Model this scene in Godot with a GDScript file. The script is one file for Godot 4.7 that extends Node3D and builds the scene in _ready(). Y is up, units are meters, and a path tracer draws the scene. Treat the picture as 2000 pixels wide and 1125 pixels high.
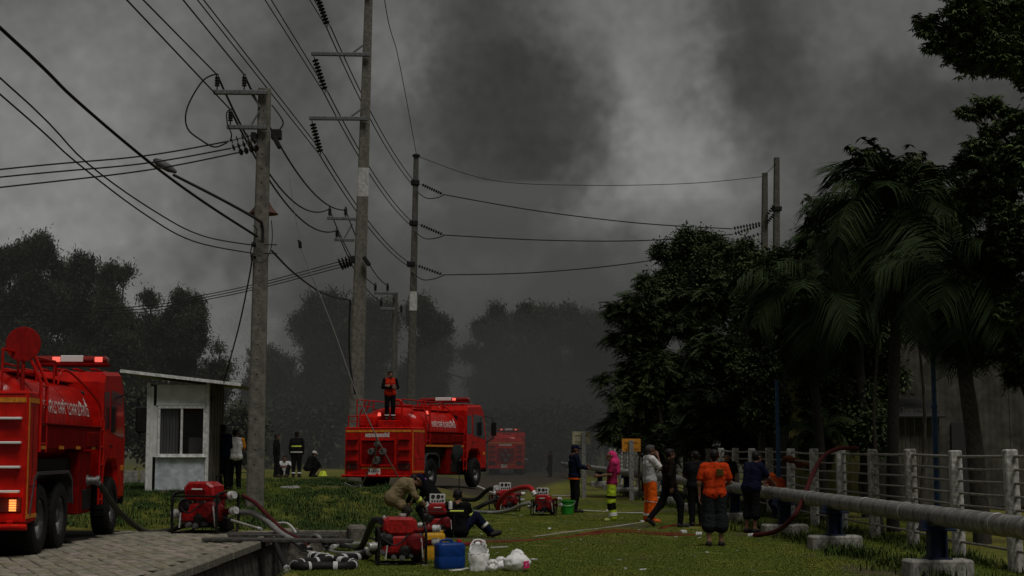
extends Node3D

func _ready() -> void:
	rng.seed = 20240611
	# camera
	var cam := Camera3D.new()
	cam.name = "camera"
	cam.position = Vector3(0, EYE, 0)
	cam.rotation.x = PITCH
	cam.fov = rad_to_deg(2.0 * atan(562.5 / F))
	cam.near = 0.1
	cam.far = 3000.0
	add_child(cam)
	cam.current = true
	# sky, air, exposure
	var env := Environment.new()
	env.background_mode = Environment.BG_SKY
	env.sky = Sky.new()
	var pano := PanoramaSkyMaterial.new()
	pano.panorama = smoky_sky()
	env.sky.sky_material = pano
	env.tonemap_mode = Environment.TONE_MAPPER_LINEAR
	env.tonemap_exposure = 1.0
	env.volumetric_fog_enabled = true
	env.volumetric_fog_density = 0.0
	env.sdfgi_enabled = true
	env.ssao_enabled = true
	env.ssil_enabled = true
	var we := WorldEnvironment.new()
	we.name = "air"
	we.environment = env
	add_child(we)
	# daylight through the overcast behind the photographer
	var sun := DirectionalLight3D.new()
	sun.name = "sun"
	sun.light_energy = 0.5
	sun.light_color = Color(1.0, 0.98, 0.95)
	sun.light_angular_distance = 26.0
	sun.shadow_enabled = true
	sun.sky_mode = DirectionalLight3D.SKY_MODE_LIGHT_ONLY
	sun.rotation = Vector3(deg_to_rad(-62.0), deg_to_rad(28.0), 0)
	add_child(sun)

	# setting
	build_ground()
	build_buildings()
	build_fence_and_pipe()
	build_trees()
	build_poles()
	# things
	build_trucks()
	build_props()
	build_people()
	build_hoses()
	build_smoke()
# ---------------------------------------------------------------- helpers
const EYE := 1.65
const F := 3000.0
var PITCH := atan(317.5 / 3000.0)
var mats := {}
var counts := {}
var texs := {}
var rng := RandomNumberGenerator.new()

class MB:
	var v := PackedVector3Array()
	var n := PackedVector3Array()
	var c := PackedColorArray()
	var ix := PackedInt32Array()
	var col := Color(1, 1, 1)
	func tri(a: Vector3, b: Vector3, d: Vector3, na: Vector3, nb: Vector3, nd: Vector3) -> void:
		var g := (b - a).cross(d - a)
		var k := v.size()
		v.push_back(a); v.push_back(b); v.push_back(d)
		n.push_back(na); n.push_back(nb); n.push_back(nd)
		c.push_back(col); c.push_back(col); c.push_back(col)
		if g.dot(na + nb + nd) > 0.0:
			ix.push_back(k); ix.push_back(k + 2); ix.push_back(k + 1)
		else:
			ix.push_back(k); ix.push_back(k + 1); ix.push_back(k + 2)
	func flat(a: Vector3, b: Vector3, d: Vector3, out: Vector3) -> void:
		var g := (b - a).cross(d - a)
		if g.length_squared() < 1e-16:
			return
		g = g.normalized()
		if g.dot(out) < 0.0:
			g = -g
		tri(a, b, d, g, g, g)
	func quad(a: Vector3, b: Vector3, d: Vector3, e: Vector3, out: Vector3) -> void:
		flat(a, b, d, out)
		flat(a, d, e, out)
	func box(xf: Transform3D, s: Vector3, bev := 0.0) -> void:
		var h := s * 0.5
		var b: float = minf(bev, minf(h.x, minf(h.y, h.z)) * 0.9)
		for ax in 3:
			for sg in [-1.0, 1.0]:
				var o := Vector3.ZERO
				o[ax] = sg
				var u := (ax + 1) % 3
				var w := (ax + 2) % 3
				var p := []
				for q in [[-1, -1], [1, -1], [1, 1], [-1, 1]]:
					var t := Vector3.ZERO
					t[ax] = sg * h[ax]
					t[u] = q[0] * (h[u] - b)
					t[w] = q[1] * (h[w] - b)
					p.append(xf * t)
				quad(p[0], p[1], p[2], p[3], xf.basis * o)
		if b <= 0.0:
			return
		for ax in 3:
			var u := (ax + 1) % 3
			var w := (ax + 2) % 3
			for su in [-1.0, 1.0]:
				for sw in [-1.0, 1.0]:
					var p := []
					for sa in [-1.0, 1.0]:
						var t := Vector3.ZERO
						t[ax] = sa * (h[ax] - b)
						t[u] = su * h[u]
						t[w] = sw * (h[w] - b)
						p.append(xf * t)
						t[u] = su * (h[u] - b)
						t[w] = sw * h[w]
						p.append(xf * t)
					var o := Vector3.ZERO
					o[u] = su
					o[w] = sw
					quad(p[0], p[1], p[3], p[2], xf.basis * o)
		for sx in [-1.0, 1.0]:
			for sy in [-1.0, 1.0]:
				for sz in [-1.0, 1.0]:
					flat(xf * Vector3(sx * h.x, sy * (h.y - b), sz * (h.z - b)), xf * Vector3(sx * (h.x - b), sy * h.y, sz * (h.z - b)), xf * Vector3(sx * (h.x - b), sy * (h.y - b), sz * h.z), xf.basis * Vector3(sx, sy, sz))
	func at_box(p: Vector3, s: Vector3, bev := 0.0, turn := 0.0) -> void:
		box(Transform3D(Basis(Vector3.UP, turn), p), s, bev)
	func loft(rings: Array, smooth := true, cap0 := true, cap1 := true, flip := false) -> void:
		var m: int = rings[0].size()
		var k: int = rings.size()
		var best := 0
		var bl := -1.0
		var cen := []
		var nw := []
		for r in k:
			var cc := Vector3.ZERO
			var ww := Vector3.ZERO
			for i in m:
				cc += rings[r][i]
				ww += (rings[r][i] - rings[r][0]).cross(rings[r][(i + 1) % m] - rings[r][0])
			cen.append(cc / m)
			nw.append(ww)
			if ww.length() > bl + 1e-7:
				bl = ww.length()
				best = r
		var axis: Vector3 = cen[mini(best + 1, k - 1)] - cen[maxi(best - 1, 0)]
		if axis.length() < 1e-5:
			axis = cen[k - 1] - cen[0]
		var sg: float = 1.0 if nw[best].dot(axis) >= 0.0 else -1.0
		if flip:
			sg = -sg
		var fn := []
		for r in k - 1:
			var row := PackedVector3Array()
			for i in m:
				var j := (i + 1) % m
				var p00: Vector3 = rings[r][i]
				var p01: Vector3 = rings[r][j]
				var p10: Vector3 = rings[r + 1][i]
				var p11: Vector3 = rings[r + 1][j]
				row.push_back(((p01 - p00 + p11 - p10).cross(p10 - p00 + p11 - p01)).normalized() * sg)
			fn.append(row)
		for r in k - 1:
			for i in m:
				var j := (i + 1) % m
				var h := (i + m - 1) % m
				var nq: Vector3 = fn[r][i]
				var a := nq
				var b := nq
				var d := nq
				var e := nq
				if smooth:
					var r0 := maxi(r - 1, 0)
					var r2 := mini(r + 1, k - 2)
					a = (fn[r][i] + fn[r][h] + fn[r0][i] + fn[r0][h]).normalized()
					b = (fn[r][i] + fn[r][j] + fn[r0][i] + fn[r0][j]).normalized()
					d = (fn[r][i] + fn[r][h] + fn[r2][i] + fn[r2][h]).normalized()
					e = (fn[r][i] + fn[r][j] + fn[r2][i] + fn[r2][j]).normalized()
				if a == Vector3.ZERO: a = nq
				if b == Vector3.ZERO: b = nq
				if d == Vector3.ZERO: d = nq
				if e == Vector3.ZERO: e = nq
				var p00: Vector3 = rings[r][i]
				var p01: Vector3 = rings[r][j]
				var p10: Vector3 = rings[r + 1][i]
				var p11: Vector3 = rings[r + 1][j]
				if p00 != p01:
					tri(p00, p01, p11, a, b, e)
				if p10 != p11:
					tri(p00, p11, p10, a, e, d)
		if cap0:
			cap(rings[0], cen[0], -nw[best].normalized() * sg)
		if cap1:
			cap(rings[k - 1], cen[k - 1], nw[best].normalized() * sg)
	func cap(ring, cen: Vector3, hint: Vector3) -> void:
		var w := Vector3.ZERO
		var m: int = ring.size()
		for i in m:
			w += (ring[i] - cen).cross(ring[(i + 1) % m] - cen)
		if w.length() < 1e-9:
			return
		w = w.normalized()
		if w.dot(hint) < 0.0:
			w = -w
		for i in m:
			tri(cen, ring[i], ring[(i + 1) % m], w, w, w)
	func tube(pts: Array, rad, sides := 6, caps := true) -> void:
		var k := pts.size()
		var rings := []
		var t0: Vector3 = (pts[1] - pts[0]).normalized()
		var u: Vector3 = t0.cross(Vector3.UP if absf(t0.y) < 0.9 else Vector3.RIGHT).normalized()
		for i in k:
			var t: Vector3 = (pts[mini(i + 1, k - 1)] - pts[maxi(i - 1, 0)]).normalized()
			u = (u - t * u.dot(t)).normalized()
			var w := t.cross(u)
			var r: float = rad[i] if rad is Array or rad is PackedFloat32Array else rad
			var ring := PackedVector3Array()
			for s in sides:
				var a := TAU * s / sides
				ring.push_back(pts[i] + (u * cos(a) + w * sin(a)) * r)
			rings.append(ring)
		loft(rings, true, caps, caps)
	func lathe(xf: Transform3D, prof: Array, sides := 12, smooth := false, cap0 := true, cap1 := true) -> void:
		var rings := []
		for p in prof:
			var ring := PackedVector3Array()
			for s in sides:
				var a := TAU * s / sides
				ring.push_back(xf * Vector3(cos(a) * p[0], p[1], sin(a) * p[0]))
			rings.append(ring)
		if smooth:
			loft(rings, true, cap0, cap1)
		else:
			# smooth round the axis, crisp along the profile
			for q in rings.size() - 1:
				var hint: bool = prof[q + 1][1] < prof[q][1] - 1e-6
				if absf(prof[q + 1][1] - prof[q][1]) <= 1e-6:
					ringface(rings[q], rings[q + 1], xf.basis.y * (1.0 if prof[q][0] > prof[q + 1][0] else -1.0))
				else:
					loft([rings[q], rings[q + 1]], true, false, false, hint)
			if cap0:
				cap(rings[0], xf * Vector3(0, prof[0][1], 0), -xf.basis.y)
			if cap1:
				cap(rings[-1], xf * Vector3(0, prof[-1][1], 0), xf.basis.y)
	func ringface(a, b, out: Vector3) -> void:
		var m: int = a.size()
		for i in m:
			quad(a[i], a[(i + 1) % m], b[(i + 1) % m], b[i], out)
	func extrude(poly: PackedVector2Array, depth: float, xf: Transform3D, bev := 0.0) -> void:
		var m := poly.size()
		var area := 0.0
		for i in m:
			area += poly[i].cross(poly[(i + 1) % m])
		var sg := 1.0 if area > 0.0 else -1.0
		var ins := PackedVector2Array()
		for i in m:
			var e0 := (poly[i] - poly[(i + m - 1) % m]).normalized()
			var e1 := (poly[(i + 1) % m] - poly[i]).normalized()
			var n0 := Vector2(-e0.y, e0.x) * sg
			var n1 := Vector2(-e1.y, e1.x) * sg
			var bi := (n0 + n1).normalized()
			ins.push_back(poly[i] + bi * bev / maxf(bi.dot(n0), 0.3))
		var lv := [[ins, 0.0], [poly, bev], [poly, depth - bev], [ins, depth]] if bev > 0.0 else [[poly, 0.0], [poly, depth]]
		for q in lv.size() - 1:
			for i in m:
				var j := (i + 1) % m
				var e := (poly[j] - poly[i]).normalized()
				var o := xf.basis * Vector3(e.y * sg, -e.x * sg, 0)
				var a: Vector2 = lv[q][0][i]
				var b: Vector2 = lv[q][0][j]
				var d: Vector2 = lv[q + 1][0][j]
				var f: Vector2 = lv[q + 1][0][i]
				quad(xf * Vector3(a.x, a.y, lv[q][1]), xf * Vector3(b.x, b.y, lv[q][1]), xf * Vector3(d.x, d.y, lv[q + 1][1]), xf * Vector3(f.x, f.y, lv[q + 1][1]), o)
		var t := Geometry2D.triangulate_polygon(lv[0][0])
		for q in range(0, t.size(), 3):
			for z in [0, 1]:
				var zz: float = depth if z else 0.0
				var l: PackedVector2Array = lv[-1][0] if z else lv[0][0]
				flat(xf * Vector3(l[t[q]].x, l[t[q]].y, zz), xf * Vector3(l[t[q + 1]].x, l[t[q + 1]].y, zz), xf * Vector3(l[t[q + 2]].x, l[t[q + 2]].y, zz), xf.basis * Vector3(0, 0, 1 if z else -1))
	func ball(p: Vector3, r: Vector3, sides := 10, rows := 7) -> void:
		var rings := []
		for q in rows:
			var a := -PI / 2 + PI * q / (rows - 1)
			var ring := PackedVector3Array()
			for s in sides:
				var b := TAU * s / sides
				ring.push_back(p + Vector3(cos(a) * cos(b) * r.x, sin(a) * r.y, cos(a) * sin(b) * r.z))
			rings.append(ring)
		loft(rings, true, false, false)
	func add(o: MB, xf: Transform3D, tint := Color(1, 1, 1)) -> void:
		var k := v.size()
		for p in o.v:
			v.push_back(xf * p)
		var mirrored := xf.basis.determinant() < 0.0
		for q in o.n:
			n.push_back((xf.basis * q).normalized())
		for q in o.c:
			c.push_back(q * tint)
		for q in range(0, o.ix.size(), 3):
			ix.push_back(k + o.ix[q])
			ix.push_back(k + o.ix[q + (2 if mirrored else 1)])
			ix.push_back(k + o.ix[q + (1 if mirrored else 2)])
	func mesh(m: Material) -> ArrayMesh:
		var a := []
		a.resize(Mesh.ARRAY_MAX)
		a[Mesh.ARRAY_VERTEX] = v
		a[Mesh.ARRAY_NORMAL] = n
		a[Mesh.ARRAY_COLOR] = c
		a[Mesh.ARRAY_INDEX] = ix
		var am := ArrayMesh.new()
		am.add_surface_from_arrays(Mesh.PRIMITIVE_TRIANGLES, a)
		am.surface_set_material(0, m)
		return am

func at(px: float, py: float, dist: float) -> Vector3:
	var x := (px - 1000.0) / F
	var y := -(py - 562.5) / F
	var c := cos(PITCH)
	var s := sin(PITCH)
	var r := Vector3(x, y * c + s, y * s - c)
	r *= dist / -r.z
	return Vector3(r.x, EYE + r.y, r.z)

func gp(px: float, dist: float) -> Vector3:
	var p := at(px, 900, dist)
	p.y = ground(p.x, p.z)
	return p

func numbered(called: String) -> String:
	if not counts.has(called):
		counts[called] = 0
		return called
	counts[called] += 1
	return "%s_%03d" % [called, counts[called]]

func tag(o: Node3D, label: String, category: String, group := "", kind := "") -> Node3D:
	o.set_meta("label", label)
	o.set_meta("category", category)
	if group: o.set_meta("group", group)
	if kind: o.set_meta("kind", kind)
	return o

func thing(called: String, label: String, category: String, p := Vector3.ZERO, turn := 0.0, group := "") -> Node3D:
	var o := Node3D.new()
	o.name = numbered(called)
	add_child(o)
	o.position = p
	o.rotation.y = turn
	return tag(o, label, category, group)

func put(called: String, mb, m: Material, parent: Node3D = null) -> MeshInstance3D:
	var o := MeshInstance3D.new()
	o.mesh = mb.mesh(m) if mb is MB else mb
	if parent == null:
		o.name = numbered(called)
		add_child(o)
	else:
		o.name = called
		parent.add_child(o, true)
	return o

func struct(called: String, mb, m: Material, label := "", parent: Node3D = null) -> MeshInstance3D:
	var o := put(called, mb, m, parent)
	if parent == null:
		o.set_meta("kind", "structure")
		if label:
			o.set_meta("label", label)
	return o

func many(called: String, mesh: Mesh, xfs: Array, cols: Array, parent: Node3D = null) -> MultiMeshInstance3D:
	var mm := MultiMesh.new()
	mm.transform_format = MultiMesh.TRANSFORM_3D
	mm.use_colors = cols.size() > 0
	mm.mesh = mesh
	mm.instance_count = xfs.size()
	for i in xfs.size():
		mm.set_instance_transform(i, xfs[i])
		if cols.size():
			mm.set_instance_color(i, cols[i])
	var o := MultiMeshInstance3D.new()
	o.multimesh = mm
	if parent == null:
		o.name = numbered(called)
		add_child(o)
	else:
		o.name = called
		parent.add_child(o, true)
	return o

func mottle(key: String, sd: int, freq: float, lo: float, hi: float, oct := 4, size := 256) -> ImageTexture:
	if texs.has(key):
		return texs[key]
	var fn := FastNoiseLite.new()
	fn.seed = sd
	fn.noise_type = FastNoiseLite.TYPE_SIMPLEX_SMOOTH
	fn.frequency = freq
	fn.fractal_octaves = oct
	fn.fractal_gain = 0.6
	var im := fn.get_seamless_image(size, size)
	im.convert(Image.FORMAT_RGB8)
	for y in size:
		for x in size:
			var t := im.get_pixel(x, y).r
			t = lerpf(lo, hi, clampf((t - 0.08) / 0.84, 0.0, 1.0))
			im.set_pixel(x, y, Color(t, t, t))
	texs[key] = ImageTexture.create_from_image(im)
	return texs[key]

func bump(key: String, sd: int, freq: float, strength: float) -> ImageTexture:
	if texs.has(key):
		return texs[key]
	var fn := FastNoiseLite.new()
	fn.seed = sd
	fn.frequency = freq
	fn.fractal_octaves = 4
	var im := fn.get_seamless_image(256, 256)
	im.convert(Image.FORMAT_RGBA8)
	im.bump_map_to_normal_map(strength)
	texs[key] = ImageTexture.create_from_image(im)
	return texs[key]

# linear base colour; opts: metal, coat, wear (texture tile in metres), dirt (lo), bump, emit, alpha, back
func M(key: String, r := 0.5, g := 0.5, b := 0.5, rough := 0.7, opts := {}) -> StandardMaterial3D:
	if mats.has(key):
		return mats[key]
	var m := StandardMaterial3D.new()
	m.resource_name = key
	m.albedo_color = Color(r, g, b).linear_to_srgb()
	m.roughness = rough
	m.metallic = opts.get("metal", 0.0)
	m.vertex_color_use_as_albedo = true
	m.metallic_specular = opts.get("spec", 0.3)
	if opts.has("coat"):
		m.clearcoat_enabled = true
		m.clearcoat = opts.coat
		m.clearcoat_roughness = 0.15
	if opts.has("wear"):
		m.uv1_triplanar = true
		m.uv1_world_triplanar = opts.get("world", false)
		m.uv1_scale = Vector3.ONE / opts.wear
		m.albedo_texture = mottle("m%s" % opts.get("dirt", 0.6), 7, 0.014, lerpf(opts.get("dirt", 0.6), 1.0, 0.35), 1.0)
		if opts.has("bump"):
			m.normal_enabled = true
			m.normal_texture = bump("b1", 11, 0.05, 3.0)
			m.normal_scale = opts.bump
	if opts.has("emit"):
		m.emission_enabled = true
		m.emission = Color(r, g, b).linear_to_srgb()
		m.emission_energy_multiplier = opts.emit
	if opts.has("alpha"):
		m.transparency = BaseMaterial3D.TRANSPARENCY_ALPHA
		m.albedo_color.a = opts.alpha
	if opts.has("back"):
		m.backlight_enabled = true
		m.backlight = Color(opts.back, opts.back, opts.back * 0.6)
		m.cull_mode = BaseMaterial3D.CULL_DISABLED
	if opts.has("two"):
		m.cull_mode = BaseMaterial3D.CULL_DISABLED
	mats[key] = m
	return m

func bez(p: Array, steps := 24) -> Array:
	# Catmull-Rom through the points
	var out := []
	var k := p.size()
	for i in k - 1:
		var a: Vector3 = p[maxi(i - 1, 0)]
		var b: Vector3 = p[i]
		var c: Vector3 = p[i + 1]
		var d: Vector3 = p[mini(i + 2, k - 1)]
		var q := maxi(2, steps / (k - 1))
		for s in q:
			out.append(b.cubic_interpolate(c, a, d, float(s) / q))
	out.append(p[k - 1])
	return out

func X(p: Vector3, rx := 0.0, ry := 0.0, rz := 0.0) -> Transform3D:
	return Transform3D(Basis.from_euler(Vector3(rx, ry, rz)), p)

func along(a: Vector3, b: Vector3) -> Transform3D:
	# y axis from a towards b, origin a
	var y := (b - a).normalized()
	var x := y.cross(Vector3.FORWARD if absf(y.z) < 0.9 else Vector3.RIGHT).normalized()
	return Transform3D(Basis(x, y, x.cross(y)), a)

# folds and creases pressed into cloth
func wrinkle(mb: MB, amp: float, sd: int) -> void:
	var fn := FastNoiseLite.new()
	fn.seed = sd
	fn.frequency = 1.0
	fn.noise_type = FastNoiseLite.TYPE_SIMPLEX_SMOOTH
	fn.fractal_octaves = 2
	var k := Vector3(5.0, 8.5, 5.0)
	var e := 0.012
	for i in mb.v.size():
		var p := mb.v[i] * k
		var n := mb.n[i]
		var a := fn.get_noise_3dv(p)
		a = 1.0 - absf(a) * 2.4
		var g := Vector3(1.0 - absf(fn.get_noise_3dv(p + Vector3(e * k.x, 0, 0))) * 2.4 - a, 1.0 - absf(fn.get_noise_3dv(p + Vector3(0, e * k.y, 0))) * 2.4 - a, 1.0 - absf(fn.get_noise_3dv(p + Vector3(0, 0, e * k.z))) * 2.4 - a) * (amp / e)
		g -= n * g.dot(n)
		mb.v[i] += n * a * amp
		mb.n[i] = (n - g * 1.3).normalized()

# signed distance body: bones [a, b, ra, rb]; surface nets
func skin(mb: MB, bones: Array, cell: float, blend: float) -> void:
	var lo := Vector3.INF
	var hi := -Vector3.INF
	for b in bones:
		var r: float = maxf(b[2], b[3]) + cell * 2.5
		lo = lo.min(b[0] - Vector3(r, r, r)).min(b[1] - Vector3(r, r, r))
		hi = hi.max(b[0] + Vector3(r, r, r)).max(b[1] + Vector3(r, r, r))
	var nx := int((hi.x - lo.x) / cell) + 2
	var ny := int((hi.y - lo.y) / cell) + 2
	var nz := int((hi.z - lo.z) / cell) + 2
	var f := PackedFloat32Array()
	f.resize(nx * ny * nz)
	f.fill(9.0)
	for b in bones:
		var a: Vector3 = b[0]
		var e: Vector3 = b[1]
		var ba := e - a
		var bb := maxf(ba.length_squared(), 1e-9)
		var ra: float = b[2]
		var dr: float = b[3] - ra
		var r: float = maxf(b[2], b[3]) + maxf(blend, cell * 2.0)
		var l0 := (a.min(e) - Vector3(r, r, r) - lo) / cell
		var l1 := (a.max(e) + Vector3(r, r, r) - lo) / cell
		for z in range(maxi(0, int(l0.z)), mini(nz, int(l1.z) + 1)):
			for y in range(maxi(0, int(l0.y)), mini(ny, int(l1.y) + 1)):
				var i := (z * ny + y) * nx
				for x in range(maxi(0, int(l0.x)), mini(nx, int(l1.x) + 1)):
					var p := lo + Vector3(x, y, z) * cell - a
					var h := clampf(p.dot(ba) / bb, 0.0, 1.0)
					var d := (p - ba * h).length() - ra - dr * h
					var o := f[i + x]
					var k := blend - absf(o - d)
					f[i + x] = minf(o, d) - (k * k / blend * 0.25 if k > 0.0 else 0.0)
	var vid := {}
	var sy := nx
	var sz := nx * ny
	var base := mb.v.size()
	var lim := cell * 1.8
	for z in nz - 1:
		for y in ny - 1:
			var i0 := (z * ny + y) * nx
			for x in nx - 1:
				var i := i0 + x
				var f0 := f[i]
				if f0 > lim or f0 < -lim:
					continue
				var s := 0
				var f1 := f[i + 1]
				var f2 := f[i + sy]
				var f3 := f[i + sy + 1]
				var f4 := f[i + sz]
				var f5 := f[i + sz + 1]
				var f6 := f[i + sz + sy]
				var f7 := f[i + sz + sy + 1]
				if f0 < 0.0: s += 1
				if f1 < 0.0: s += 1
				if f2 < 0.0: s += 1
				if f3 < 0.0: s += 1
				if f4 < 0.0: s += 1
				if f5 < 0.0: s += 1
				if f6 < 0.0: s += 1
				if f7 < 0.0: s += 1
				if s == 0 or s == 8:
					continue
				var q := Vector3.ZERO
				var w := 0
				if (f0 < 0.0) != (f1 < 0.0): q += Vector3(f0 / (f0 - f1), 0, 0); w += 1
				if (f2 < 0.0) != (f3 < 0.0): q += Vector3(f2 / (f2 - f3), 1, 0); w += 1
				if (f4 < 0.0) != (f5 < 0.0): q += Vector3(f4 / (f4 - f5), 0, 1); w += 1
				if (f6 < 0.0) != (f7 < 0.0): q += Vector3(f6 / (f6 - f7), 1, 1); w += 1
				if (f0 < 0.0) != (f2 < 0.0): q += Vector3(0, f0 / (f0 - f2), 0); w += 1
				if (f1 < 0.0) != (f3 < 0.0): q += Vector3(1, f1 / (f1 - f3), 0); w += 1
				if (f4 < 0.0) != (f6 < 0.0): q += Vector3(0, f4 / (f4 - f6), 1); w += 1
				if (f5 < 0.0) != (f7 < 0.0): q += Vector3(1, f5 / (f5 - f7), 1); w += 1
				if (f0 < 0.0) != (f4 < 0.0): q += Vector3(0, 0, f0 / (f0 - f4)); w += 1
				if (f1 < 0.0) != (f5 < 0.0): q += Vector3(1, 0, f1 / (f1 - f5)); w += 1
				if (f2 < 0.0) != (f6 < 0.0): q += Vector3(0, 1, f2 / (f2 - f6)); w += 1
				if (f3 < 0.0) != (f7 < 0.0): q += Vector3(1, 1, f3 / (f3 - f7)); w += 1
				q /= w
				vid[i] = mb.v.size()
				mb.v.push_back(lo + (Vector3(x, y, z) + q) * cell)
				mb.n.push_back(Vector3(f1 + f3 + f5 + f7 - f0 - f2 - f4 - f6, f2 + f3 + f6 + f7 - f0 - f1 - f4 - f5, f4 + f5 + f6 + f7 - f0 - f1 - f2 - f3).normalized())
				mb.c.push_back(mb.col)
	for i in vid:
		var f0 := f[i]
		for ax in 3:
			var st := 1 if ax == 0 else (sy if ax == 1 else sz)
			var u := sy if ax == 0 else (sz if ax == 1 else 1)
			var w := sz if ax == 0 else (1 if ax == 1 else sy)
			var f1 := f[i + st]
			if (f0 < 0.0) == (f1 < 0.0):
				continue
			if not (vid.has(i - u) and vid.has(i - w) and vid.has(i - u - w)):
				continue
			var a: int = vid[i]
			var b: int = vid[i - u]
			var c: int = vid[i - u - w]
			var d: int = vid[i - w]
			if f0 < 0.0:
				mb.ix.append_array(PackedInt32Array([a, c, b, a, d, c]))
			else:
				mb.ix.append_array(PackedInt32Array([a, b, c, a, c, d]))
# ---------------------------------------------------------------- sky
# brightness of the smoky overcast (display value) by direction: columns across, rows downwards
const SKY_X := [50, 200, 350, 500, 620, 760, 860, 960, 1060, 1160, 1250, 1350, 1450, 1550, 1650, 1750, 1850]
const SKY_Y := [20, 120, 220, 320, 420, 520, 600, 700]
const SKY_L := [
	[98, 101, 98, 86, 74, 96, 74, 66, 82, 98, 104, 96, 62, 74, 88, 92, 90],
	[108, 110, 98, 80, 74, 102, 72, 56, 60, 92, 112, 106, 64, 66, 84, 88, 86],
	[118, 114, 94, 78, 80, 84, 66, 58, 60, 76, 116, 114, 76, 70, 78, 66, 62],
	[123, 122, 104, 82, 80, 82, 66, 59, 58, 88, 124, 122, 102, 82, 72, 70, 70],
	[127, 121, 104, 84, 76, 88, 76, 65, 74, 106, 118, 112, 104, 90, 78, 76, 74],
	[138, 132, 114, 86, 72, 77, 82, 83, 79, 73, 88, 92, 87, 82, 76, 74, 74],
	[140, 140, 138, 118, 76, 72, 86, 76, 68, 64, 72, 82, 80, 78, 76, 74, 74],
	[142, 142, 142, 138, 96, 76, 88, 70, 62, 60, 66, 74, 76, 76, 76, 74, 74]]

func sky_at(px: float, py: float) -> float:
	var i := 0
	while i < SKY_X.size() - 2 and px > SKY_X[i + 1]:
		i += 1
	var j := 0
	while j < SKY_Y.size() - 2 and py > SKY_Y[j + 1]:
		j += 1
	var u: float = clampf((px - SKY_X[i]) / (SKY_X[i + 1] - SKY_X[i]), 0.0, 1.0)
	var v: float = clampf((py - SKY_Y[j]) / (SKY_Y[j + 1] - SKY_Y[j]), 0.0, 1.0)
	var rows := []
	for q in 4:
		var r: Array = SKY_L[clampi(j - 1 + q, 0, SKY_Y.size() - 1)]
		rows.append(cubic_interpolate(r[i], r[i + 1], r[maxi(i - 1, 0)], r[mini(i + 2, SKY_X.size() - 1)], u))
	return cubic_interpolate(rows[1], rows[2], rows[0], rows[3], v)

func smoky_sky() -> ImageTexture:
	var w := 4096
	var h := 2048
	var n1 := FastNoiseLite.new()
	n1.seed = 5
	n1.noise_type = FastNoiseLite.TYPE_SIMPLEX_SMOOTH
	n1.frequency = 1.0
	n1.fractal_octaves = 5
	n1.fractal_gain = 0.55
	var n2 := FastNoiseLite.new()
	n2.seed = 9
	n2.noise_type = FastNoiseLite.TYPE_SIMPLEX_SMOOTH
	n2.frequency = 1.0
	n2.fractal_octaves = 4
	n2.fractal_gain = 0.55
	# far round the sky a coarse picture is enough; in front every direction is computed
	var im := Image.create(512, 256, false, Image.FORMAT_RGBF)
	for y in 256:
		var el := 90.0 - (y + 0.5) / 256.0 * 180.0
		for x in 512:
			var ar := (x + 0.5) / 512.0 * TAU
			var er := deg_to_rad(el)
			var d := Vector3(sin(ar) * cos(er), sin(er), -cos(ar) * cos(er))
			var lum := 0.125 + 0.05 * n1.get_noise_3dv(d * 3.0)
			if el < -0.5:
				lum = 0.05
			im.set_pixel(x, y, Color(lum, lum, lum * 0.96))
	im.resize(w, h, Image.INTERPOLATE_CUBIC)
	for y in h:
		var el := 90.0 - (y + 0.5) / h * 180.0
		if el < -0.5 or el > 30.0:
			continue
		var er := deg_to_rad(el)
		var ce := cos(er)
		for x in w:
			var az := fposmod((x + 0.5) / w * 360.0 + 180.0, 360.0) - 180.0
			if absf(az) > 32.0:
				continue
			var ar := deg_to_rad(az)
			var d := Vector3(sin(ar) * ce, sin(er), -cos(ar) * ce)
			var px := 1000.0 + F * tan(ar)
			var py := 562.5 - F * tan(er / 1.0 - PITCH)
			var q := d * 9.0
			px += n2.get_noise_3dv(q) * 55.0 + n2.get_noise_3dv(d * 36.0) * 44.0 + n2.get_noise_3dv(d * 120.0) * 18.0
			py += n2.get_noise_3dv(q + Vector3(31, 7, 3)) * 55.0 + n2.get_noise_3dv(d * 36.0 + Vector3(3, 17, 9)) * 44.0 + n2.get_noise_3dv(d * 120.0 + Vector3(5, 8, 2)) * 18.0
			var s := sky_at(px, py) / 255.0
			var lum := pow((s + 0.055) / 1.055, 2.4)
			lum *= 1.0 + 0.17 * n1.get_noise_3dv(d * 24.0) + 0.15 * n1.get_noise_3dv(d * 85.0)
			lum *= 1.06
			var e := clampf((32.0 - absf(az)) / 9.0, 0.0, 1.0) * clampf((30.0 - el) / 9.0, 0.0, 1.0)
			e = e * e * (3.0 - 2.0 * e)
			var o := im.get_pixel(x, y)
			im.set_pixel(x, y, o.lerp(Color(lum, lum, lum * 0.96), e))
	return ImageTexture.create_from_image(im)

func fog(called: String, p: Vector3, s: Vector3, dens: float, alb: float, label: String, shape := RenderingServer.FOG_VOLUME_SHAPE_ELLIPSOID) -> void:
	var f := FogVolume.new()
	f.name = numbered(called)
	f.shape = shape
	f.size = s
	f.position = p
	var m := FogMaterial.new()
	m.density = dens
	m.albedo = Color(alb, alb * 1.03, alb * 1.02).linear_to_srgb()
	f.material = m
	tag(f, label, "smoke", "", "stuff")
	add_child(f)

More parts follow.
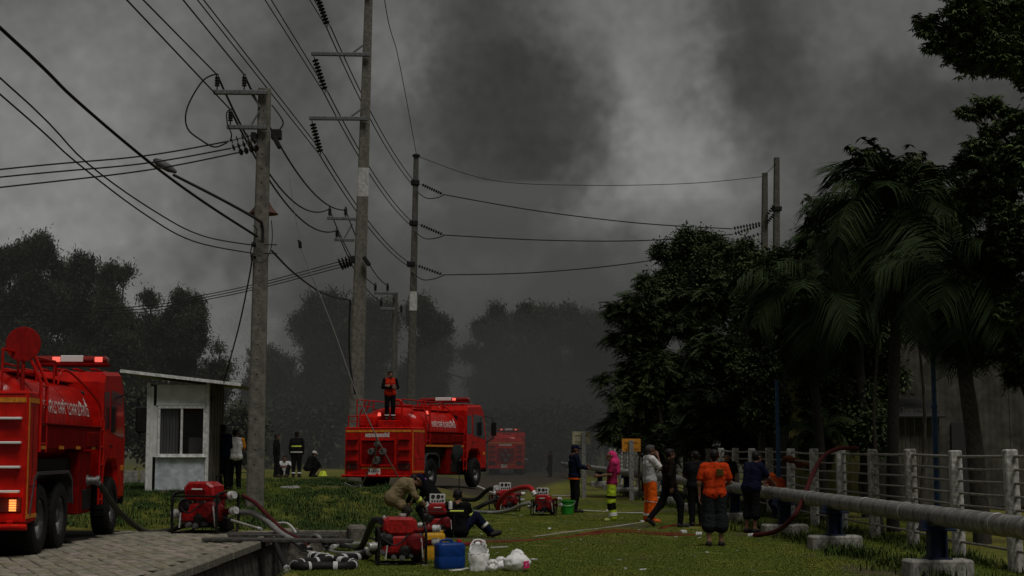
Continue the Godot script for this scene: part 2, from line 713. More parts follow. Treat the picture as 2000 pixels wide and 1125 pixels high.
func build_smoke() -> void:
	fog("smoke", Vector3(16, 2, -176), Vector3(200, 50, 172), 0.0062, 0.26, "thin grey smoke lying over the far trees and road")
	fog("smoke", Vector3(9, 0, -112), Vector3(44, 25, 74), 0.014, 0.2, "dense grey smoke drifting along the ground behind the fire engines")
	fog("smoke", Vector3(-24, 2, -64), Vector3(40, 30, 34), 0.0055, 0.3, "light grey haze drifting over the trees behind the hut")
	fog("smoke", Vector3(-10, 1, -116), Vector3(36, 27, 50), 0.009, 0.22, "grey smoke in front of the middle clump of tall trees")
# ---------------------------------------------------------------- ground
const DX0 := -4.15
const DX1 := -3.05
const DZ0 := 14.0
const DZ1 := 28.9

func sstep(a: float, b: float, x: float) -> float:
	var t := clampf((x - a) / (b - a), 0.0, 1.0)
	return t * t * (3.0 - 2.0 * t)

func ground(x: float, z: float) -> float:
	var d := -z
	# raised bank on the left carrying the hut and the road
	var a := lerpf(3.2, 0.2, sstep(30.0, 50.0, d))
	a = lerpf(a, 5.0, sstep(62.0, 105.0, d))
	var bank := 0.62 * sstep(a - 0.6, a + 1.9, -x) * sstep(28.6, 35.5, d)
	bank *= 1.0 - 0.6 * sstep(75.0, 120.0, d)
	bank *= 1.0 - 0.45 * sstep(-7.0, -3.5, x) * sstep(44.0, 51.0, d)
	var yard := 0.13 * sstep(DX1 - 1.0, DX1 - 1.05, x) if d < 29.0 else 0.13 * sstep(-2.4, -4.4, x)
	var g := maxf(yard * (1.0 - sstep(34.0, 40.0, d)), bank)
	if x > -2.5 or d > 29.5:
		g += 0.018 * sin(x * 1.7 + d * 0.35) * sin(d * 0.9 - x * 0.6)
	if x > 6.2:
		g -= 0.08 * sstep(6.2, 7.2, x)
	return g

func build_ground() -> void:
	var xs := []
	var zs := []
	var x := -16.0
	while x < 13.01:
		xs.append(x)
		x += 0.25
	for e in [DX0, DX1]:
		xs.append(e)
	for e in [-400, -200, -120, -80, -60, -45, -36, -30, -25, -20, -18, 15, 17, 20, 24, 30, 40, 60, 90, 140, 220, 400]:
		xs.append(float(e))
	xs.sort()
	var d := 13.0
	while d < 60.0:
		zs.append(d)
		d += 0.35 if d < 40 else 0.6
	for e in [DZ0, DZ1, -20.0, 0.0, 6.0, 10.0]:
		zs.append(e)
	for e in [62, 65, 68, 72, 76, 81, 87, 94, 102, 112, 125, 140, 160, 190, 240, 320, 450, 700, 1200]:
		zs.append(float(e))
	zs.sort()
	var mb := MB.new()
	var fn := FastNoiseLite.new()
	fn.seed = 3
	fn.frequency = 0.35
	fn.fractal_octaves = 4
	var idx := {}
	for j in zs.size():
		for i in xs.size():
			var p := Vector3(xs[i], ground(xs[i], -zs[j]), -zs[j])
			idx[j * 1000 + i] = mb.v.size()
			mb.v.push_back(p)
			mb.n.push_back(Vector3(ground(p.x - 0.2, p.z) - ground(p.x + 0.2, p.z), 0.4, ground(p.x, p.z - 0.2) - ground(p.x, p.z + 0.2)).normalized())
			var t := clampf(0.5 + fn.get_noise_2d(p.x * 1.0, p.z * 0.5) * 1.1, 0.0, 1.0)
			var g := Color(0.12, 0.145, 0.022).lerp(Color(0.21, 0.19, 0.036), t)
			var bare := bare_at(fn, p.x, -p.z)
			# trodden earth and the old road under the engines
			var road := sstep(1.6, 0.4, absf(p.x - road_x(-p.z)) - 2.2) * sstep(40.0, 50.0, -p.z)
			g = g.lerp(Color(0.07, 0.058, 0.042), maxf(bare * 0.85, road))
			if p.x < DX0 + 0.01 and -p.z < 29.6:
				g = Color(0.035, 0.033, 0.03).lerp(Color(0.055, 0.05, 0.044), t)
			mb.c.push_back(g)
	for j in zs.size() - 1:
		for i in xs.size() - 1:
			if xs[i] >= DX0 - 0.001 and xs[i + 1] <= DX1 + 0.001 and zs[j] >= DZ0 - 0.001 and zs[j + 1] <= DZ1 + 0.001:
				continue
			var a: int = idx[j * 1000 + i]
			var b: int = idx[j * 1000 + i + 1]
			var c: int = idx[j * 1000 + 1000 + i + 1]
			var e: int = idx[j * 1000 + 1000 + i]
			mb.ix.append_array(PackedInt32Array([a, c, b, a, e, c]))
	struct("ground", mb, M("ground", 1, 1, 1, 0.95, {"wear": 1.4, "dirt": 0.55, "world": true, "bump": 0.9}), "trodden lawn and raised bank with bare earth patches")
	build_ditch()
	build_paving()
	build_grass()

func bare_at(fn: FastNoiseLite, x: float, d: float) -> float:
	return clampf(fn.get_noise_2d(x * 0.9 + 90.0, d * 0.5) * 2.6 - 0.3, 0.0, 1.0) * sstep(-3.0, -2.0, x)

func road_x(d: float) -> float:
	return lerpf(-3.6, 1.2, sstep(42.0, 110.0, d))

func build_ditch() -> void:
	var conc := M("old_concrete", 0.2, 0.185, 0.155, 0.9, {"wear": 0.8, "dirt": 0.35, "world": true, "bump": 0.6})
	var mb := MB.new()
	var len_ := DZ1 - DZ0
	var mz := -(DZ0 + DZ1) / 2
	mb.at_box(Vector3(DX0 - 0.16, -0.63, mz), Vector3(0.3, 1.5, len_), 0.02)
	struct("ditch_wall", mb, conc, "concrete side wall of the ditch under the paving")
	mb = MB.new()
	mb.at_box(Vector3(DX1 + 0.085, -0.66, mz), Vector3(0.15, 1.26, len_), 0.02)
	struct("ditch_wall", mb, conc, "thin concrete side wall of the ditch under the lawn")
	mb = MB.new()
	mb.at_box(Vector3((DX0 + DX1) / 2, -0.6, -DZ1 - 0.1), Vector3(DX1 - DX0 + 0.5, 1.54, 0.2), 0.02)
	mb.at_box(Vector3(DX1 + 0.2, 0.06, -DZ1 + 0.3), Vector3(0.34, 0.44, 0.9), 0.04, 0.15)
	struct("ditch_head_wall", mb, conc, "concrete head wall closing the ditch")
	mb = MB.new()
	mb.at_box(Vector3((DX0 + DX1) / 2, -1.3, mz), Vector3(DX1 - DX0 - 0.02, 0.1, len_))
	struct("ditch_bed", mb, M("mud", 0.02, 0.019, 0.015, 0.6, {"wear": 0.7, "dirt": 0.4, "world": true}), "dark wet bed of the ditch")

func build_paving() -> void:
	# a slab of weathered pavers bridging towards the ditch, with a concrete kerb strip along its edge
	var slab := Node3D.new()
	slab.name = "pavement"
	add_child(slab)
	slab.set_meta("kind", "structure")
	slab.set_meta("label", "weathered pavement of grey brown blocks beside the ditch")
	var bed := MB.new()
	bed.at_box(Vector3(-5.75, 0.128, -22.0), Vector3(3.0, 0.03, 14.4))
	put("bedding", bed, M("joint_sand", 0.025, 0.026, 0.016, 1.0, {"wear": 0.5, "dirt": 0.5, "world": true}), slab)
	var kerb := MB.new()
	var zz := 15.0
	while zz < 28.8:
		kerb.at_box(Vector3(-4.22 + rng.randf_range(-0.008, 0.008), 0.115, -zz - 0.48), Vector3(0.28, 0.13, 0.96), 0.018)
		zz += 0.98
	put("edge_strip", kerb, M("edge_concrete", 0.27, 0.25, 0.2, 0.9, {"wear": 0.6, "dirt": 0.45, "world": true, "bump": 0.8}), slab)
	var pm := M("paver", 1, 1, 1, 0.9, {"wear": 0.9, "dirt": 0.5, "world": true, "bump": 0.7})
	var shared := []
	for k in 6:
		var m := MB.new()
		var t := [0.78, 0.9, 1.0, 1.1, 0.85, 0.95][k] as float
		m.col = Color(0.34 * t, (0.315 if k != 3 else 0.29) * t, (0.25 if k != 4 else 0.225) * t)
		m.box(Transform3D.IDENTITY, Vector3(0.212, 0.06, 0.41), 0.014)
		shared.append(m.mesh(pm))
	var far := MB.new()
	var n := 0
	var turn := deg_to_rad(24.0)
	var list := []
	for i in range(-40, 60):
		for j in range(-60, 60):
			var lx := i * 0.222
			var lz := j * 0.42 + (0.21 if i % 2 else 0.0)
			var p := Vector3(lx, 0, lz).rotated(Vector3.UP, turn) + Vector3(-5.75, 0, -23.5)
			if p.x < -7.2 or p.x > -4.46 or p.z > -17.2 or p.z < -29.0:
				continue
			list.append(p)
	list.sort_custom(func(a, b): return absf(a.z + 21.5) < absf(b.z + 21.5))
	for p in list:
		var xf := Transform3D(Basis.from_euler(Vector3(rng.randf_range(-0.014, 0.014), turn + rng.randf_range(-0.02, 0.02), rng.randf_range(-0.02, 0.02))), p + Vector3(0, 0.128 + rng.randf_range(-0.006, 0.008), 0))
		if n < 298:
			var o := put("paver", shared[rng.randi() % 6], null, slab)
			o.transform = xf
			n += 1
		else:
			var t := rng.randf_range(0.75, 1.1)
			far.col = Color(0.34 * t, 0.315 * t, 0.25 * t)
			far.box(xf, Vector3(0.212, 0.06, 0.41), 0.014)
	if far.v.size():
		var o := put("far_pavers", far, pm, slab)
		o.set_meta("kind", "stuff")

func blade_clump(mb: MB, k: int, rad: float, h: float, wid: float, seed_: int) -> void:
	var r := RandomNumberGenerator.new()
	r.seed = seed_
	for i in k:
		var a := r.randf() * TAU
		var p := Vector3(cos(a), 0, sin(a)) * rad * sqrt(r.randf())
		var dir := Vector3(r.randf_range(-1, 1), 0, r.randf_range(-1, 1)).normalized()
		var hh := h * r.randf_range(0.5, 1.1)
		var lean := r.randf_range(0.1, 0.75) * hh
		var side := Vector3(-dir.z, 0, dir.x) * wid
		var t := r.randf_range(0.7, 1.25)
		mb.col = Color(t, t, t * r.randf_range(0.7, 1.1))
		var m := p + dir * lean * 0.4 + Vector3.UP * hh * 0.6
		var e := p + dir * lean + Vector3.UP * hh
		var n := (dir * 0.4 + Vector3.UP).normalized()
		mb.tri(p - side, p + side, m + side * 0.8, n, n, n)
		mb.tri(p - side, m + side * 0.8, m - side * 0.8, n, n, n)
		mb.tri(m - side * 0.8, m + side * 0.8, e, n, n, n)

func build_grass() -> void:
	var gm := M("grass_blade", 1, 1, 1, 0.8, {"back": 0.25})
	var a := MB.new()
	blade_clump(a, 22, 0.18, 0.028, 0.0035, 5)
	var b := MB.new()
	blade_clump(b, 26, 0.24, 0.2, 0.008, 6)
	var fn := FastNoiseLite.new()
	fn.seed = 12
	fn.frequency = 0.4
	var wear := FastNoiseLite.new()
	wear.seed = 3
	wear.frequency = 0.35
	wear.fractal_octaves = 4
	var xf := []
	var co := []
	for i in 52000:
		# more of them close to the camera
		var d := 18.5 + 34.0 * pow(rng.randf(), 1.7)
		var x := rng.randf_range(-3.0, 7.0) if d < 30.0 else rng.randf_range(-d * 0.28, d * 0.27)
		if d < 30.0 and x < DX1 + 0.05:
			continue
		var nn := fn.get_noise_2d(x * 2.0, d)
		if nn < -0.34 or rng.randf() < bare_at(wear, x, d) * 0.9:
			continue
		if absf(x - road_x(d)) < 2.4 and d > 43.0:
			continue
		var s := rng.randf_range(0.6, 1.25) * (1.0 + 0.5 * maxf(nn, 0.0))
		xf.append(Transform3D(Basis(Vector3.UP, rng.randf() * TAU).scaled(Vector3(s, s, s)), Vector3(x, ground(x, -d), -d)))
		var t := clampf(0.5 + nn, 0.0, 1.0)
		co.append(Color(0.12, 0.18, 0.026).lerp(Color(0.25, 0.25, 0.05), t * rng.randf()))
	var o := many("grass", a.mesh(gm), xf, co)
	tag(o, "short worn lawn grass spreading across the foreground", "grass", "", "stuff")
	xf = []
	co = []
	for i in 12000:
		var d := 29.2 + 26.0 * rng.randf()
		var x := rng.randf_range(-15.5, -0.4)
		var u := ground(x, -d)
		# rank growth on the slope of the bank and along the hut
		var slope := absf(ground(x + 0.6, -d) - ground(x - 0.6, -d)) + absf(ground(x, -d - 0.8) - ground(x, -d + 0.8))
		if slope < 0.05 and not (x < -8.6 and d > 34.0 and d < 46.0) and rng.randf() > 0.12:
			continue
		if d > 42.0 and x > -5.4 and x < 0.6:
			continue
		if x < -6.2 and d < 30.5:
			continue
		var s := rng.randf_range(0.3, 0.85) * (1.0 + 0.5 * maxf(0.0, fn.get_noise_2d(x * 2.0 + 40.0, d)))
		xf.append(Transform3D(Basis(Vector3.UP, rng.randf() * TAU).scaled(Vector3(s, s * rng.randf_range(0.6, 1.2), s)), Vector3(x, u - 0.01, -d)))
		co.append(Color(0.032, 0.075, 0.02).lerp(Color(0.07, 0.11, 0.034), rng.randf()))
	# weeds at the feet of the fence and the pipe blocks
	for i in 900:
		var d := rng.randf_range(19.5, 60.0)
		var x := (fence_x(d) if rng.randf() < 0.6 else pipe_x(d)) + rng.randfn() * 0.22
		var s := rng.randf_range(0.4, 1.2)
		xf.append(Transform3D(Basis(Vector3.UP, rng.randf() * TAU).scaled(Vector3(s, s, s)), Vector3(x, ground(x, -d) - 0.01, -d)))
		co.append(Color(0.035, 0.075, 0.012).lerp(Color(0.1, 0.12, 0.03), rng.randf()))
	o = many("tall_grass", b.mesh(gm), xf, co)
	tag(o, "rank green grass and weeds growing on the bank by the ditch", "grass", "", "stuff")
# ---------------------------------------------------------------- buildings, fence, pipe
func build_buildings() -> void:
	# guard hut on the bank
	var hut := thing("guard_hut", "small white panelled guard hut with sliding window and flat sloping roof", "hut", Vector3(-8.25, 0.62, -38.0), deg_to_rad(2.0))
	var white := M("hut_white", 0.66, 0.675, 0.67, 0.6, {"wear": 1.6, "dirt": 0.8})
	var alu := M("hut_frame", 0.8, 0.81, 0.8, 0.45, {"wear": 0.5, "dirt": 0.6})
	var stained := M("hut_stained", 0.6, 0.66, 0.72, 0.6, {"wear": 1.3, "dirt": 0.62})
	var mb := MB.new()
	mb.at_box(Vector3(0.08, 0.47, -0.03), Vector3(1.2, 0.8, 0.04), 0.004)
	put("lower_panel", mb, stained, hut)
	mb = MB.new()
	mb.at_box(Vector3(0.08, 2.4, -0.03), Vector3(1.2, 0.5, 0.04), 0.004)
	mb.at_box(Vector3(0.08, 2.155, -0.01), Vector3(1.2, 0.05, 0.05), 0.004)
	put("upper_panel", mb, white, hut)
	mb = MB.new()
	mb.at_box(Vector3(-0.63, 1.3, -0.02), Vector3(0.08, 2.62, 0.05), 0.004)
	mb.at_box(Vector3(-0.52, 1.5, -0.03), Vector3(0.14, 1.26, 0.04), 0.004)
	mb.at_box(Vector3(0.675, 1.5, -0.03), Vector3(0.02, 1.26, 0.04), 0.002)
	put("wall_panel", mb, white, hut)
	for x in [-0.715, 0.73]:
		mb = MB.new()
		mb.at_box(Vector3(x, 1.35, -0.04), Vector3(0.085, 2.7, 0.09), 0.008)
		for q in 2:
			mb.at_box(Vector3(x - 0.02 + q * 0.04, 1.35, 0.006), Vector3(0.012, 2.68, 0.012))
		put("corner_post", mb, alu, hut)
	var win := put("window", _window_frame(), alu, hut)
	for x in [-0.18, 0.4]:
		mb = MB.new()
		mb.at_box(Vector3(x, 1.5, -0.025), Vector3(0.5, 1.08, 0.006))
		put("pane", mb, M("hut_glass", 0.02, 0.022, 0.022, 0.06, {"alpha": 0.35}), win)
	mb = MB.new()
	mb.at_box(Vector3(0.745, 1.35, -1.27), Vector3(0.05, 2.66, 2.34), 0.005)
	for q in 5:
		mb.at_box(Vector3(0.778, 1.35, -0.4 - q * 0.45), Vector3(0.014, 2.64, 0.02))
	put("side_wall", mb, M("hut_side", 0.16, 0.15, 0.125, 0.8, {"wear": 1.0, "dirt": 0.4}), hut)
	mb = MB.new()
	mb.at_box(Vector3(-0.745, 1.35, -1.27), Vector3(0.05, 2.66, 2.34), 0.005)
	mb.at_box(Vector3(0, 1.35, -2.42), Vector3(1.44, 2.66, 0.05), 0.005)
	put("rear_wall", mb, white, hut)
	mb = MB.new()
	mb.at_box(Vector3(0, 0.02, -1.2), Vector3(1.6, 0.08, 2.5), 0.01)
	put("base", mb, M("old_concrete"), hut)
	mb = MB.new()
	mb.box(X(Vector3(0.12, 2.79, -1.15), 0, 0, deg_to_rad(-6.5)), Vector3(2.95, 0.06, 3.0), 0.01)
	var roof := put("roof", mb, M("roof_steel", 0.12, 0.12, 0.115, 0.5, {"metal": 0.3, "wear": 0.8, "dirt": 0.4}), hut)
	mb = MB.new()
	mb.box(X(Vector3(0.12, 2.80, 0.362), 0, 0, deg_to_rad(-6.5)), Vector3(2.97, 0.075, 0.02), 0.004)
	put("roof_edge", mb, alu, roof)
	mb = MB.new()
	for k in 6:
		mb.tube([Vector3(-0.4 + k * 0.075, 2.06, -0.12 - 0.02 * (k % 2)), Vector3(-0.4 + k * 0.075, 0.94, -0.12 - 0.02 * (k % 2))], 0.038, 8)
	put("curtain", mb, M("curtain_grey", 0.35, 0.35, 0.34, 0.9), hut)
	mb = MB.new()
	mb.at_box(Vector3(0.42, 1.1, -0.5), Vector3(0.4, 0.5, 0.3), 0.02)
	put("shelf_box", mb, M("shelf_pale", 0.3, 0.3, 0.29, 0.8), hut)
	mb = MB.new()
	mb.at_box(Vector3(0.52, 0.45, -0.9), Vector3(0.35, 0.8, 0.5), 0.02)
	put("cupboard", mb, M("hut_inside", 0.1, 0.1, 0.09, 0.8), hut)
	mb = MB.new()
	mb.at_box(Vector3(0.79, 2.32, -0.25), Vector3(0.06, 0.14, 0.1), 0.01)
	mb.tube([Vector3(0.81, 2.36, -0.22), Vector3(0.83, 2.42, -0.1), Vector3(0.8, 2.5, 0.0)], 0.012)
	put("junction_box", mb, M("black_plastic", 0.015, 0.015, 0.015, 0.5), hut)

	# pale concrete panel fence beyond the hut
	var pf := thing("panel_fence", "low pale concrete panel fence between fire engine and guard hut", "fence", Vector3(-12.6, 0.55, -47.0), 0.12)
	for i in 9:
		mb = MB.new()
		mb.at_box(Vector3(-2.0 + i * 0.5, 0.24, 0), Vector3(0.46, 0.5 + (i % 3) * 0.02, 0.05), 0.01)
		put("slab", mb, M("pale_concrete", 0.3, 0.3, 0.28, 0.9, {"wear": 0.9, "dirt": 0.4}), pf)

	# warehouse behind the palms
	var wh := thing("warehouse", "grey corrugated metal warehouse wall behind the palm trees", "building", Vector3(0, 0, -46.0))
	var sheet := M("sheet_grey", 0.1, 0.097, 0.08, 0.8, {"wear": 2.5, "dirt": 0.45, "metal": 0.2})
	var yel := M("sheet_yellow", 0.17, 0.165, 0.06, 0.75, {"wear": 2.5, "dirt": 0.5})
	for i in 12:
		var x0 := 8.25 + i * 1.1
		var poly := PackedVector2Array()
		for q in 12:
			poly.append(Vector2(q * 0.0917, 0.0 if q % 2 else 0.012))
		poly.append(Vector2(1.09, 0.0))
		poly.append(Vector2(1.09, -0.02))
		poly.append(Vector2(0.0, -0.02))
		mb = MB.new()
		var hh := 6.6 if i > 3 else 5.4
		mb.extrude(poly, hh, Transform3D(Basis(Vector3.RIGHT, Vector3.FORWARD * -1, Vector3.UP), Vector3(x0, 0, 0)))
		put("wall_sheet", mb, yel if i == 0 or i == 1 else sheet, wh)
	mb = MB.new()
	mb.at_box(Vector3(15.0, 3.3, -0.3), Vector3(13.4, 6.6, 0.4))
	mb.at_box(Vector3(15.0, 6.7, -4.0), Vector3(13.8, 0.2, 9.0))
	mb.at_box(Vector3(8.35, 2.7, -4.2), Vector3(0.2, 5.4, 8.0))
	put("frame", mb, M("dark_steel", 0.03, 0.03, 0.03, 0.7), wh)
	mb = MB.new()
	mb.at_box(Vector3(13.45, 1.25, 0.06), Vector3(0.75, 2.5, 0.05), 0.01)
	put("door", mb, M("dark_steel"), wh)
	var lean := thing("lean_to_shed", "dark corrugated lean-to shed against the warehouse behind the fence", "shed", Vector3(11.2, 0, -43.0))
	for i in 10:
		mb = MB.new()
		mb.at_box(Vector3(-0.55 + i * 0.125, 2.0, 0.02 * (i % 2)), Vector3(0.115, 1.6, 0.03), 0.006)
		put("wall_slat", mb, sheet, lean)
	mb = MB.new()
	mb.box(X(Vector3(0, 2.85, -0.7), 0.25), Vector3(1.6, 0.06, 2.2), 0.01)
	put("roof", mb, M("dark_steel"), lean)
	for x in [-0.62, 0.68]:
		mb = MB.new()
		mb.at_box(Vector3(x, 1.38, -0.05), Vector3(0.08, 2.76, 0.08), 0.01)
		put("post", mb, M("dark_steel"), lean)
	# blue posts
	var blue := M("blue_paint", 0.03, 0.075, 0.17, 0.45, {"wear": 0.6, "dirt": 0.55})
	for b in [[1520.0, 38.0, 3.4, "tall slim blue metal post at the left end of the palms"], [1597.0, 42.0, 3.4, "slim blue metal post between the yellow wall and a palm trunk"], [1828.0, 30.6, 5.2, "thick blue metal post behind the fence near the leaning palm trunk"]]:
		var p := gp(b[0], b[1])
		var t := thing("blue_post", b[3], "post", p, 0.0, "blue metal posts behind the fence")
		mb = MB.new()
		var r := 0.062 if b[1] < 30.0 else 0.055
		mb.lathe(Transform3D.IDENTITY, [[r, 0.0], [r, b[2] * 0.5], [r * 0.9, b[2] * 0.5], [r * 0.9, b[2]]], 12)
		put("shaft", mb, blue, t)
		mb = MB.new()
		mb.at_box(Vector3(0, 0.02, 0), Vector3(0.3, 0.04, 0.3), 0.008)
		put("base_plate", mb, blue, t)
		mb = MB.new()
		mb.lathe(X(Vector3(0, b[2] * 0.5 - 0.03, 0)), [[r + 0.012, 0.0], [r + 0.012, 0.06]], 12)
		put("collar", mb, blue, t)

func _window_frame() -> MB:
	var mb := MB.new()
	for y in [0.915, 2.09]:
		mb.at_box(Vector3(0.11, y, 0.0), Vector3(1.16, 0.06, 0.07), 0.006)
	for x in [-0.445, 0.11, 0.665]:
		mb.at_box(Vector3(x, 1.5, 0.0), Vector3(0.055, 1.12, 0.06), 0.006)
	mb.at_box(Vector3(0.11, 0.875, 0.03), Vector3(1.24, 0.03, 0.1), 0.006)
	return mb

func fence_x(d: float) -> float:
	return 7.9 - 0.032 * d

func pipe_x(d: float) -> float:
	return 6.25 - 0.03 * d

func build_fence_and_pipe() -> void:
	var f := thing("fence", "long fence of white concrete posts joined by thin steel rails", "fence", Vector3.ZERO)
	var conc := M("post_white", 0.62, 0.615, 0.59, 0.85, {"wear": 0.55, "dirt": 0.32, "world": true, "bump": 0.5})
	var conc2 := M("post_stained", 0.52, 0.51, 0.47, 0.9, {"wear": 0.35, "dirt": 0.2, "world": true, "bump": 0.7})
	var rust := M("rail_steel", 0.36, 0.34, 0.31, 0.6, {"wear": 0.35, "dirt": 0.3})
	var blu := M("upright_blue", 0.1, 0.13, 0.19, 0.6, {"wear": 0.4, "dirt": 0.5})
	var d := 19.75
	var bays := []
	while d < 84.0:
		bays.append(d)
		d += 2.5
	for i in bays.size():
		d = bays[i]
		var p := Vector3(fence_x(d), ground(fence_x(d), -d), -d)
		var mb := MB.new()
		var hgt := 1.74 + rng.randf_range(-0.02, 0.02)
		mb.box(X(Vector3(0, hgt / 2 - 0.1, 0), rng.randf_range(-0.015, 0.015), -0.04 + rng.randf_range(-0.05, 0.05), rng.randf_range(-0.016, 0.016)), Vector3(0.185, hgt + 0.2, 0.185), 0.02)
		mb.box(X(Vector3(0, hgt * 0.5, 0.1), 0, -0.04), Vector3(0.05, 0.05, 0.02), 0.006)
		var o := put("post", mb, conc if rng.randf() < 0.55 else conc2, f)
		o.position = p
		if i == bays.size() - 1:
			break
		var q := Vector3(fence_x(bays[i + 1]), ground(fence_x(bays[i + 1]), -bays[i + 1]), -bays[i + 1])
		mb = MB.new()
		var up := p.lerp(q, 0.09) + Vector3(0.03, 0, 0)
		mb.at_box(up + Vector3(0, 0.82, 0), Vector3(0.05, 1.6, 0.07), 0.006)
		put("upright", mb, blu, f)
		for k in 8:
			var y := 0.3 + 0.192 * k
			mb = MB.new()
			var sag := rng.randf_range(-0.012, 0.006)
			var r := 0.021 if k < 7 else 0.027
			mb.tube([p + Vector3(0.02, y, -0.09), p.lerp(q, 0.5) + Vector3(0.02 + rng.randf_range(-0.01, 0.01), y + sag, 0), q + Vector3(0.02, y, 0.09)], r, 6)
			put("rail", mb, rust, f)
	# big lagged pipe on pedestals
	var pipe := thing("insulated_pipe", "long grey wrapped pipe running along the fence on blue pedestals", "pipe", Vector3.ZERO)
	var lag := M("pipe_wrap", 0.34, 0.335, 0.315, 0.65, {"wear": 0.7, "dirt": 0.2, "world": true, "bump": 0.4})
	d = 10.0
	while d < 100.0:
		var e := d + 6.0
		var a := Vector3(pipe_x(d), 0.79, -d)
		var b := Vector3(pipe_x(e), 0.79, -e)
		var mb := MB.new()
		var xf := along(a, b)
		var ln := (b - a).length() - 0.01
		var prof := []
		var k := 0
		while k * 0.4 < ln:
			var y0 := k * 0.4
			var r := 0.13 + rng.randf_range(-0.002, 0.002)
			prof.append([r, y0])
			prof.append([r, minf(y0 + 0.39, ln)])
			k += 1
		mb.lathe(xf, prof, 20, false, true, true)
		var sec := put("pipe_section", mb, lag, pipe)
		mb = MB.new()
		mb.lathe(xf.translated_local(Vector3(0, ln - 0.06, 0)), [[0.134, 0.0], [0.141, 0.01], [0.141, 0.05], [0.134, 0.06]], 20, false, false, false)
		mb.lathe(xf.translated_local(Vector3(0, 2.2, 0)), [[0.131, 0.0], [0.136, 0.005], [0.136, 0.02], [0.131, 0.025]], 20, false, false, false)
		put("band", mb, M("band_steel", 0.42, 0.42, 0.41, 0.4, {"metal": 0.6}), sec)
		d = e
	var navy := M("navy_steel", 0.012, 0.022, 0.06, 0.5, {"wear": 0.5, "dirt": 0.5})
	var blk := M("block_concrete", 0.4, 0.39, 0.36, 0.9, {"wear": 0.5, "dirt": 0.4, "world": true, "bump": 0.6})
	var names := ["nearest blue pedestal on a cracked concrete block under the pipe at right edge", "blue pipe pedestal on a concrete block right of the dark red hose", "blue pipe pedestal on concrete block left of where the hose rises", "blue pipe pedestal behind the man in dark shirt and shorts", "blue pipe pedestal half hidden behind the man in orange shirt"]
	var ds := [20.6, 26.3, 30.4, 36.0, 42.0, 48.0, 54.0, 60.0, 66.0, 72.0]
	for i in ds.size():
		d = ds[i]
		var g := ground(pipe_x(d), -d)
		var t := thing("pipe_support", names[i] if i < 5 else "%s blue pipe pedestal counted towards the smoke past the orange shirt" % ["first", "second", "third", "fourth", "fifth"][i - 5], "pipe support", Vector3(pipe_x(d), g, -d), 0.03, "pedestals under the grey pipe")
		var mb := MB.new()
		mb.at_box(Vector3(0, 0.08, 0), Vector3(0.86, 0.3, 0.4), 0.03, rng.randf_range(-0.06, 0.06))
		put("block", mb, blk, t)
		mb = MB.new()
		mb.at_box(Vector3(0, 0.24, 0), Vector3(0.32, 0.024, 0.3), 0.004)
		mb.at_box(Vector3(0, 0.42, 0), Vector3(0.2, 0.36, 0.03), 0.004)
		for s in [-1, 1]:
			mb.at_box(Vector3(s * 0.1, 0.42, 0), Vector3(0.03, 0.36, 0.2), 0.004)
		put("column", mb, navy, t)
		mb = MB.new()
		mb.at_box(Vector3(0, 0.615, 0), Vector3(0.46, 0.03, 0.26), 0.005)
		mb.extrude(PackedVector2Array([Vector2(-0.22, 0), Vector2(0.22, 0), Vector2(0.19, 0.12), Vector2(0.1, 0.035), Vector2(-0.1, 0.035), Vector2(-0.19, 0.12)]), 0.2, X(Vector3(0, 0.63 - 0.001, -0.1)))
		put("saddle", mb, navy, t)
# ---------------------------------------------------------------- trees
func leaf(mb: MB, p: Vector3, dir: Vector3, nrm: Vector3, ln: float, w: float) -> void:
	var s := dir.cross(nrm).normalized() * w * 0.5
	var m := p + dir * ln * 0.45 + nrm * ln * 0.06
	var e := p + dir * ln
	var n := s.cross(dir).normalized()
	mb.tri(p, m + s, e, n, n, n)
	mb.tri(p, e, m - s, n, n, n)

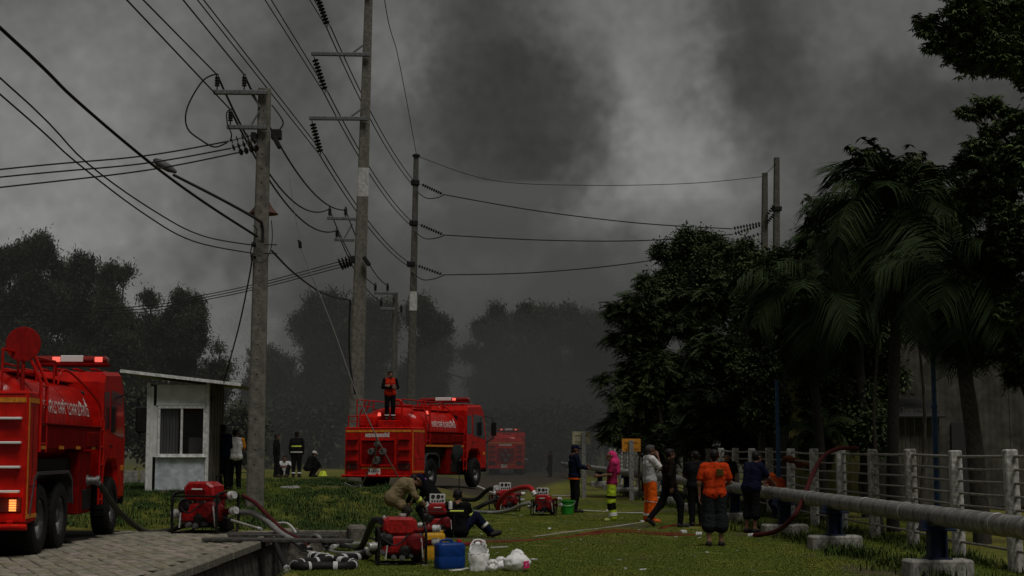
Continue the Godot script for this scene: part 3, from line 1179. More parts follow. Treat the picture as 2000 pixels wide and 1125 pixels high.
func clump_mesh(kind: String, sd: int) -> MB:
	var r := RandomNumberGenerator.new()
	r.seed = sd
	var mb := MB.new()
	if kind == "narrow":
		for i in 26:
			var p := Vector3(r.randfn(), r.randfn(), r.randfn()) * 0.2
			var dir := (Vector3(r.randf_range(-1, 1), r.randf_range(-1.4, 0.5), r.randf_range(-1, 1))).normalized()
			var t := r.randf_range(0.7, 1.3)
			mb.col = Color(t, t, t)
			leaf(mb, p, dir, Vector3(r.randf_range(-1, 1), r.randf_range(-1, 1), r.randf_range(-1, 1)).normalized(), r.randf_range(0.13, 0.24), 0.055)
	elif kind == "broad":
		for i in 26:
			var p := Vector3(r.randfn(), r.randfn(), r.randfn()) * 0.17
			var dir := (p.normalized() + Vector3(r.randf_range(-0.6, 0.6), r.randf_range(-0.9, 0.2), r.randf_range(-0.6, 0.6))).normalized()
			var t := r.randf_range(0.7, 1.3)
			mb.col = Color(t, t, t)
			leaf(mb, p, dir, (Vector3.UP + Vector3(r.randf_range(-0.6, 0.6), 0, r.randf_range(-0.6, 0.6))).normalized(), r.randf_range(0.12, 0.2), 0.085)
	elif kind == "feather":
		for k in 4:
			var a := r.randf() * TAU
			var out := Vector3(cos(a), r.randf_range(-0.1, 0.6), sin(a)).normalized()
			var ln := r.randf_range(0.38, 0.6)
			var side := out.cross(Vector3.UP).normalized()
			var t := r.randf_range(0.75, 1.25)
			for i in 9:
				var u := (i + 1) / 9.0
				var p := out * ln * u + Vector3.DOWN * 0.22 * u * u
				for sg in [-1.0, 1.0]:
					var dir: Vector3 = (side * sg + out * 0.5 + Vector3.DOWN * r.randf_range(0.25, 0.7)).normalized()
					var q := t * r.randf_range(0.85, 1.15)
					mb.col = Color(q, q, q)
					leaf(mb, p, dir, Vector3.UP, 0.135 * (1.15 - 0.5 * absf(u - 0.5)), 0.05)
	elif kind == "whorl":
		for k in 3:
			var o := Vector3(r.randf_range(-0.2, 0.2), r.randf_range(-0.12, 0.12), r.randf_range(-0.2, 0.2))
			for i in 9:
				var a := TAU * i / 9.0 + r.randf_range(-0.3, 0.3)
				var dir := Vector3(cos(a), r.randf_range(-1.1, -0.1), sin(a)).normalized()
				var q := r.randf_range(0.7, 1.3)
				mb.col = Color(q, q, q)
				leaf(mb, o, dir, Vector3.UP, r.randf_range(0.16, 0.25), 0.068)
	elif kind == "palmate":
		for k in 3:
			var a := r.randf() * TAU
			var p := Vector3(cos(a) * 0.22, r.randf_range(-0.05, 0.15), sin(a) * 0.22)
			for i in 7:
				var b := a + (i - 3) * 0.62
				var dir := Vector3(cos(b), -0.5, sin(b)).normalized()
				var q := r.randf_range(0.8, 1.2)
				mb.col = Color(q, q, q)
				leaf(mb, p, dir, Vector3.UP, 0.2, 0.06)
	return mb

var clumps := {}

func clump(kind: String, m: Material) -> Array:
	var key := kind + m.resource_name
	if not clumps.has(key):
		clumps[key] = [clump_mesh(kind, 21).mesh(m), clump_mesh(kind, 22).mesh(m), clump_mesh(kind, 23).mesh(m)]
	return clumps[key]

# blobs: [px, py, radius px]; one crown at one distance
func tree(called: String, label: String, category: String, group: String, dist: float, base_px: float, blobs: Array, count: int, kind: String, size: float, c0: Color, c1: Color, gap := -0.06, depth := 0.8, trunk_r := 0.16, clump_m := "leaf") -> void:
	var root := thing(called, label, category, gp(base_px, dist), 0.0, group)
	var o := root.position
	var lm := M(clump_m, 1, 1, 1, 0.75, {"back": 0.22})
	var bl := []
	var tot := 0.0
	for b in blobs:
		var r: float = b[2] * dist / F
		bl.append([at(b[0], b[1], dist + rng.randf_range(-1, 1) * r * depth) - o, r, b[2] * b[2]])
		tot += b[2] * b[2]
	# each mass of the crown breaks up into smaller tufts with air between them
	var tufts := []
	tot = 0.0
	for b in bl:
		for q in (12 if b[1] > size * 0.8 else 5):
			var dir := Vector3(rng.randfn(), rng.randfn(), rng.randfn()).normalized()
			var tr: float = b[1] * rng.randf_range(0.26, 0.52)
			tufts.append([b[0] + dir * (b[1] - tr * 0.6) * Vector3(1, 1, depth) * pow(rng.randf(), 0.3), tr, tr * tr])
			tot += tr * tr
	var fn := FastNoiseLite.new()
	fn.seed = rng.randi() % 1000
	fn.frequency = 1.0
	fn.fractal_octaves = 2
	var xfs := [[], [], []]
	var cols := [[], [], []]
	for b in tufts:
		var k := int(count * b[2] / tot)
		var tint := rng.randf_range(0.75, 1.2)
		for i in k:
			var dir := Vector3(rng.randfn(), rng.randfn(), rng.randfn()).normalized()
			var rr: float = b[1] * pow(rng.randf(), 0.5)
			rr *= 1.0 + 0.4 * fn.get_noise_3dv(dir * 2.0 + b[0] * 0.7)
			var p: Vector3 = b[0] + dir * rr * Vector3(1, 1, depth)
			if fn.get_noise_3dv(p * 0.85 / size) < gap - 0.12:
				continue
			if p.y + o.y < ground(p.x + o.x, p.z + o.z) + 0.1:
				continue
			var s := size * rng.randf_range(0.6, 1.25)
			var q := i % 3
			var bs := Basis.from_euler(Vector3(rng.randf_range(-0.5, 0.5), rng.randf() * TAU, rng.randf_range(-0.5, 0.5)))
			xfs[q].append(Transform3D(bs.scaled(Vector3(s, s, s)), p))
			var cc := c0.lerp(c1, rng.randf()) * tint
			if rng.randf() < 0.12:
				cc = cc * Color(1.35, 1.5, 1.15)
			cc.a = 1.0
			cols[q].append(cc)
	var ms := clump(kind, lm)
	for q in 3:
		if xfs[q].size():
			var mm := many("crown", ms[q], xfs[q], cols[q], root)
			mm.set_meta("kind", "stuff")
	# trunk and limbs
	var bark := M("bark", 0.075, 0.065, 0.05, 0.95, {"wear": 0.6, "dirt": 0.4})
	var low: Vector3 = bl[0][0]
	var top: Vector3 = bl[0][0]
	var mean := Vector3.ZERO
	for b in bl:
		mean += b[0]
		if b[0].y - absf(b[0].x) * 1.5 > top.y - absf(top.x) * 1.5: top = b[0]
	mean /= bl.size()
	var mb := MB.new()
	var pts := bez([Vector3(0, -0.1, 0), Vector3(mean.x * 0.25 + rng.randf_range(-0.2, 0.2), top.y * 0.3, mean.z * 0.3), Vector3(mean.x * 0.7, top.y * 0.62, mean.z * 0.7), top], 12)
	var rad := []
	for i in pts.size():
		rad.append(lerpf(trunk_r, trunk_r * 0.2, float(i) / (pts.size() - 1)))
	mb.tube(pts, rad, 8)
	put("trunk", mb, bark, root)
	mb = MB.new()
	for b in bl:
		var j := clampi(int(pts.size() * clampf((b[0].y - b[1] * 1.2) / maxf(top.y, 0.1), 0.1, 0.9)), 0, pts.size() - 2)
		var s: Vector3 = pts[j]
		var e: Vector3 = b[0]
		if (e - s).length() < 0.3:
			continue
		mb.tube(bez([s, s.lerp(e, 0.5) + Vector3(0, -0.12 * (e - s).length(), 0), e], 6), [trunk_r * 0.45, trunk_r * 0.4, trunk_r * 0.33, trunk_r * 0.26, trunk_r * 0.2, trunk_r * 0.14, trunk_r * 0.1].slice(0, 7), 5)
		for w in 4:
			var t := Vector3(rng.randfn(), rng.randfn() * 0.7 + 0.3, rng.randfn()).normalized()
			mb.tube([s.lerp(e, 0.6), e.lerp(e + t * b[1], 0.5), e + t * b[1] * 0.85], [trunk_r * 0.16, trunk_r * 0.1, trunk_r * 0.05], 4)
	if mb.v.size():
		put("limbs", mb, bark, root)

func frond_mesh(sd: int, ln: float, droop: float) -> MB:
	var r := RandomNumberGenerator.new()
	r.seed = sd
	var mb := MB.new()
	var pts := []
	for i in 15:
		var u := i / 14.0
		pts.append(Vector3(0, ln * (0.75 * u - droop * u * u), -ln * (u * 0.8 - 0.12 * u * u)))
	mb.col = Color(1.1, 1.15, 0.8)
	mb.tube(pts, [0.022, 0.021, 0.02, 0.019, 0.018, 0.017, 0.016, 0.015, 0.013, 0.011, 0.01, 0.008, 0.006, 0.005, 0.003], 4)
	for i in 50:
		var u := 0.1 + 0.89 * i / 49.0
		var f := u * 14.0
		var k := mini(int(f), 13)
		var p: Vector3 = pts[k].lerp(pts[k + 1], f - k)
		var t: Vector3 = (pts[k + 1] - pts[k]).normalized()
		var up := Vector3.RIGHT.cross(t).normalized()
		if up.y < 0.0: up = -up
		for sg in [-1.0, 1.0]:
			var l: float = ln * 0.3 * (0.5 + 0.9 * sin(PI * clampf(u * 0.92 + 0.05, 0, 1))) * r.randf_range(0.8, 1.1)
			var dir: Vector3 = (Vector3.RIGHT * sg * 0.85 + t * 0.7 + up * 0.12 + Vector3.DOWN * r.randf_range(0.05, 0.35)).normalized()
			var q := r.randf_range(0.5, 1.7)
			mb.col = Color(q, q, q)
			var w := t * 0.019
			var m := p + dir * l * 0.5
			var e := p + dir * l + Vector3.DOWN * l * r.randf_range(0.25, 0.6)
			var n: Vector3 = (up + Vector3.RIGHT * sg * 0.3).normalized()
			mb.tri(p - w * 0.6, p + w * 0.6, m + w, n, n, n)
			mb.tri(p - w * 0.6, m + w, m - w, n, n, n)
			mb.tri(m - w, m + w, e, n, n, n)
	return mb

func palm(label: String, dist: float, base_px: float, crown: Vector2, ln: float, count: int, lift: float, tr: float) -> void:
	var root := thing("palm_tree", label, "palm tree", gp(base_px, dist), 0.0, "palms behind the fence")
	var top := at(crown.x, crown.y, dist) - root.position
	var fm := M("frond", 0.02, 0.036, 0.009, 0.75, {"back": 0.25})
	var ms := [frond_mesh(31, ln, 0.55).mesh(fm), frond_mesh(32, ln, 0.85).mesh(fm), frond_mesh(33, ln * 0.9, 1.15).mesh(fm)]
	var mb := MB.new()
	var pts := bez([Vector3(0, -0.2, 0), top * Vector3(0.25, 0.35, 0.3), top * Vector3(0.7, 0.7, 0.7), top], 14)
	var rad := []
	for i in pts.size():
		rad.append(tr * lerpf(1.15, 0.75, float(i) / (pts.size() - 1)) * (1.0 if i % 2 else 1.06))
	mb.tube(pts, rad, 10)
	var trunk := put("trunk", mb, M("palm_bark", 0.08, 0.074, 0.063, 0.95, {"wear": 0.3, "dirt": 0.35, "bump": 0.8}) if base_px > 1900.0 else M("palm_bark_dark", 0.035, 0.032, 0.027, 0.95, {"wear": 0.3, "dirt": 0.35, "bump": 0.8}), root)
	mb = MB.new()
	mb.tube([top - (top - pts[-3]).normalized() * 0.45, top, top + Vector3(0, 0.35, 0)], [tr * 0.8, tr * 1.2, tr * 0.4], 10)
	put("crown_shaft", mb, M("palm_shaft", 0.07, 0.085, 0.03, 0.7, {"wear": 0.4, "dirt": 0.5}), trunk)
	for i in count:
		var a := TAU * (i * 0.382) + rng.randf_range(-0.2, 0.2)
		var u := float(i) / count
		var el := lerpf(lift, lift - 1.75, u) + rng.randf_range(-0.15, 0.15)
		var o := put("frond", ms[clampi(int(u * 3.2), 0, 2)], null, root)
		var s := rng.randf_range(0.85, 1.1)
		o.transform = Transform3D(Basis.from_euler(Vector3(el, a, rng.randf_range(-0.3, 0.3))).scaled(Vector3(s, s, s)), top + Vector3(0, 0.15, 0))

func build_trees() -> void:
	var e0 := Color(0.024, 0.03, 0.016)
	var e1 := Color(0.05, 0.058, 0.03)
	var gl := "tall trees behind the hut"
	tree("eucalyptus_tree", "tallest dark gum tree at the left edge above the red disc", "tree", gl, 80.0, 40, [[30, 505, 44], [72, 498, 40], [10, 570, 55], [66, 575, 55], [30, 650, 60], [80, 660, 55], [40, 740, 60], [-10, 700, 60], [90, 600, 40]], 6200, "narrow", 1.1, e0, e1)
	tree("eucalyptus_tree", "dark gum tree with rounded double top second from the left edge", "tree", gl, 82.0, 150, [[118, 535, 32], [168, 527, 34], [146, 580, 46], [170, 640, 48], [135, 700, 52], [180, 740, 50], [200, 600, 36], [120, 620, 44]], 5000, "narrow", 1.1, e0, e1)
	tree("eucalyptus_tree", "thin gum tree with a ragged open top leaning right above the hut", "tree", gl, 78.0, 235, [[222, 528, 24], [243, 535, 18], [212, 570, 26], [226, 625, 40], [236, 690, 46], [225, 760, 48], [255, 700, 34]], 3400, "narrow", 1.0, e0, e1, -0.08)
	tree("eucalyptus_tree", "small narrow gum tree just behind the hut roof", "tree", gl, 84.0, 300, [[294, 590, 24], [290, 635, 30], [302, 690, 40], [290, 760, 50], [320, 680, 34], [272, 650, 24]], 3000, "narrow", 1.0, e0, e1, -0.08)
	tree("eucalyptus_tree", "bushy gum tree between hut and nearest utility pole", "tree", gl, 84.0, 360, [[368, 595, 30], [345, 618, 28], [390, 620, 22], [370, 655, 36], [345, 700, 42], [385, 740, 42]], 4200, "narrow", 1.05, e0, e1)
	tree("eucalyptus_tree", "lowest thin gum sapling beside the hanging guy wire", "tree", gl, 84.0, 425, [[430, 685, 17], [436, 715, 18], [415, 715, 20], [420, 760, 32], [400, 800, 36]], 900, "narrow", 1.1, e0, e1, -0.1)
	for b in [[60, 815, 60, "dark low bush behind the left fire engine tank"], [200, 825, 52, "dark low bush behind the left fire engine cab"], [330, 830, 55, "dark low bush behind the hut window side"], [450, 835, 45, "dark low bush between hut and utility pole"]]:
		tree("bush", b[3], "bush", "bushes under the left trees", 72.0, b[0], [[b[0] - 40, b[1], b[2]], [b[0] + 35, b[1] + 5, b[2]], [b[0], b[1] + 25, b[2]]], 900, "broad", 1.5, e0, e1, -0.5, 0.6, 0.08)
	var gm := "tall trees in the smoke"
	tree("eucalyptus_tree", "hazy tall tree crown just left of the tallest power pole", "tree", gm, 128.0, 640, [[642, 600, 42], [602, 640, 40], [655, 660, 55], [615, 720, 55], [660, 770, 60], [590, 780, 50]], 4200, "narrow", 1.8, e0, e1)
	tree("eucalyptus_tree", "hazy tree crown between the tallest power pole and the short pole", "tree", gm, 132.0, 720, [[715, 605, 42], [745, 620, 36], [720, 680, 55], [735, 760, 60]], 3000, "narrow", 1.8, e0, e1)
	tree("eucalyptus_tree", "hazy tree crown immediately right of the white banded far pole", "tree", gm, 126.0, 830, [[822, 612, 34], [846, 640, 34], [835, 700, 44], [866, 690, 20], [815, 770, 55], [862, 740, 24]], 3400, "narrow", 1.7, e0, e1)
	tree("eucalyptus_tree", "hazy low tree right behind the nearest utility pole", "tree", gm, 125.0, 520, [[515, 712, 34], [545, 740, 42], [500, 770, 42], [545, 800, 52]], 2800, "narrow", 1.7, e0, e1)
	tree("eucalyptus_tree", "smoky tree with ragged left side right of the gap in the trees", "tree", gm, 138.0, 960, [[945, 640, 26], [972, 628, 28], [930, 690, 26], [965, 700, 38], [928, 738, 22], [975, 780, 50]], 3400, "narrow", 1.8, e0, e1)
	tree("eucalyptus_tree", "smoky round tree behind the far fire engine", "tree", gm, 140.0, 1040, [[1030, 630, 36], [1062, 640, 40], [1030, 710, 56], [1045, 790, 62]], 3400, "narrow", 1.9, e0, e1)
	tree("eucalyptus_tree", "smoky tree above the beige sign board", "tree", gm, 142.0, 1110, [[1105, 635, 40], [1135, 650, 42], [1110, 720, 60], [1110, 800, 66]], 3400, "narrow", 1.9, e0, e1)
	tree("eucalyptus_tree", "smoky tree half hidden behind the dark feathery tree", "tree", gm, 140.0, 1185, [[1172, 640, 42], [1205, 660, 42], [1180, 730, 62], [1180, 810, 66]], 3200, "narrow", 1.9, e0, e1)
	for b in [[520, 850, 60, "hazy shrubs under the trees left of the middle fire engine"], [640, 850, 60, "hazy shrubs behind the middle fire engine"], [900, 850, 60, "hazy shrubs right behind the fire engine cab"], [1080, 855, 60, "hazy shrubs behind the beige sign"]]:
		tree("bush", b[3], "bush", "bushes in the smoke", 120.0, b[0], [[b[0] - 55, b[1], b[2]], [b[0] + 45, b[1], b[2]], [b[0], b[1] + 5, b[2]]], 700, "broad", 2.4, e0, e1, -0.5, 0.5, 0.08)
	# right hand side
	var f0 := Color(0.03, 0.043, 0.018)
	var f1 := Color(0.062, 0.086, 0.032)
	var gr := "trees behind the white fence"
	tree("broad_tree", "dark round topped tree rising behind the feathery tree on the right", "tree", gr, 62.0, 1360, [[1342, 480, 32], [1378, 478, 34], [1292, 492, 20], [1330, 530, 46], [1392, 530, 44], [1290, 560, 34], [1350, 600, 60], [1420, 490, 22], [1440, 520, 26]], 6000, "broad", 0.72, f0, f1)
	tree("feathery_tree", "dark feathery tree with drooping branches above the orange sign", "tree", gr, 54.0, 1300, [[1215, 605, 28], [1250, 600, 32], [1262, 545, 22], [1270, 650, 52], [1330, 620, 55], [1210, 670, 34], [1270, 730, 58], [1340, 710, 62], [1200, 750, 34], [1235, 800, 52], [1320, 800, 62], [1215, 845, 40], [1290, 860, 40], [1230, 590, 22], [1200, 600, 16]], 6000, "feather", 0.85, f0, f1, -0.3)
	tree("feathery_tree", "dark feathery tree behind the men at the fence", "tree", gr, 50.0, 1420, [[1400, 590, 48], [1440, 560, 42], [1460, 620, 55], [1400, 680, 62], [1460, 720, 62], [1400, 790, 66], [1470, 810, 62], [1370, 850, 46], [1450, 860, 46], [1500, 560, 44], [1520, 660, 50], [1510, 760, 50], [1450, 500, 30]], 6000, "feather", 0.85, f0, f1, -0.4)
	tree("shrub", "pale green shrub hanging over the fence left of the orange sign", "shrub", gr, 52.0, 1250, [[1252, 790, 24], [1246, 820, 20], [1262, 770, 18]], 240, "feather", 0.8, Color(0.03, 0.045, 0.014), Color(0.06, 0.08, 0.025), -0.4, 0.8, 0.05)
	tree("shrub", "tall dark shrubs filling the gap between the palms", "shrub", gr, 43.0, 1570, [[1560, 600, 60], [1640, 560, 60], [1560, 690, 52], [1660, 650, 62], [1690, 720, 50], [1500, 700, 42], [1700, 560, 50], [1610, 760, 44], [1720, 640, 48], [1520, 620, 50], [1810, 520, 50], [1720, 480, 60], [1840, 620, 36], [1700, 800, 40], [1730, 740, 40], [1580, 790, 34], [1640, 800, 30]], 8000, "broad", 0.75, f0, f1, -0.4, 0.6)
	tree("shrub", "dark stemmy shrub in front of the warehouse right of the yellow wall", "shrub", gr, 40.0, 1690, [[1680, 780, 34], [1700, 830, 38], [1665, 840, 30], [1720, 860, 34]], 620, "broad", 0.7, f0, f1, -0.1, 0.8, 0.06)
	tree("broad_tree", "dark leafy tree filling the space behind the palm crowns", "tree", gr, 46.0, 1600, [[1450, 500, 30], [1470, 540, 44], [1530, 530, 46], [1500, 600, 50], [1590, 490, 46], [1650, 440, 46], [1610, 560, 60], [1720, 380, 46], [1790, 370, 50], [1700, 470, 60], [1790, 450, 60], [1860, 400, 60], [1680, 620, 56], [1560, 660, 56]], 8200, "broad", 0.68, f0, f1, -0.3, 0.5)
	tree("vine_tree", "dark leafy climber hanging down at the right edge over the wall", "tree", gr, 36.0, 2150, [[1920, 620, 40], [1975, 650, 44], [1930, 690, 26], [1985, 720, 36], [1860, 640, 34], [2020, 680, 60]], 1500, "feather", 0.7, f0, f1, -0.3)
	tree("broad_tree", "narrow dark tree between the feathery trees and the slim blue post", "tree", gr, 43.0, 1500, [[1490, 545, 34], [1520, 580, 40], [1490, 640, 44], [1530, 680, 36], [1488, 720, 44], [1500, 800, 44], [1470, 600, 30]], 3600, "broad", 0.64, f0, f1, -0.3, 0.6)
	palm("leafy palm nearest the slim blue post with fronds over the fence", 38.0, 1608, Vector2(1578, 600), 2.6, 32, 0.4, 0.11)
	palm("palm leaning left beneath the taller palm crown", 40.0, 1690, Vector2(1672, 530), 2.5, 30, 0.3, 0.11)
	palm("tall palm with the widest crown in the middle of the palms", 33.0, 1740, Vector2(1752, 440), 2.8, 36, 0.4, 0.12)
	palm("palm with grey leaning trunk beside the thick blue post", 29.0, 1915, Vector2(1866, 560), 2.4, 28, 0.25, 0.15)
	palm("small ground level palm fronds just behind the fence rail", 40.0, 1596, Vector2(1598, 866), 1.3, 14, 0.5, 0.09)
	tree("papaya_like_tree", "slender tree with open palmate leaves left of the tall palm top", "tree", gr, 33.0, 1720, [[1690, 308, 26], [1722, 310, 26], [1700, 350, 28], [1738, 345, 26], [1720, 385, 32]], 130, "palmate", 0.85, Color(0.02, 0.03, 0.009), Color(0.05, 0.066, 0.02), -0.5, 0.8, 0.05)
	tree("papaya_like_tree", "small pale leaved sapling top poking above the left palms", "tree", gr, 38.0, 1600, [[1592, 400, 18], [1598, 425, 22]], 40, "palmate", 0.85, Color(0.03, 0.04, 0.012), Color(0.07, 0.08, 0.03), -0.6, 0.8, 0.04)
	tree("papaya_like_tree", "yellowish leaved young tree behind the tall palm crown", "tree", gr, 34.0, 1790, [[1785, 322, 26], [1770, 350, 26], [1800, 345, 26]], 80, "palmate", 0.9, Color(0.035, 0.045, 0.014), Color(0.08, 0.085, 0.03), -0.6, 0.8, 0.05)
	tree("overhanging_tree", "near feathery leaved tree hanging in from the top right corner", "tree", gr, 25.0, 2330, [[1808, 42, 24], [1850, 60, 40], [1900, 30, 52], [1960, 40, 66], [1880, 100, 42], [1940, 105, 52], [1910, 138, 26], [1985, 110, 46], [1860, 20, 32], [2010, 30, 70], [2030, 130, 60], [1785, 42, 10], [1820, 95, 14]], 3000, "whorl", 0.52, f0 * 1.3, f1 * 1.3, -0.35)
	tree("overhanging_tree", "dark green tree crowding the right edge below the corner tree", "tree", gr, 28.0, 2260, [[1885, 215, 18], [1925, 215, 32], [1975, 230, 46], [1935, 290, 46], [1985, 330, 62], [1890, 320, 30], [1935, 390, 62], [1985, 450, 62], [1940, 500, 66], [1890, 540, 32], [1955, 585, 52], [1990, 640, 40], [2040, 280, 70], [2040, 480, 80]], 6000, "whorl", 0.55, f0 * 1.15, f1 * 1.2, -0.42)
# ---------------------------------------------------------------- poles and wires
func putw(called: String, mb: MB, m: Material, root: Node3D) -> MeshInstance3D:
	var o := put(called, mb, m, root)
	o.position = -root.position
	return o

func shaft(mb: MB, a: Vector3, b: Vector3, w0: float, w1: float, turn := 0.1, depth := 0.8) -> void:
	var rings := []
	for q in [[a, w0], [b, w1]]:
		var h: float = q[1] / 2
		var ring := PackedVector3Array()
		for p in [[-1, -0.78], [-0.78, -1], [0.78, -1], [1, -0.78], [1, 0.78], [0.78, 1], [-0.78, 1], [-1, 0.78]]:
			ring.push_back(q[0] + Vector3(p[0] * h, 0, p[1] * h * depth).rotated(Vector3.UP, turn))
		rings.append(ring)
	mb.loft(rings, false)

func arm_bar(mb: MB, a: Vector3, b: Vector3, w: float) -> void:
	var xf := along(a, b)
	mb.box(xf.translated_local(Vector3(0, (b - a).length() / 2, 0)), Vector3(w, (b - a).length(), w), w * 0.12)

func pin_insulator(p: Vector3, s: float, root: Node3D) -> void:
	var mb := MB.new()
	var pr := []
	for k in 4:
		pr.append([0.055 * s, (0.05 + k * 0.07) * s])
		pr.append([0.075 * s, (0.065 + k * 0.07) * s])
		pr.append([0.055 * s, (0.09 + k * 0.07) * s])
	mb.lathe(X(p), [[0.018 * s, -0.12 * s], [0.018 * s, 0.05 * s]] + pr + [[0.035 * s, 0.35 * s], [0.035 * s, 0.38 * s]], 10)
	putw("insulator", mb, M("porcelain", 0.018, 0.017, 0.016, 0.3), root)

func disc_string(a: Vector3, b: Vector3, n: int, r: float, root: Node3D) -> void:
	var mb := MB.new()
	var xf := along(a, b)
	var l := (b - a).length()
	mb.lathe(xf, [[r * 0.16, 0.0], [r * 0.16, l]], 6)
	for k in n:
		var y := l * (0.12 + 0.76 * k / maxf(n - 1, 1))
		mb.lathe(xf.translated_local(Vector3(0, y, 0)), [[r * 0.25, -r * 0.2], [r * 0.5, -r * 0.1], [r, 0.0], [r, r * 0.08], [r * 0.3, r * 0.2]], 10)
	putw("insulator_string", mb, M("porcelain"), root)

func bolt_holes(a: Vector3, b: Vector3, n: int, w0: float, w1: float, root: Node3D, y0 := 0.1, y1 := 0.98) -> void:
	var mb := MB.new()
	for k in n:
		var t := lerpf(y0, y1, float(k) / (n - 1))
		var w := lerpf(w0, w1, t)
		var p := a.lerp(b, t) + Vector3(0, 0, w * 0.8 / 2 + 0.001)
		mb.lathe(Transform3D(Basis.from_euler(Vector3(PI / 2, 0.1, 0)), p), [[0.0, -0.004], [0.014, -0.004], [0.014, 0.006], [0.0, 0.006]], 8)
	putw("bolt_holes", mb, M("hole_black", 0.01, 0.01, 0.01, 0.9), root)

func wire(label: String, group: String, pts: Array, w_px: float, sag := 0.0, called := "power_line") -> void:
	# pts: [px, py, distance]; radius from the drawn width at the far end
	var p := []
	for q in pts:
		p.append(q if q is Vector3 else at(q[0], q[1], q[2]))
	var s := []
	if p.size() == 2:
		for i in 25:
			var t := i / 24.0
			s.append(p[0].lerp(p[1], t) - Vector3(0, sag * 4.0 * t * (1.0 - t), 0))
	else:
		s = bez(p, 30)
	var d: float = pts[-1].z * -1.0 if pts[-1] is Vector3 else pts[-1][2]
	var mb := MB.new()
	mb.tube(s, maxf(w_px * 0.5 * d / F, 0.006), 5)
	tag(put(called, mb, M("cable_black", 0.014, 0.014, 0.014, 0.6)), label, "cable" if called != "power_line" else "power line", group)

func back_line(px: float, py: float, d: float, qx: float, qy: float, d0: float) -> Array:
	# the same wire further towards the viewer, level with where it ends
	var y := 880.0 - (880.0 - py) * d / d0
	return [px + (qx - px) * (y - py) / (qy - py), y, d0]

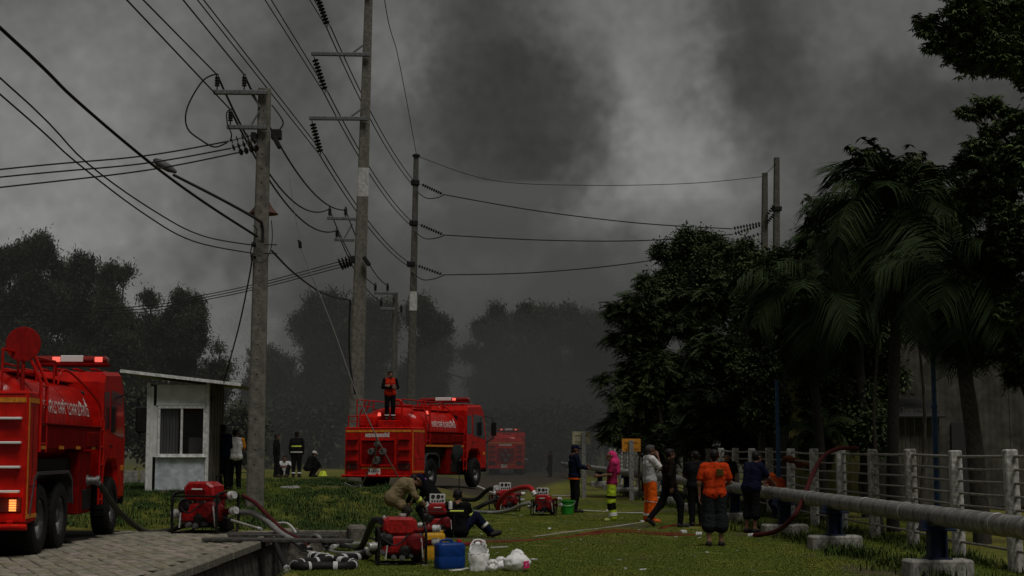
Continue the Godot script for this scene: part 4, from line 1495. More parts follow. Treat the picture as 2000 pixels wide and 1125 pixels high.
func build_poles() -> void:
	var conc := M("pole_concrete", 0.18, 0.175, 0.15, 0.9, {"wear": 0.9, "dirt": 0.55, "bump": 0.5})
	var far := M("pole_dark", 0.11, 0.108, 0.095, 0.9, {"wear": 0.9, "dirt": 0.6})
	var steel := M("galvanised", 0.2, 0.21, 0.22, 0.5, {"metal": 0.5, "wear": 0.4, "dirt": 0.6})
	var dark := M("black_plastic")
	# nearest pole
	var base := gp(499, 33.0)
	var top := at(517, 174, 33.0)
	var p1 := thing("power_pole", "nearest concrete utility pole right of the hut with steel arms and a horn", "utility pole", base)
	var mb := MB.new()
	shaft(mb, base - Vector3(0, 0.3, 0), top, 0.38, 0.27)
	putw("shaft", mb, conc, p1)
	bolt_holes(base, top, 26, 0.38, 0.27, p1)
	for a in [[[512, 181], [417, 180], 0.1], [[512, 249], [443, 248], 0.09]]:
		mb = MB.new()
		arm_bar(mb, at(a[0][0] + 10, a[0][1], 32.8), at(a[1][0], a[1][1], 32.8), a[2])
		putw("crossarm", mb, steel, p1)
	for a in [[[492, 185], [508, 210]], [[490, 246], [506, 218]]]:
		mb = MB.new()
		arm_bar(mb, at(a[0][0], a[0][1], 32.85), at(a[1][0], a[1][1], 32.85), 0.035)
		putw("brace", mb, steel, p1)
	for q in [[424, 172], [477, 172], [450, 240]]:
		pin_insulator(at(q[0], q[1], 32.8), 0.82, p1)
	mb = MB.new()
	mb.at_box(at(496, 268, 32.8), Vector3(0.12, 0.2, 0.2), 0.02)
	putw("bracket", mb, dark, p1)
	mb = MB.new()
	mb.at_box(at(540, 263, 32.8), Vector3(0.22, 0.22, 0.2), 0.02)
	mb.box(X(at(541, 278, 32.7), 0, 0, 0.5), Vector3(0.1, 0.3, 0.12), 0.02)
	putw("bracket", mb, dark, p1)
	var strings := [[[501, 262], [446, 276]], [[503, 274], [450, 290]], [[506, 288], [466, 298]]]
	var sp := []
	for k in 3:
		var a := at(strings[k][0][0], strings[k][0][1], 32.9 - 0.2 * k)
		var b := at(strings[k][1][0], strings[k][1][1], 32.7 - 0.3 * k)
		disc_string(a, b, 5 if k < 2 else 4, 0.075, p1)
		sp.append(b)
	mb = MB.new()
	for k in 2:
		var a := at(500, 478 + k * 23, 32.75)
		mb.tube([a, a + Vector3(-0.1, 0, 0.02)], 0.05, 8)
		mb.tube([at(515, 478 + k * 17, 32.8), at(541, 478 + k * 17, 32.8)], 0.012, 5)
	mb.tube(bez([at(494, 440, 32.7), at(502, 450, 32.7), at(496, 470, 32.7), at(490, 490, 32.7), at(492, 515, 32.7)]), 0.012, 5)
	mb.tube(bez([at(530, 430, 32.9), at(532, 460, 32.9), at(528, 490, 32.9), at(515, 512, 32.7), at(500, 510, 32.7)]), 0.01, 5)
	putw("cable_rack", mb, dark, p1)
	# tallest pole
	base = gp(691, 58.0)
	top = at(722, -60, 58.0)
	var p2 := thing("power_pole", "tallest concrete transmission pole with a white band behind the middle fire engine", "utility pole", base)
	mb = MB.new()
	shaft(mb, base - Vector3(0, 0.3, 0), top, 0.62, 0.29)
	putw("shaft", mb, conc, p2)
	var dir := top - base
	var ta := (at(705, 385, 58).y - base.y) / dir.y
	var tb := (at(706, 329, 58).y - base.y) / dir.y
	mb = MB.new()
	shaft(mb, base + dir * ta, base + dir * tb, lerpf(0.62, 0.29, ta) + 0.012, lerpf(0.62, 0.29, tb) + 0.012)
	putw("white_band", mb, M("band_white", 0.55, 0.55, 0.54, 0.7, {"wear": 0.8, "dirt": 0.6}), p2)
	for a in [[[722, 107], [608, 105]], [[718, 232], [604, 231]], [[726, -18], [612, -20]]]:
		mb = MB.new()
		arm_bar(mb, at(a[0][0], a[0][1], 57.7), at(a[1][0], a[1][1], 57.7), 0.14)
		putw("crossarm", mb, steel, p2)
		mb = MB.new()
		arm_bar(mb, at(a[0][0] - 34, a[0][1] - 3, 57.7), at(a[0][0] - 8, a[0][1] - 22, 57.7), 0.06)
		putw("brace", mb, steel, p2)
	for a in [[[613, 110], [636, 180]], [[609, 236], [627, 302]], [[617, -15], [640, 52]]]:
		disc_string(at(a[0][0], a[0][1], 57.7), at(a[1][0], a[1][1], 57.4), 9, 0.13, p2)
	for a in [[[696, 428], [639, 426]], [[692, 469], [653, 468]]]:
		mb = MB.new()
		arm_bar(mb, at(a[0][0], a[0][1], 57.6), at(a[1][0], a[1][1], 57.6), 0.11)
		putw("crossarm", mb, steel, p2)
	for q in [[644, 423], [675, 423], [658, 465]]:
		pin_insulator(at(q[0], q[1], 57.6), 1.0, p2)
	mb = MB.new()
	arm_bar(mb, at(672, 466, 57.7), at(688, 438, 57.7), 0.05)
	putw("brace", mb, steel, p2)
	mb = MB.new()
	mb.at_box(at(688, 507, 57.6), Vector3(0.2, 0.28, 0.25), 0.03)
	putw("bracket", mb, dark, p2)
	mb = MB.new()
	mb.box(X(at(716, 510, 57.6), 0, 0, 0.6), Vector3(0.16, 0.4, 0.2), 0.03)
	putw("bracket", mb, dark, p2)
	var sp2 := []
	for k in 3:
		var b := at(660 + k * 3, 512 + k * 5, 57.4)
		disc_string(at(686, 504 + k * 5, 57.6), b, 4, 0.13, p2)
		sp2.append(b)
	# far transmission pole
	base = gp(800, 93.0)
	top = at(813, 303, 93.0)
	var p3 := thing("power_pole", "far transmission pole with pale band and three tiers of strain insulators", "utility pole", base)
	mb = MB.new()
	shaft(mb, base - Vector3(0, 0.3, 0), top, 0.58, 0.31)
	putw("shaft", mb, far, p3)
	dir = top - base
	ta = (at(803, 607, 93).y - base.y) / dir.y
	tb = (at(804, 570, 93).y - base.y) / dir.y
	mb = MB.new()
	shaft(mb, base + dir * ta, base + dir * tb, lerpf(0.62, 0.31, ta) + 0.02, lerpf(0.62, 0.31, tb) + 0.02)
	putw("white_band", mb, M("band_white"), p3)
	var tiers := [[811, 357, 866, 380], [808, 436, 867, 459], [803, 516, 866, 537]]
	for q in tiers:
		mb = MB.new()
		mb.at_box(at(q[0], q[1], 93.0), Vector3(0.52, 0.34, 0.42), 0.05)
		putw("clamp", mb, dark, p3)
		disc_string(at(q[0] + 10, q[1] + 2, 92.8), at(q[2], q[3], 92.0), 9, 0.105, p3)
		mb = MB.new()
		mb.tube(bez([at(q[0] + 2, q[1] + 16, 92.8), at(q[0] + 22, q[1] + 30, 92.5), at(q[0] + 44, q[1] + 29, 92.3), at(q[2], q[3] + 1, 92.0)], 12), 0.03, 5)
		putw("jumper", mb, dark, p3)
	mb = MB.new()
	mb.lathe(X(top - Vector3(0, 0.1, 0)), [[0.24, 0.0], [0.24, 0.12], [0.16, 0.16]], 8)
	putw("cap", mb, dark, p3)
	# short distribution pole and a farther one
	base = gp(769, 75.0)
	top = at(772, 571, 75.0)
	var p4 := thing("power_pole", "short smoky distribution pole between the two transmission poles", "utility pole", base)
	mb = MB.new()
	shaft(mb, base - Vector3(0, 0.3, 0), top, 0.34, 0.26)
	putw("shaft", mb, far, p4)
	for a in [[[776, 573], [731, 572]], [[772, 604], [742, 603]]]:
		mb = MB.new()
		arm_bar(mb, at(a[0][0], a[0][1], 74.7), at(a[1][0], a[1][1], 74.7), 0.13)
		putw("crossarm", mb, steel, p4)
	for q in [[733, 570], [757, 570], [744, 600], [784, 612]]:
		pin_insulator(at(q[0], q[1], 74.7), 1.15, p4)
	base = gp(850, 132.0)
	top = at(852, 712, 132.0)
	var p5 := thing("power_pole", "small distant pole with a slanting arm above the fire engine cab", "utility pole", base)
	mb = MB.new()
	shaft(mb, base, top, 0.36, 0.3)
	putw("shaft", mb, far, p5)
	mb = MB.new()
	arm_bar(mb, at(846, 716, 131.8), at(872, 716, 131.8), 0.12)
	arm_bar(mb, at(858, 724, 131.8), at(912, 740, 131.0), 0.2)
	putw("arm", mb, steel, p5)
	# pair of poles above the palms
	for q in [[1494, 1490, 338, "left and shorter of the paired poles above the palms"], [1517, 1514, 308, "right and taller of the paired poles above the palms"]]:
		base = gp(q[1], 95.0)
		top = at(q[0], q[2], 95.0)
		var t := thing("power_pole", q[3], "utility pole", base, 0.0, "paired poles on the right")
		mb = MB.new()
		shaft(mb, base, top, 0.6, 0.32)
		putw("shaft", mb, far, t)
		if q[0] == 1494:
			for k in [[1490, 435, 1428, 447, 12], [1490, 438, 1430, 458, 12], [1488, 455, 1424, 478, 10]]:
				disc_string(at(k[0], k[1], 94.8), at(k[2], k[3], 94.2), k[4] - 3, 0.12, t)
		else:
			for k in [[1512, 400, 1496, 424], [1512, 418, 1497, 436]]:
				disc_string(at(k[0], k[1], 94.8), at(k[2], k[3], 94.6), 5, 0.12, t)
			mb = MB.new()
			mb.at_box(at(1517, 408, 95.0), Vector3(0.6, 0.3, 0.45), 0.04)
			putw("clamp", mb, dark, t)
	# street lamp arm and horn on the nearest pole
	var lamp := thing("street_lamp", "street lamp on a long bent arm fixed to the nearest pole", "street lamp", at(513, 470, 32.75))
	mb = MB.new()
	mb.tube(bez([at(513, 474, 32.7), at(513, 452, 32.7), at(511, 438, 32.65), at(502, 428, 32.6), at(430, 388, 32.4), at(338, 341, 32.2)], 30), 0.032, 7)
	putw("arm", mb, dark, lamp)
	mb = MB.new()
	var la := at(340, 334, 32.2)
	var lb := at(300, 312, 32.1)
	var lx := along(la, lb)
	mb.lathe(lx, [[0.03, -0.06], [0.05, 0.0], [0.085, 0.1], [0.09, 0.35], [0.05, 0.47], [0.0, 0.5]], 10, true)
	putw("lamp_head", mb, M("lamp_grey", 0.1, 0.1, 0.1, 0.5), lamp)
	var horn := thing("horn_speaker", "faded red flared horn loudspeaker mounted behind the nearest pole", "loudspeaker", at(514, 400, 33.35))
	mb = MB.new()
	var hp := at(514, 418, 33.35)
	var pr := []
	for k in 9:
		var u := k / 8.0
		pr.append([0.1 + 0.235 * pow(1.0 - u, 2.2), 0.46 * u])
	mb.lathe(X(hp), pr, 20, true, false, true)
	putw("bell", mb, M("horn_red", 0.14, 0.075, 0.065, 0.6, {"wear": 0.5, "dirt": 0.6, "two": 1, "back": 0.5}), horn)
	mb = MB.new()
	mb.lathe(X(hp + Vector3(0, 0.45, 0)), [[0.09, 0.0], [0.09, 0.12], [0.05, 0.16]], 12)
	putw("driver", mb, M("horn_red"), horn)

	# ---- wires
	var g := "overhead lines from the left to the nearest pole"
	wire("overhead line reaching the outermost insulator of the nearest pole's upper arm", g, [back_line(424, 146, 32.8, 280, 0, 9.0), [424, 146, 32.8]], 3.0)
	wire("overhead line reaching the middle insulator of the nearest pole's upper arm", g, [back_line(477, 146, 32.8, 358, 0, 9.0), [477, 146, 32.8]], 3.0)
	wire("overhead line reaching the lone insulator on the nearest pole's lower arm", g, [back_line(450, 214, 32.8, 248, 0, 9.0), [450, 214, 32.8]], 3.0)
	g = "overhead lines from the nearest pole to the tallest pole"
	wire("sagging line from outermost upper insulator to the outer short arm insulator", g, [[424, 146, 32.8], [643, 408, 57.6]], 2.6, 1.1)
	wire("sagging line from middle upper insulator to the inner short arm insulator", g, [[477, 146, 32.8], [675, 410, 57.6]], 2.6, 0.8)
	wire("sagging line from lower arm insulator to the tallest pole's lowest short arm", g, [[450, 214, 32.8], [658, 450, 57.6]], 2.6, 0.9)
	var ends := [[[624, 302], [634, 303], [386, 0], [398, 0], "lowest", [700, 418], [806, 522]], [[632, 180], [641, 181], [518, 0], [530, 0], "middle", [700, 292], [808, 440]], [[637, 52], [646, 53], [605, 0], [614, 0], "topmost", [708, 200], [811, 360]]]
	for e in ends:
		for k in 2:
			var s := "left" if k == 0 else "right"
			wire("%s strand of the %s bundled line coming from overhead to the tallest pole" % [s, e[4]], "bundled lines to the tallest pole", [back_line(e[k][0], e[k][1], 57.5, e[2 + k][0], e[2 + k][1], 9.0), [e[k][0], e[k][1], 57.5]], 2.0)
			wire("%s strand of the %s bundled line between tallest and far banded pole" % [s, e[4]], "bundled lines from tallest to far pole", [[e[k][0], e[k][1], 57.5], [e[6][0] - 8 + k * 6, e[6][1] - 2 - k * 4, 92.8]], 1.6, 0.55)
	g = "three lines running left from the nearest pole"
	var l0 := [[-900, 430, 26.0], [-900, 440, 25.6], [-900, 463, 25.2]]
	var lab := ["upper", "middle", "lower"]
	for k in 3:
		wire("%s of the three black cables leaving the nearest pole to the left" % lab[k], g, [at(l0[k][0], l0[k][1], l0[k][2]), at(0, [331, 346, 366][k], 30.6), sp[k].lerp(at(0, [331, 346, 366][k], 30.6), 0.4) - Vector3(0, 0.09, 0), sp[k]], 3.2)
	g = "three lines running left from the tallest pole"
	for k in 3:
		wire("%s of three thin cables crossing low from tallest pole to the left trees" % lab[k], g, [at(-700, 600 + k * 7, 64.0), at(150, 604 + k * 6, 60.0), at(420, 572 + k * 5, 58.6), sp2[k]], 1.8)
	wire("thick black cable descending from upper left to the nearest pole's side", "", [[-1500, -1290, 9.0], [0, 54, 19.8], [148, 195, 23.0], [296, 320, 26.4], [400, 396, 29.4], [502, 462, 32.7]], 5.0, 0, "thick_cable")
	g = "pair of thin low lines to the nearest pole"
	wire("upper of two thin bowed lines from the left edge to nearest pole", g, [[-1500, -1110, 9.0], [0, 152, 19.8], [172, 320, 23.0], [314, 420, 26.6], [400, 462, 29.2], [494, 479, 32.7]], 2.4, 0)
	wire("lower of two thin bowed lines from the left edge to nearest pole", g, [[-1500, -1090, 9.0], [0, 184, 19.8], [148, 316, 22.6], [285, 420, 26.0], [380, 472, 28.6], [494, 495, 32.7]], 2.4, 0)
	wire("black jumper cable looping out left of the nearest pole's arms", "", [[424, 144, 32.6], [396, 158, 32.4], [366, 210, 32.3], [366, 250, 32.3], [395, 275, 32.4], [420, 287, 32.5], [444, 278, 32.6]], 3.4, 0, "jumper_cable")
	wire("short black jumper cable curling right of the nearest pole's top", "", [[531, 205, 32.9], [548, 228, 32.8], [553, 242, 32.8], [544, 256, 32.8]], 3.0, 0, "jumper_cable")
	wire("short black jumper from the lower arm insulator to a strain string", "", [[450, 214, 32.7], [443, 220, 32.5], [444, 240, 32.5], [452, 262, 32.5], [450, 274, 32.6]], 2.8, 0, "jumper_cable")
	wire("drooping service cable from the nearest pole to the hut roof", "", [[493, 503, 32.6], [486, 545, 33.4], [466, 640, 35.2], [436, 750, 37.8]], 2.8, 0, "service_cable")
	wire("sagging black cable from the nearest pole to the tallest pole's side", "", [[531, 490, 33.0], [575, 534, 39.0], [625, 570, 47.0], [660, 582, 53.0], [684, 586, 57.5]], 2.6, 0, "low_cable")
	wire("black cable running down the side of the tallest pole", "", [[684, 586, 57.5], [682, 660, 57.5], [685, 720, 57.5], [694, 770, 57.5]], 4.0, 0, "down_cable")
	g = "lines from the tallest pole to the short pole"
	wire("line from outer short arm down to the short pole's inner insulator", g, [[675, 410, 57.6], [757, 558, 74.7]], 1.8, 0.5)
	wire("line from inner short arm down to the short pole's outer insulator", g, [[643, 408, 57.6], [734, 558, 74.7]], 1.8, 0.5)
	wire("line from lowest short arm down to the short pole's lower arm", g, [[658, 450, 57.6], [744, 588, 74.7]], 1.8, 0.5)
	g = "lines crossing from the far pole to the paired poles"
	wire("top cable spanning from far banded pole to the paired poles", g, [[866, 380, 92.0], [1050, 412, 92.0], [1250, 436, 93.0], [1428, 447, 94.2]], 2.2)
	wire("middle cable spanning from far banded pole to the paired poles", g, [[867, 459, 92.0], [1060, 469, 92.0], [1250, 470, 93.0], [1430, 458, 94.2]], 2.2)
	wire("bottom cable spanning from far banded pole to the paired poles", g, [[866, 537, 92.0], [1050, 532, 92.0], [1250, 512, 93.0], [1424, 478, 94.2]], 2.2)
	wire("thin earth wire running level to the shorter of the paired poles", "", [[815, 305, 93.0], [960, 352, 93.0], [1150, 362, 93.4], [1350, 358, 94.0], [1490, 345, 94.8]], 1.3)
	wire("thin earth wire slanting down from the top edge to the far pole", "", [[700, -420, 50.0], [751, 0, 62.0], [775, 100, 71.0], [790, 175, 78.0], [813, 300, 92.9]], 1.2)
	wire("thin wire linking the tops of the paired poles", "", [[1494, 340, 94.8], [1506, 330, 94.8], [1516, 318, 94.8]], 1.2)
# ---------------------------------------------------------------- fire engines
const SIDE := Basis(Vector3(0, 0, -1), Vector3(0, 1, 0), Vector3(1, 0, 0))

# Thai letters as strokes in a unit box: [advance, strokes]
func thai() -> Array:
	var kho := [0.8, [[[0.12, 0], [0.1, 0.7], [0.3, 1], [0.58, 0.85], [0.58, 0]], [[0.12, 0.2], [0.26, 0.5], [0.38, 0.42]]]]
	var tho := [0.8, [[[0.05, 0.95], [0.18, 0.9], [0.18, 0]], [[0.18, 0.3], [0.4, 0.95], [0.6, 0.85], [0.6, 0]]]]
	var bo := [0.78, [[[0.02, 0.95], [0.14, 0.95], [0.14, 0], [0.6, 0], [0.6, 1]]]]
	var aa := [0.6, [[[0.08, 0.8], [0.25, 1], [0.45, 0.85], [0.45, 0]]]]
	var lo := [0.75, [[[0.12, 0.02], [0.12, 0.35], [0.32, 0.5], [0.56, 0.4]], [[0.1, 0.75], [0.3, 1], [0.56, 0.85], [0.56, 0]]]]
	var to := [0.8, [[[0.1, 0], [0.1, 0.75], [0.22, 1], [0.34, 0.85], [0.46, 1], [0.6, 0.8], [0.6, 0]], [[0.1, 0.2], [0.26, 0.5], [0.36, 0.42]]]]
	var am := [0.6, [[[-0.12, 1.2], [0.0, 1.32], [0.02, 1.15], [-0.12, 1.2]], [[0.08, 0.8], [0.25, 1], [0.45, 0.85], [0.45, 0]]]]
	var cho := [0.85, [[[0.05, 0.85], [0.24, 1], [0.26, 0.35], [0.16, 0], [0.62, 0], [0.62, 0.8], [0.78, 1.05]]]]
	var so := [0.75, [lo[1][0], lo[1][1], [[0.48, 0.9], [0.72, 1.15]]]]
	var sara := [0.0, [[[-0.6, 1.15], [-0.38, 1.35], [-0.12, 1.15], [-0.6, 1.15]]]]
	var tho2 := [0.75, [[[0.6, 1], [0.18, 1], [0.16, 0.75], [0.58, 0.62], [0.58, 0], [0.16, 0], [0.16, 0.5]]]]
	var kar := [0.0, [[[-0.3, 1.5], [-0.15, 1.62], [-0.1, 1.48], [-0.3, 1.5], [-0.02, 1.75]]]]
	var sal := [0.8, [kho[1][0], kho[1][1], [[0.5, 0.95], [0.75, 1.15]]]]
	var e := [0.4, [[[0.14, 1], [0.14, 0.08], [0.26, 0.06]]]]
	return [e, tho, sal, bo, aa, lo, to, am, bo, lo, kho, cho, so, sara, tho, tho2, sara, kar]

# strokes laid on a surface: place(u, v) gives the point, out(u, v) the normal
func lettering(mb: MB, h: float, wide: float, place: Callable, thick := 0.1) -> float:
	var u := 0.0
	for g in thai():
		for s in g[1]:
			for i in s.size() - 1:
				var a := Vector2(s[i][0] * wide + u, s[i][1] * h)
				var b := Vector2(s[i + 1][0] * wide + u, s[i + 1][1] * h)
				var d: Vector2 = (b - a).normalized()
				var n: Vector2 = Vector2(-d.y, d.x) * thick * h * 0.5
				a -= d * thick * h * 0.3
				b += d * thick * h * 0.3
				var p0: Vector3 = place.call(a - n)
				var p1: Vector3 = place.call(b - n)
				var p2: Vector3 = place.call(b + n)
				var p3: Vector3 = place.call(a + n)
				var o := (p1 - p0).cross(p3 - p0).normalized()
				mb.quad(p0, p1, p2, p3, o)
		u += g[0] * wide
	return u

func wheel(root: Node3D, x: float, f: float, dual := false, r := 0.52) -> void:
	var sg := signf(x)
	var xf := Transform3D(Basis.from_euler(Vector3(0, 0, -sg * PI / 2)), Vector3(x - sg * 0.3, r, -f))
	var holder := Node3D.new()
	holder.name = "wheel"
	root.add_child(holder, true)
	holder.position = Vector3(x, r, -f)
	var mb := MB.new()
	var t0 := -0.36 if dual else 0.0
	mb.lathe(xf, [[r * 0.55, t0], [r * 0.93, t0 + 0.005], [r, t0 + 0.05], [r, 0.25], [r * 0.94, 0.295], [r * 0.8, 0.31], [r * 0.6, 0.3], [r * 0.57, 0.27]], 28, false, false, false)
	for k in 28:
		var a := TAU * k / 28
		mb.box(Transform3D(xf.basis * Basis(Vector3.UP, a), xf * Vector3(cos(a) * r, 0.15, -sin(a) * r)), Vector3(0.024, 0.2, 0.06))
	var ty := put("tyre", mb, M("tyre", 0.014, 0.014, 0.014, 0.85, {"wear": 0.3, "dirt": 0.5}), holder)
	ty.position = -holder.position
	mb = MB.new()
	mb.lathe(xf, [[r * 0.57, 0.27], [r * 0.54, 0.28], [r * 0.5, 0.2], [r * 0.48, 0.13], [r * 0.3, 0.1], [r * 0.26, 0.17], [r * 0.2, 0.18], [r * 0.19, 0.25], [0.0, 0.26]], 24, true, false, false)
	for k in 10:
		var a := TAU * k / 10
		mb.lathe(xf.translated_local(Vector3(cos(a) * r * 0.35, 0.11, sin(a) * r * 0.35)), [[0.014, 0.0], [0.014, 0.05], [0.0, 0.052]], 6)
	var rim := put("rim", mb, M("rim", 0.17, 0.17, 0.165, 0.45, {"metal": 0.6, "wear": 0.3, "dirt": 0.4}), holder)
	rim.position = -holder.position

func both(called: String, root: Node3D, m: Material, fn: Callable) -> void:
	for s in [1.0, -1.0]:
		var mb := MB.new()
		fn.call(mb, s)
		put(called, mb, m, root)

func fire_engine(called: String, label: String, p: Vector3, turn: float, o: Dictionary) -> Node3D:
	var root := thing(called, label, "fire engine", p, turn, "red water tanker fire engines")
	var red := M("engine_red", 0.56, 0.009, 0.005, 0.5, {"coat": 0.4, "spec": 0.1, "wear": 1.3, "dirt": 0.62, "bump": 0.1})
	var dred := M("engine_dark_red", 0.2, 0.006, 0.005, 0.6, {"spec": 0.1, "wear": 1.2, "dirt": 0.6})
	var amber := M("amber_stripe", 0.75, 0.27, 0.03, 0.45, {"wear": 0.4, "dirt": 0.6})
	var black := M("chassis_black", 0.012, 0.012, 0.013, 0.6, {"wear": 0.6, "dirt": 0.5})
	var glass := M("engine_glass", 0.012, 0.014, 0.016, 0.06, {"coat": 1.0})
	var grey := M("bare_metal", 0.3, 0.3, 0.3, 0.4, {"metal": 0.6, "wear": 0.3, "dirt": 0.5})
	var white := M("sticker_white", 0.7, 0.7, 0.68, 0.5)
	var rd: float = o.rear_depth
	var rt: float = o.rear_top
	var mb := MB.new()
	# rear body
	mb.at_box(Vector3(0, (0.5 + rt) / 2, -rd / 2), Vector3(2.4, rt - 0.5, rd), 0.03)
	var body := put("rear_body", mb, red, root)
	mb = MB.new()
	mb.at_box(Vector3(0, rt - 0.13, 0.004), Vector3(2.34, 0.07, 0.008))
	mb.at_box(Vector3(0, 0.72, 0.004), Vector3(1.2, 0.05, 0.008))
	put("reflective_stripe", mb, amber, body)
	both("reflective_stripe", body, amber, func(b: MB, s: float) -> void:
		b.at_box(Vector3(s * 1.204, rt - 0.13, -rd / 2), Vector3(0.008, 0.07, rd * 0.9))
		b.at_box(Vector3(s * 1.204, 0.6, -rd / 2), Vector3(0.008, 0.06, rd * 0.9))
		b.at_box(Vector3(s * 1.204, (0.6 + rt - 0.13) / 2, -0.06), Vector3(0.008, rt - 0.8, 0.05)))
	mb = MB.new()
	for x in [-0.68, 0.68]:
		mb.at_box(Vector3(x, (0.5 + rt) / 2, 0.002), Vector3(0.012, rt - 0.75, 0.005))
	mb.at_box(Vector3(0, rt - 0.05, 0.002), Vector3(2.3, 0.01, 0.005))
	for s in [-1.0, 1.0]:
		mb.at_box(Vector3(s * 1.202, (0.9 + rt) / 2, -rd * 0.5), Vector3(0.005, rt - 1.3, 0.012))
		mb.at_box(Vector3(s * 1.202, 1.02, -rd * 0.5), Vector3(0.005, 0.012, rd * 0.8))
	put("panel_seam", mb, black, body)
	# sunken pump panel and couplings
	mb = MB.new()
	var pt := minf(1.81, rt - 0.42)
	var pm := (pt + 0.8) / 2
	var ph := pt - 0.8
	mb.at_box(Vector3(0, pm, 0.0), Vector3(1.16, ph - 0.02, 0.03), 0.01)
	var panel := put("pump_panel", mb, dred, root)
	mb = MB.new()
	for q in [[0, pt], [0, 0.8]]:
		mb.at_box(Vector3(q[0], q[1], 0.02), Vector3(1.24, 0.06, 0.05), 0.01)
	for x in [-0.61, 0.61]:
		mb.at_box(Vector3(x, pm, 0.02), Vector3(0.06, ph - 0.06, 0.05), 0.01)
	put("panel_frame", mb, red, panel)
	for q in [[0.0, pm + ph * 0.34, 0.07], [-0.2, pm + 0.04, 0.09], [0.2, pm + 0.04, 0.09], [0.0, pm - ph * 0.3, 0.11]]:
		mb = MB.new()
		var xf := Transform3D(Basis.from_euler(Vector3(PI / 2, 0, 0)), Vector3(q[0], q[1], 0.01))
		mb.lathe(xf, [[q[2] * 1.25, 0.0], [q[2] * 1.25, 0.03], [q[2] * 0.8, 0.03], [q[2] * 0.8, 0.1], [q[2], 0.1], [q[2], 0.17], [q[2] * 0.7, 0.17], [q[2] * 0.6, 0.08]], 16)
		mb.at_box(Vector3(q[0], q[1], 0.15), Vector3(q[2] * 2.5, 0.03, 0.03), 0.005)
		put("coupling", mb, grey, panel)
	# steps and grab bars at the rear
	for s in [-1.0, 1.0]:
		for k in 4:
			mb = MB.new()
			var y := 0.95 + k * 0.34
			if y > rt - 0.3:
				continue
			mb.at_box(Vector3(s * 0.92, y, 0.05), Vector3(0.4, 0.035, 0.1), 0.008)
			put("step", mb, white if o.get("white_steps", false) else dred, root)
	for s in [-1.0, 1.0]:
		mb = MB.new()
		mb.at_box(Vector3(s * 0.93, 0.76, 0.012), Vector3(0.42, 0.2, 0.024), 0.008)
		var lt := put("tail_light", mb, M("lamp_housing", 0.06, 0.012, 0.01, 0.4), root)
		mb = MB.new()
		var lit: bool = o.get("tail_lit", false) and s > 0
		for k in (5 if lit else 1):
			mb.at_box(Vector3(s * 1.03, (0.69 + k * 0.034) if lit else 0.76, 0.026), Vector3(0.1, 0.026 if lit else 0.14, 0.012), 0.004)
		put("lamp_lens", mb, M("lens_amber_lit", 1.0, 0.42, 0.12, 0.3, {"emit": 0.75}) if lit else M("lens_dark", 0.1, 0.03, 0.02, 0.25), lt)
	mb = MB.new()
	mb.tube([Vector3(-1.25, 0.46, 0.1), Vector3(1.25, 0.46, 0.1)], 0.045, 8)
	for x in [-1.0, 0.0, 1.0]:
		mb.at_box(Vector3(x, 0.5, -0.02), Vector3(0.08, 0.1, 0.25), 0.01)
	put("rear_bumper", mb, red, root)
	mb = MB.new()
	mb.at_box(Vector3(-0.12, 0.6, 0.018), Vector3(0.42, 0.2, 0.012), 0.004)
	var plate := put("number_plate", mb, white, root)
	mb = MB.new()
	for k in 6:
		mb.at_box(Vector3(-0.28 + k * 0.065, 0.61, 0.026), Vector3(0.03, 0.08 - 0.02 * (k % 2), 0.004))
	put("plate_marks", mb, black, plate)
	mb = MB.new()
	lettering(mb, 0.1, 0.078, func(q: Vector2) -> Vector3: return Vector3(-0.46 + q.x, rt - 0.32 + q.y, 0.005), 0.2)
	put("rear_lettering", mb, white, body)
	# tank: ellipse swept forward, domed ends
	var rings := []
	var tl: float = o.tank_end
	var ty := 1.98
	for q in [[rd - 0.12, 0.72], [rd - 0.05, 0.86], [rd + 0.1, 0.97], [rd + 0.3, 1.0], [tl - 0.35, 1.0], [tl - 0.18, 0.97], [tl - 0.06, 0.88], [tl, 0.72], [tl + 0.03, 0.4]]:
		var ring := PackedVector3Array()
		for k in 36:
			var a := TAU * k / 36
			ring.push_back(Vector3(signf(cos(a)) * pow(absf(cos(a)), 0.8) * 1.13 * q[1], ty + signf(sin(a)) * pow(absf(sin(a)), 0.85) * 0.76 * q[1], -q[0]))
		rings.append(ring)
	mb = MB.new()
	mb.loft(rings, true)
	var tank := put("tank", mb, red, root)
	mb = MB.new()
	for z in [rd + 0.32, (rd + tl) / 2, tl - 0.36]:
		rings = []
		for q in [[-0.02, 0.995], [-0.02, 1.008], [0.02, 1.008], [0.02, 0.995]]:
			var ring := PackedVector3Array()
			for k in 36:
				var a := TAU * k / 36
				ring.push_back(Vector3(signf(cos(a)) * pow(absf(cos(a)), 0.8) * 1.13 * q[1], ty + signf(sin(a)) * pow(absf(sin(a)), 0.85) * 0.76 * q[1], -z - q[0]))
			rings.append(ring)
		mb.loft(rings, false, false, false)
	put("tank_band", mb, red, tank)
	mb = MB.new()
	var lx: float = o.text_at
	lettering(mb, 0.17, o.text_wide, func(q: Vector2) -> Vector3:
		var y := 2.1 + q.y
		var sn := pow(clampf((y - ty) / 0.76, 0.0, 1.0), 1.0 / 0.85)
		return Vector3(1.13 * pow(sqrt(1.0 - sn * sn), 0.8) + 0.005, y, -(lx + q.x)), 0.13)
	put("tank_lettering", mb, white, tank)
	mb = MB.new()
	for z in [rd + 1.0, tl - 0.9]:
		mb.lathe(X(Vector3(0, 2.7, -z)), [[0.3, 0.0], [0.3, 0.1], [0.33, 0.1], [0.33, 0.14], [0.0, 0.17]], 20)
	put("manhole", mb, red, tank)
	mb = MB.new()
	mb.at_box(Vector3(0.62, 2.66, -(rd + tl) / 2), Vector3(0.3, 0.03, tl - rd - 0.5), 0.008)
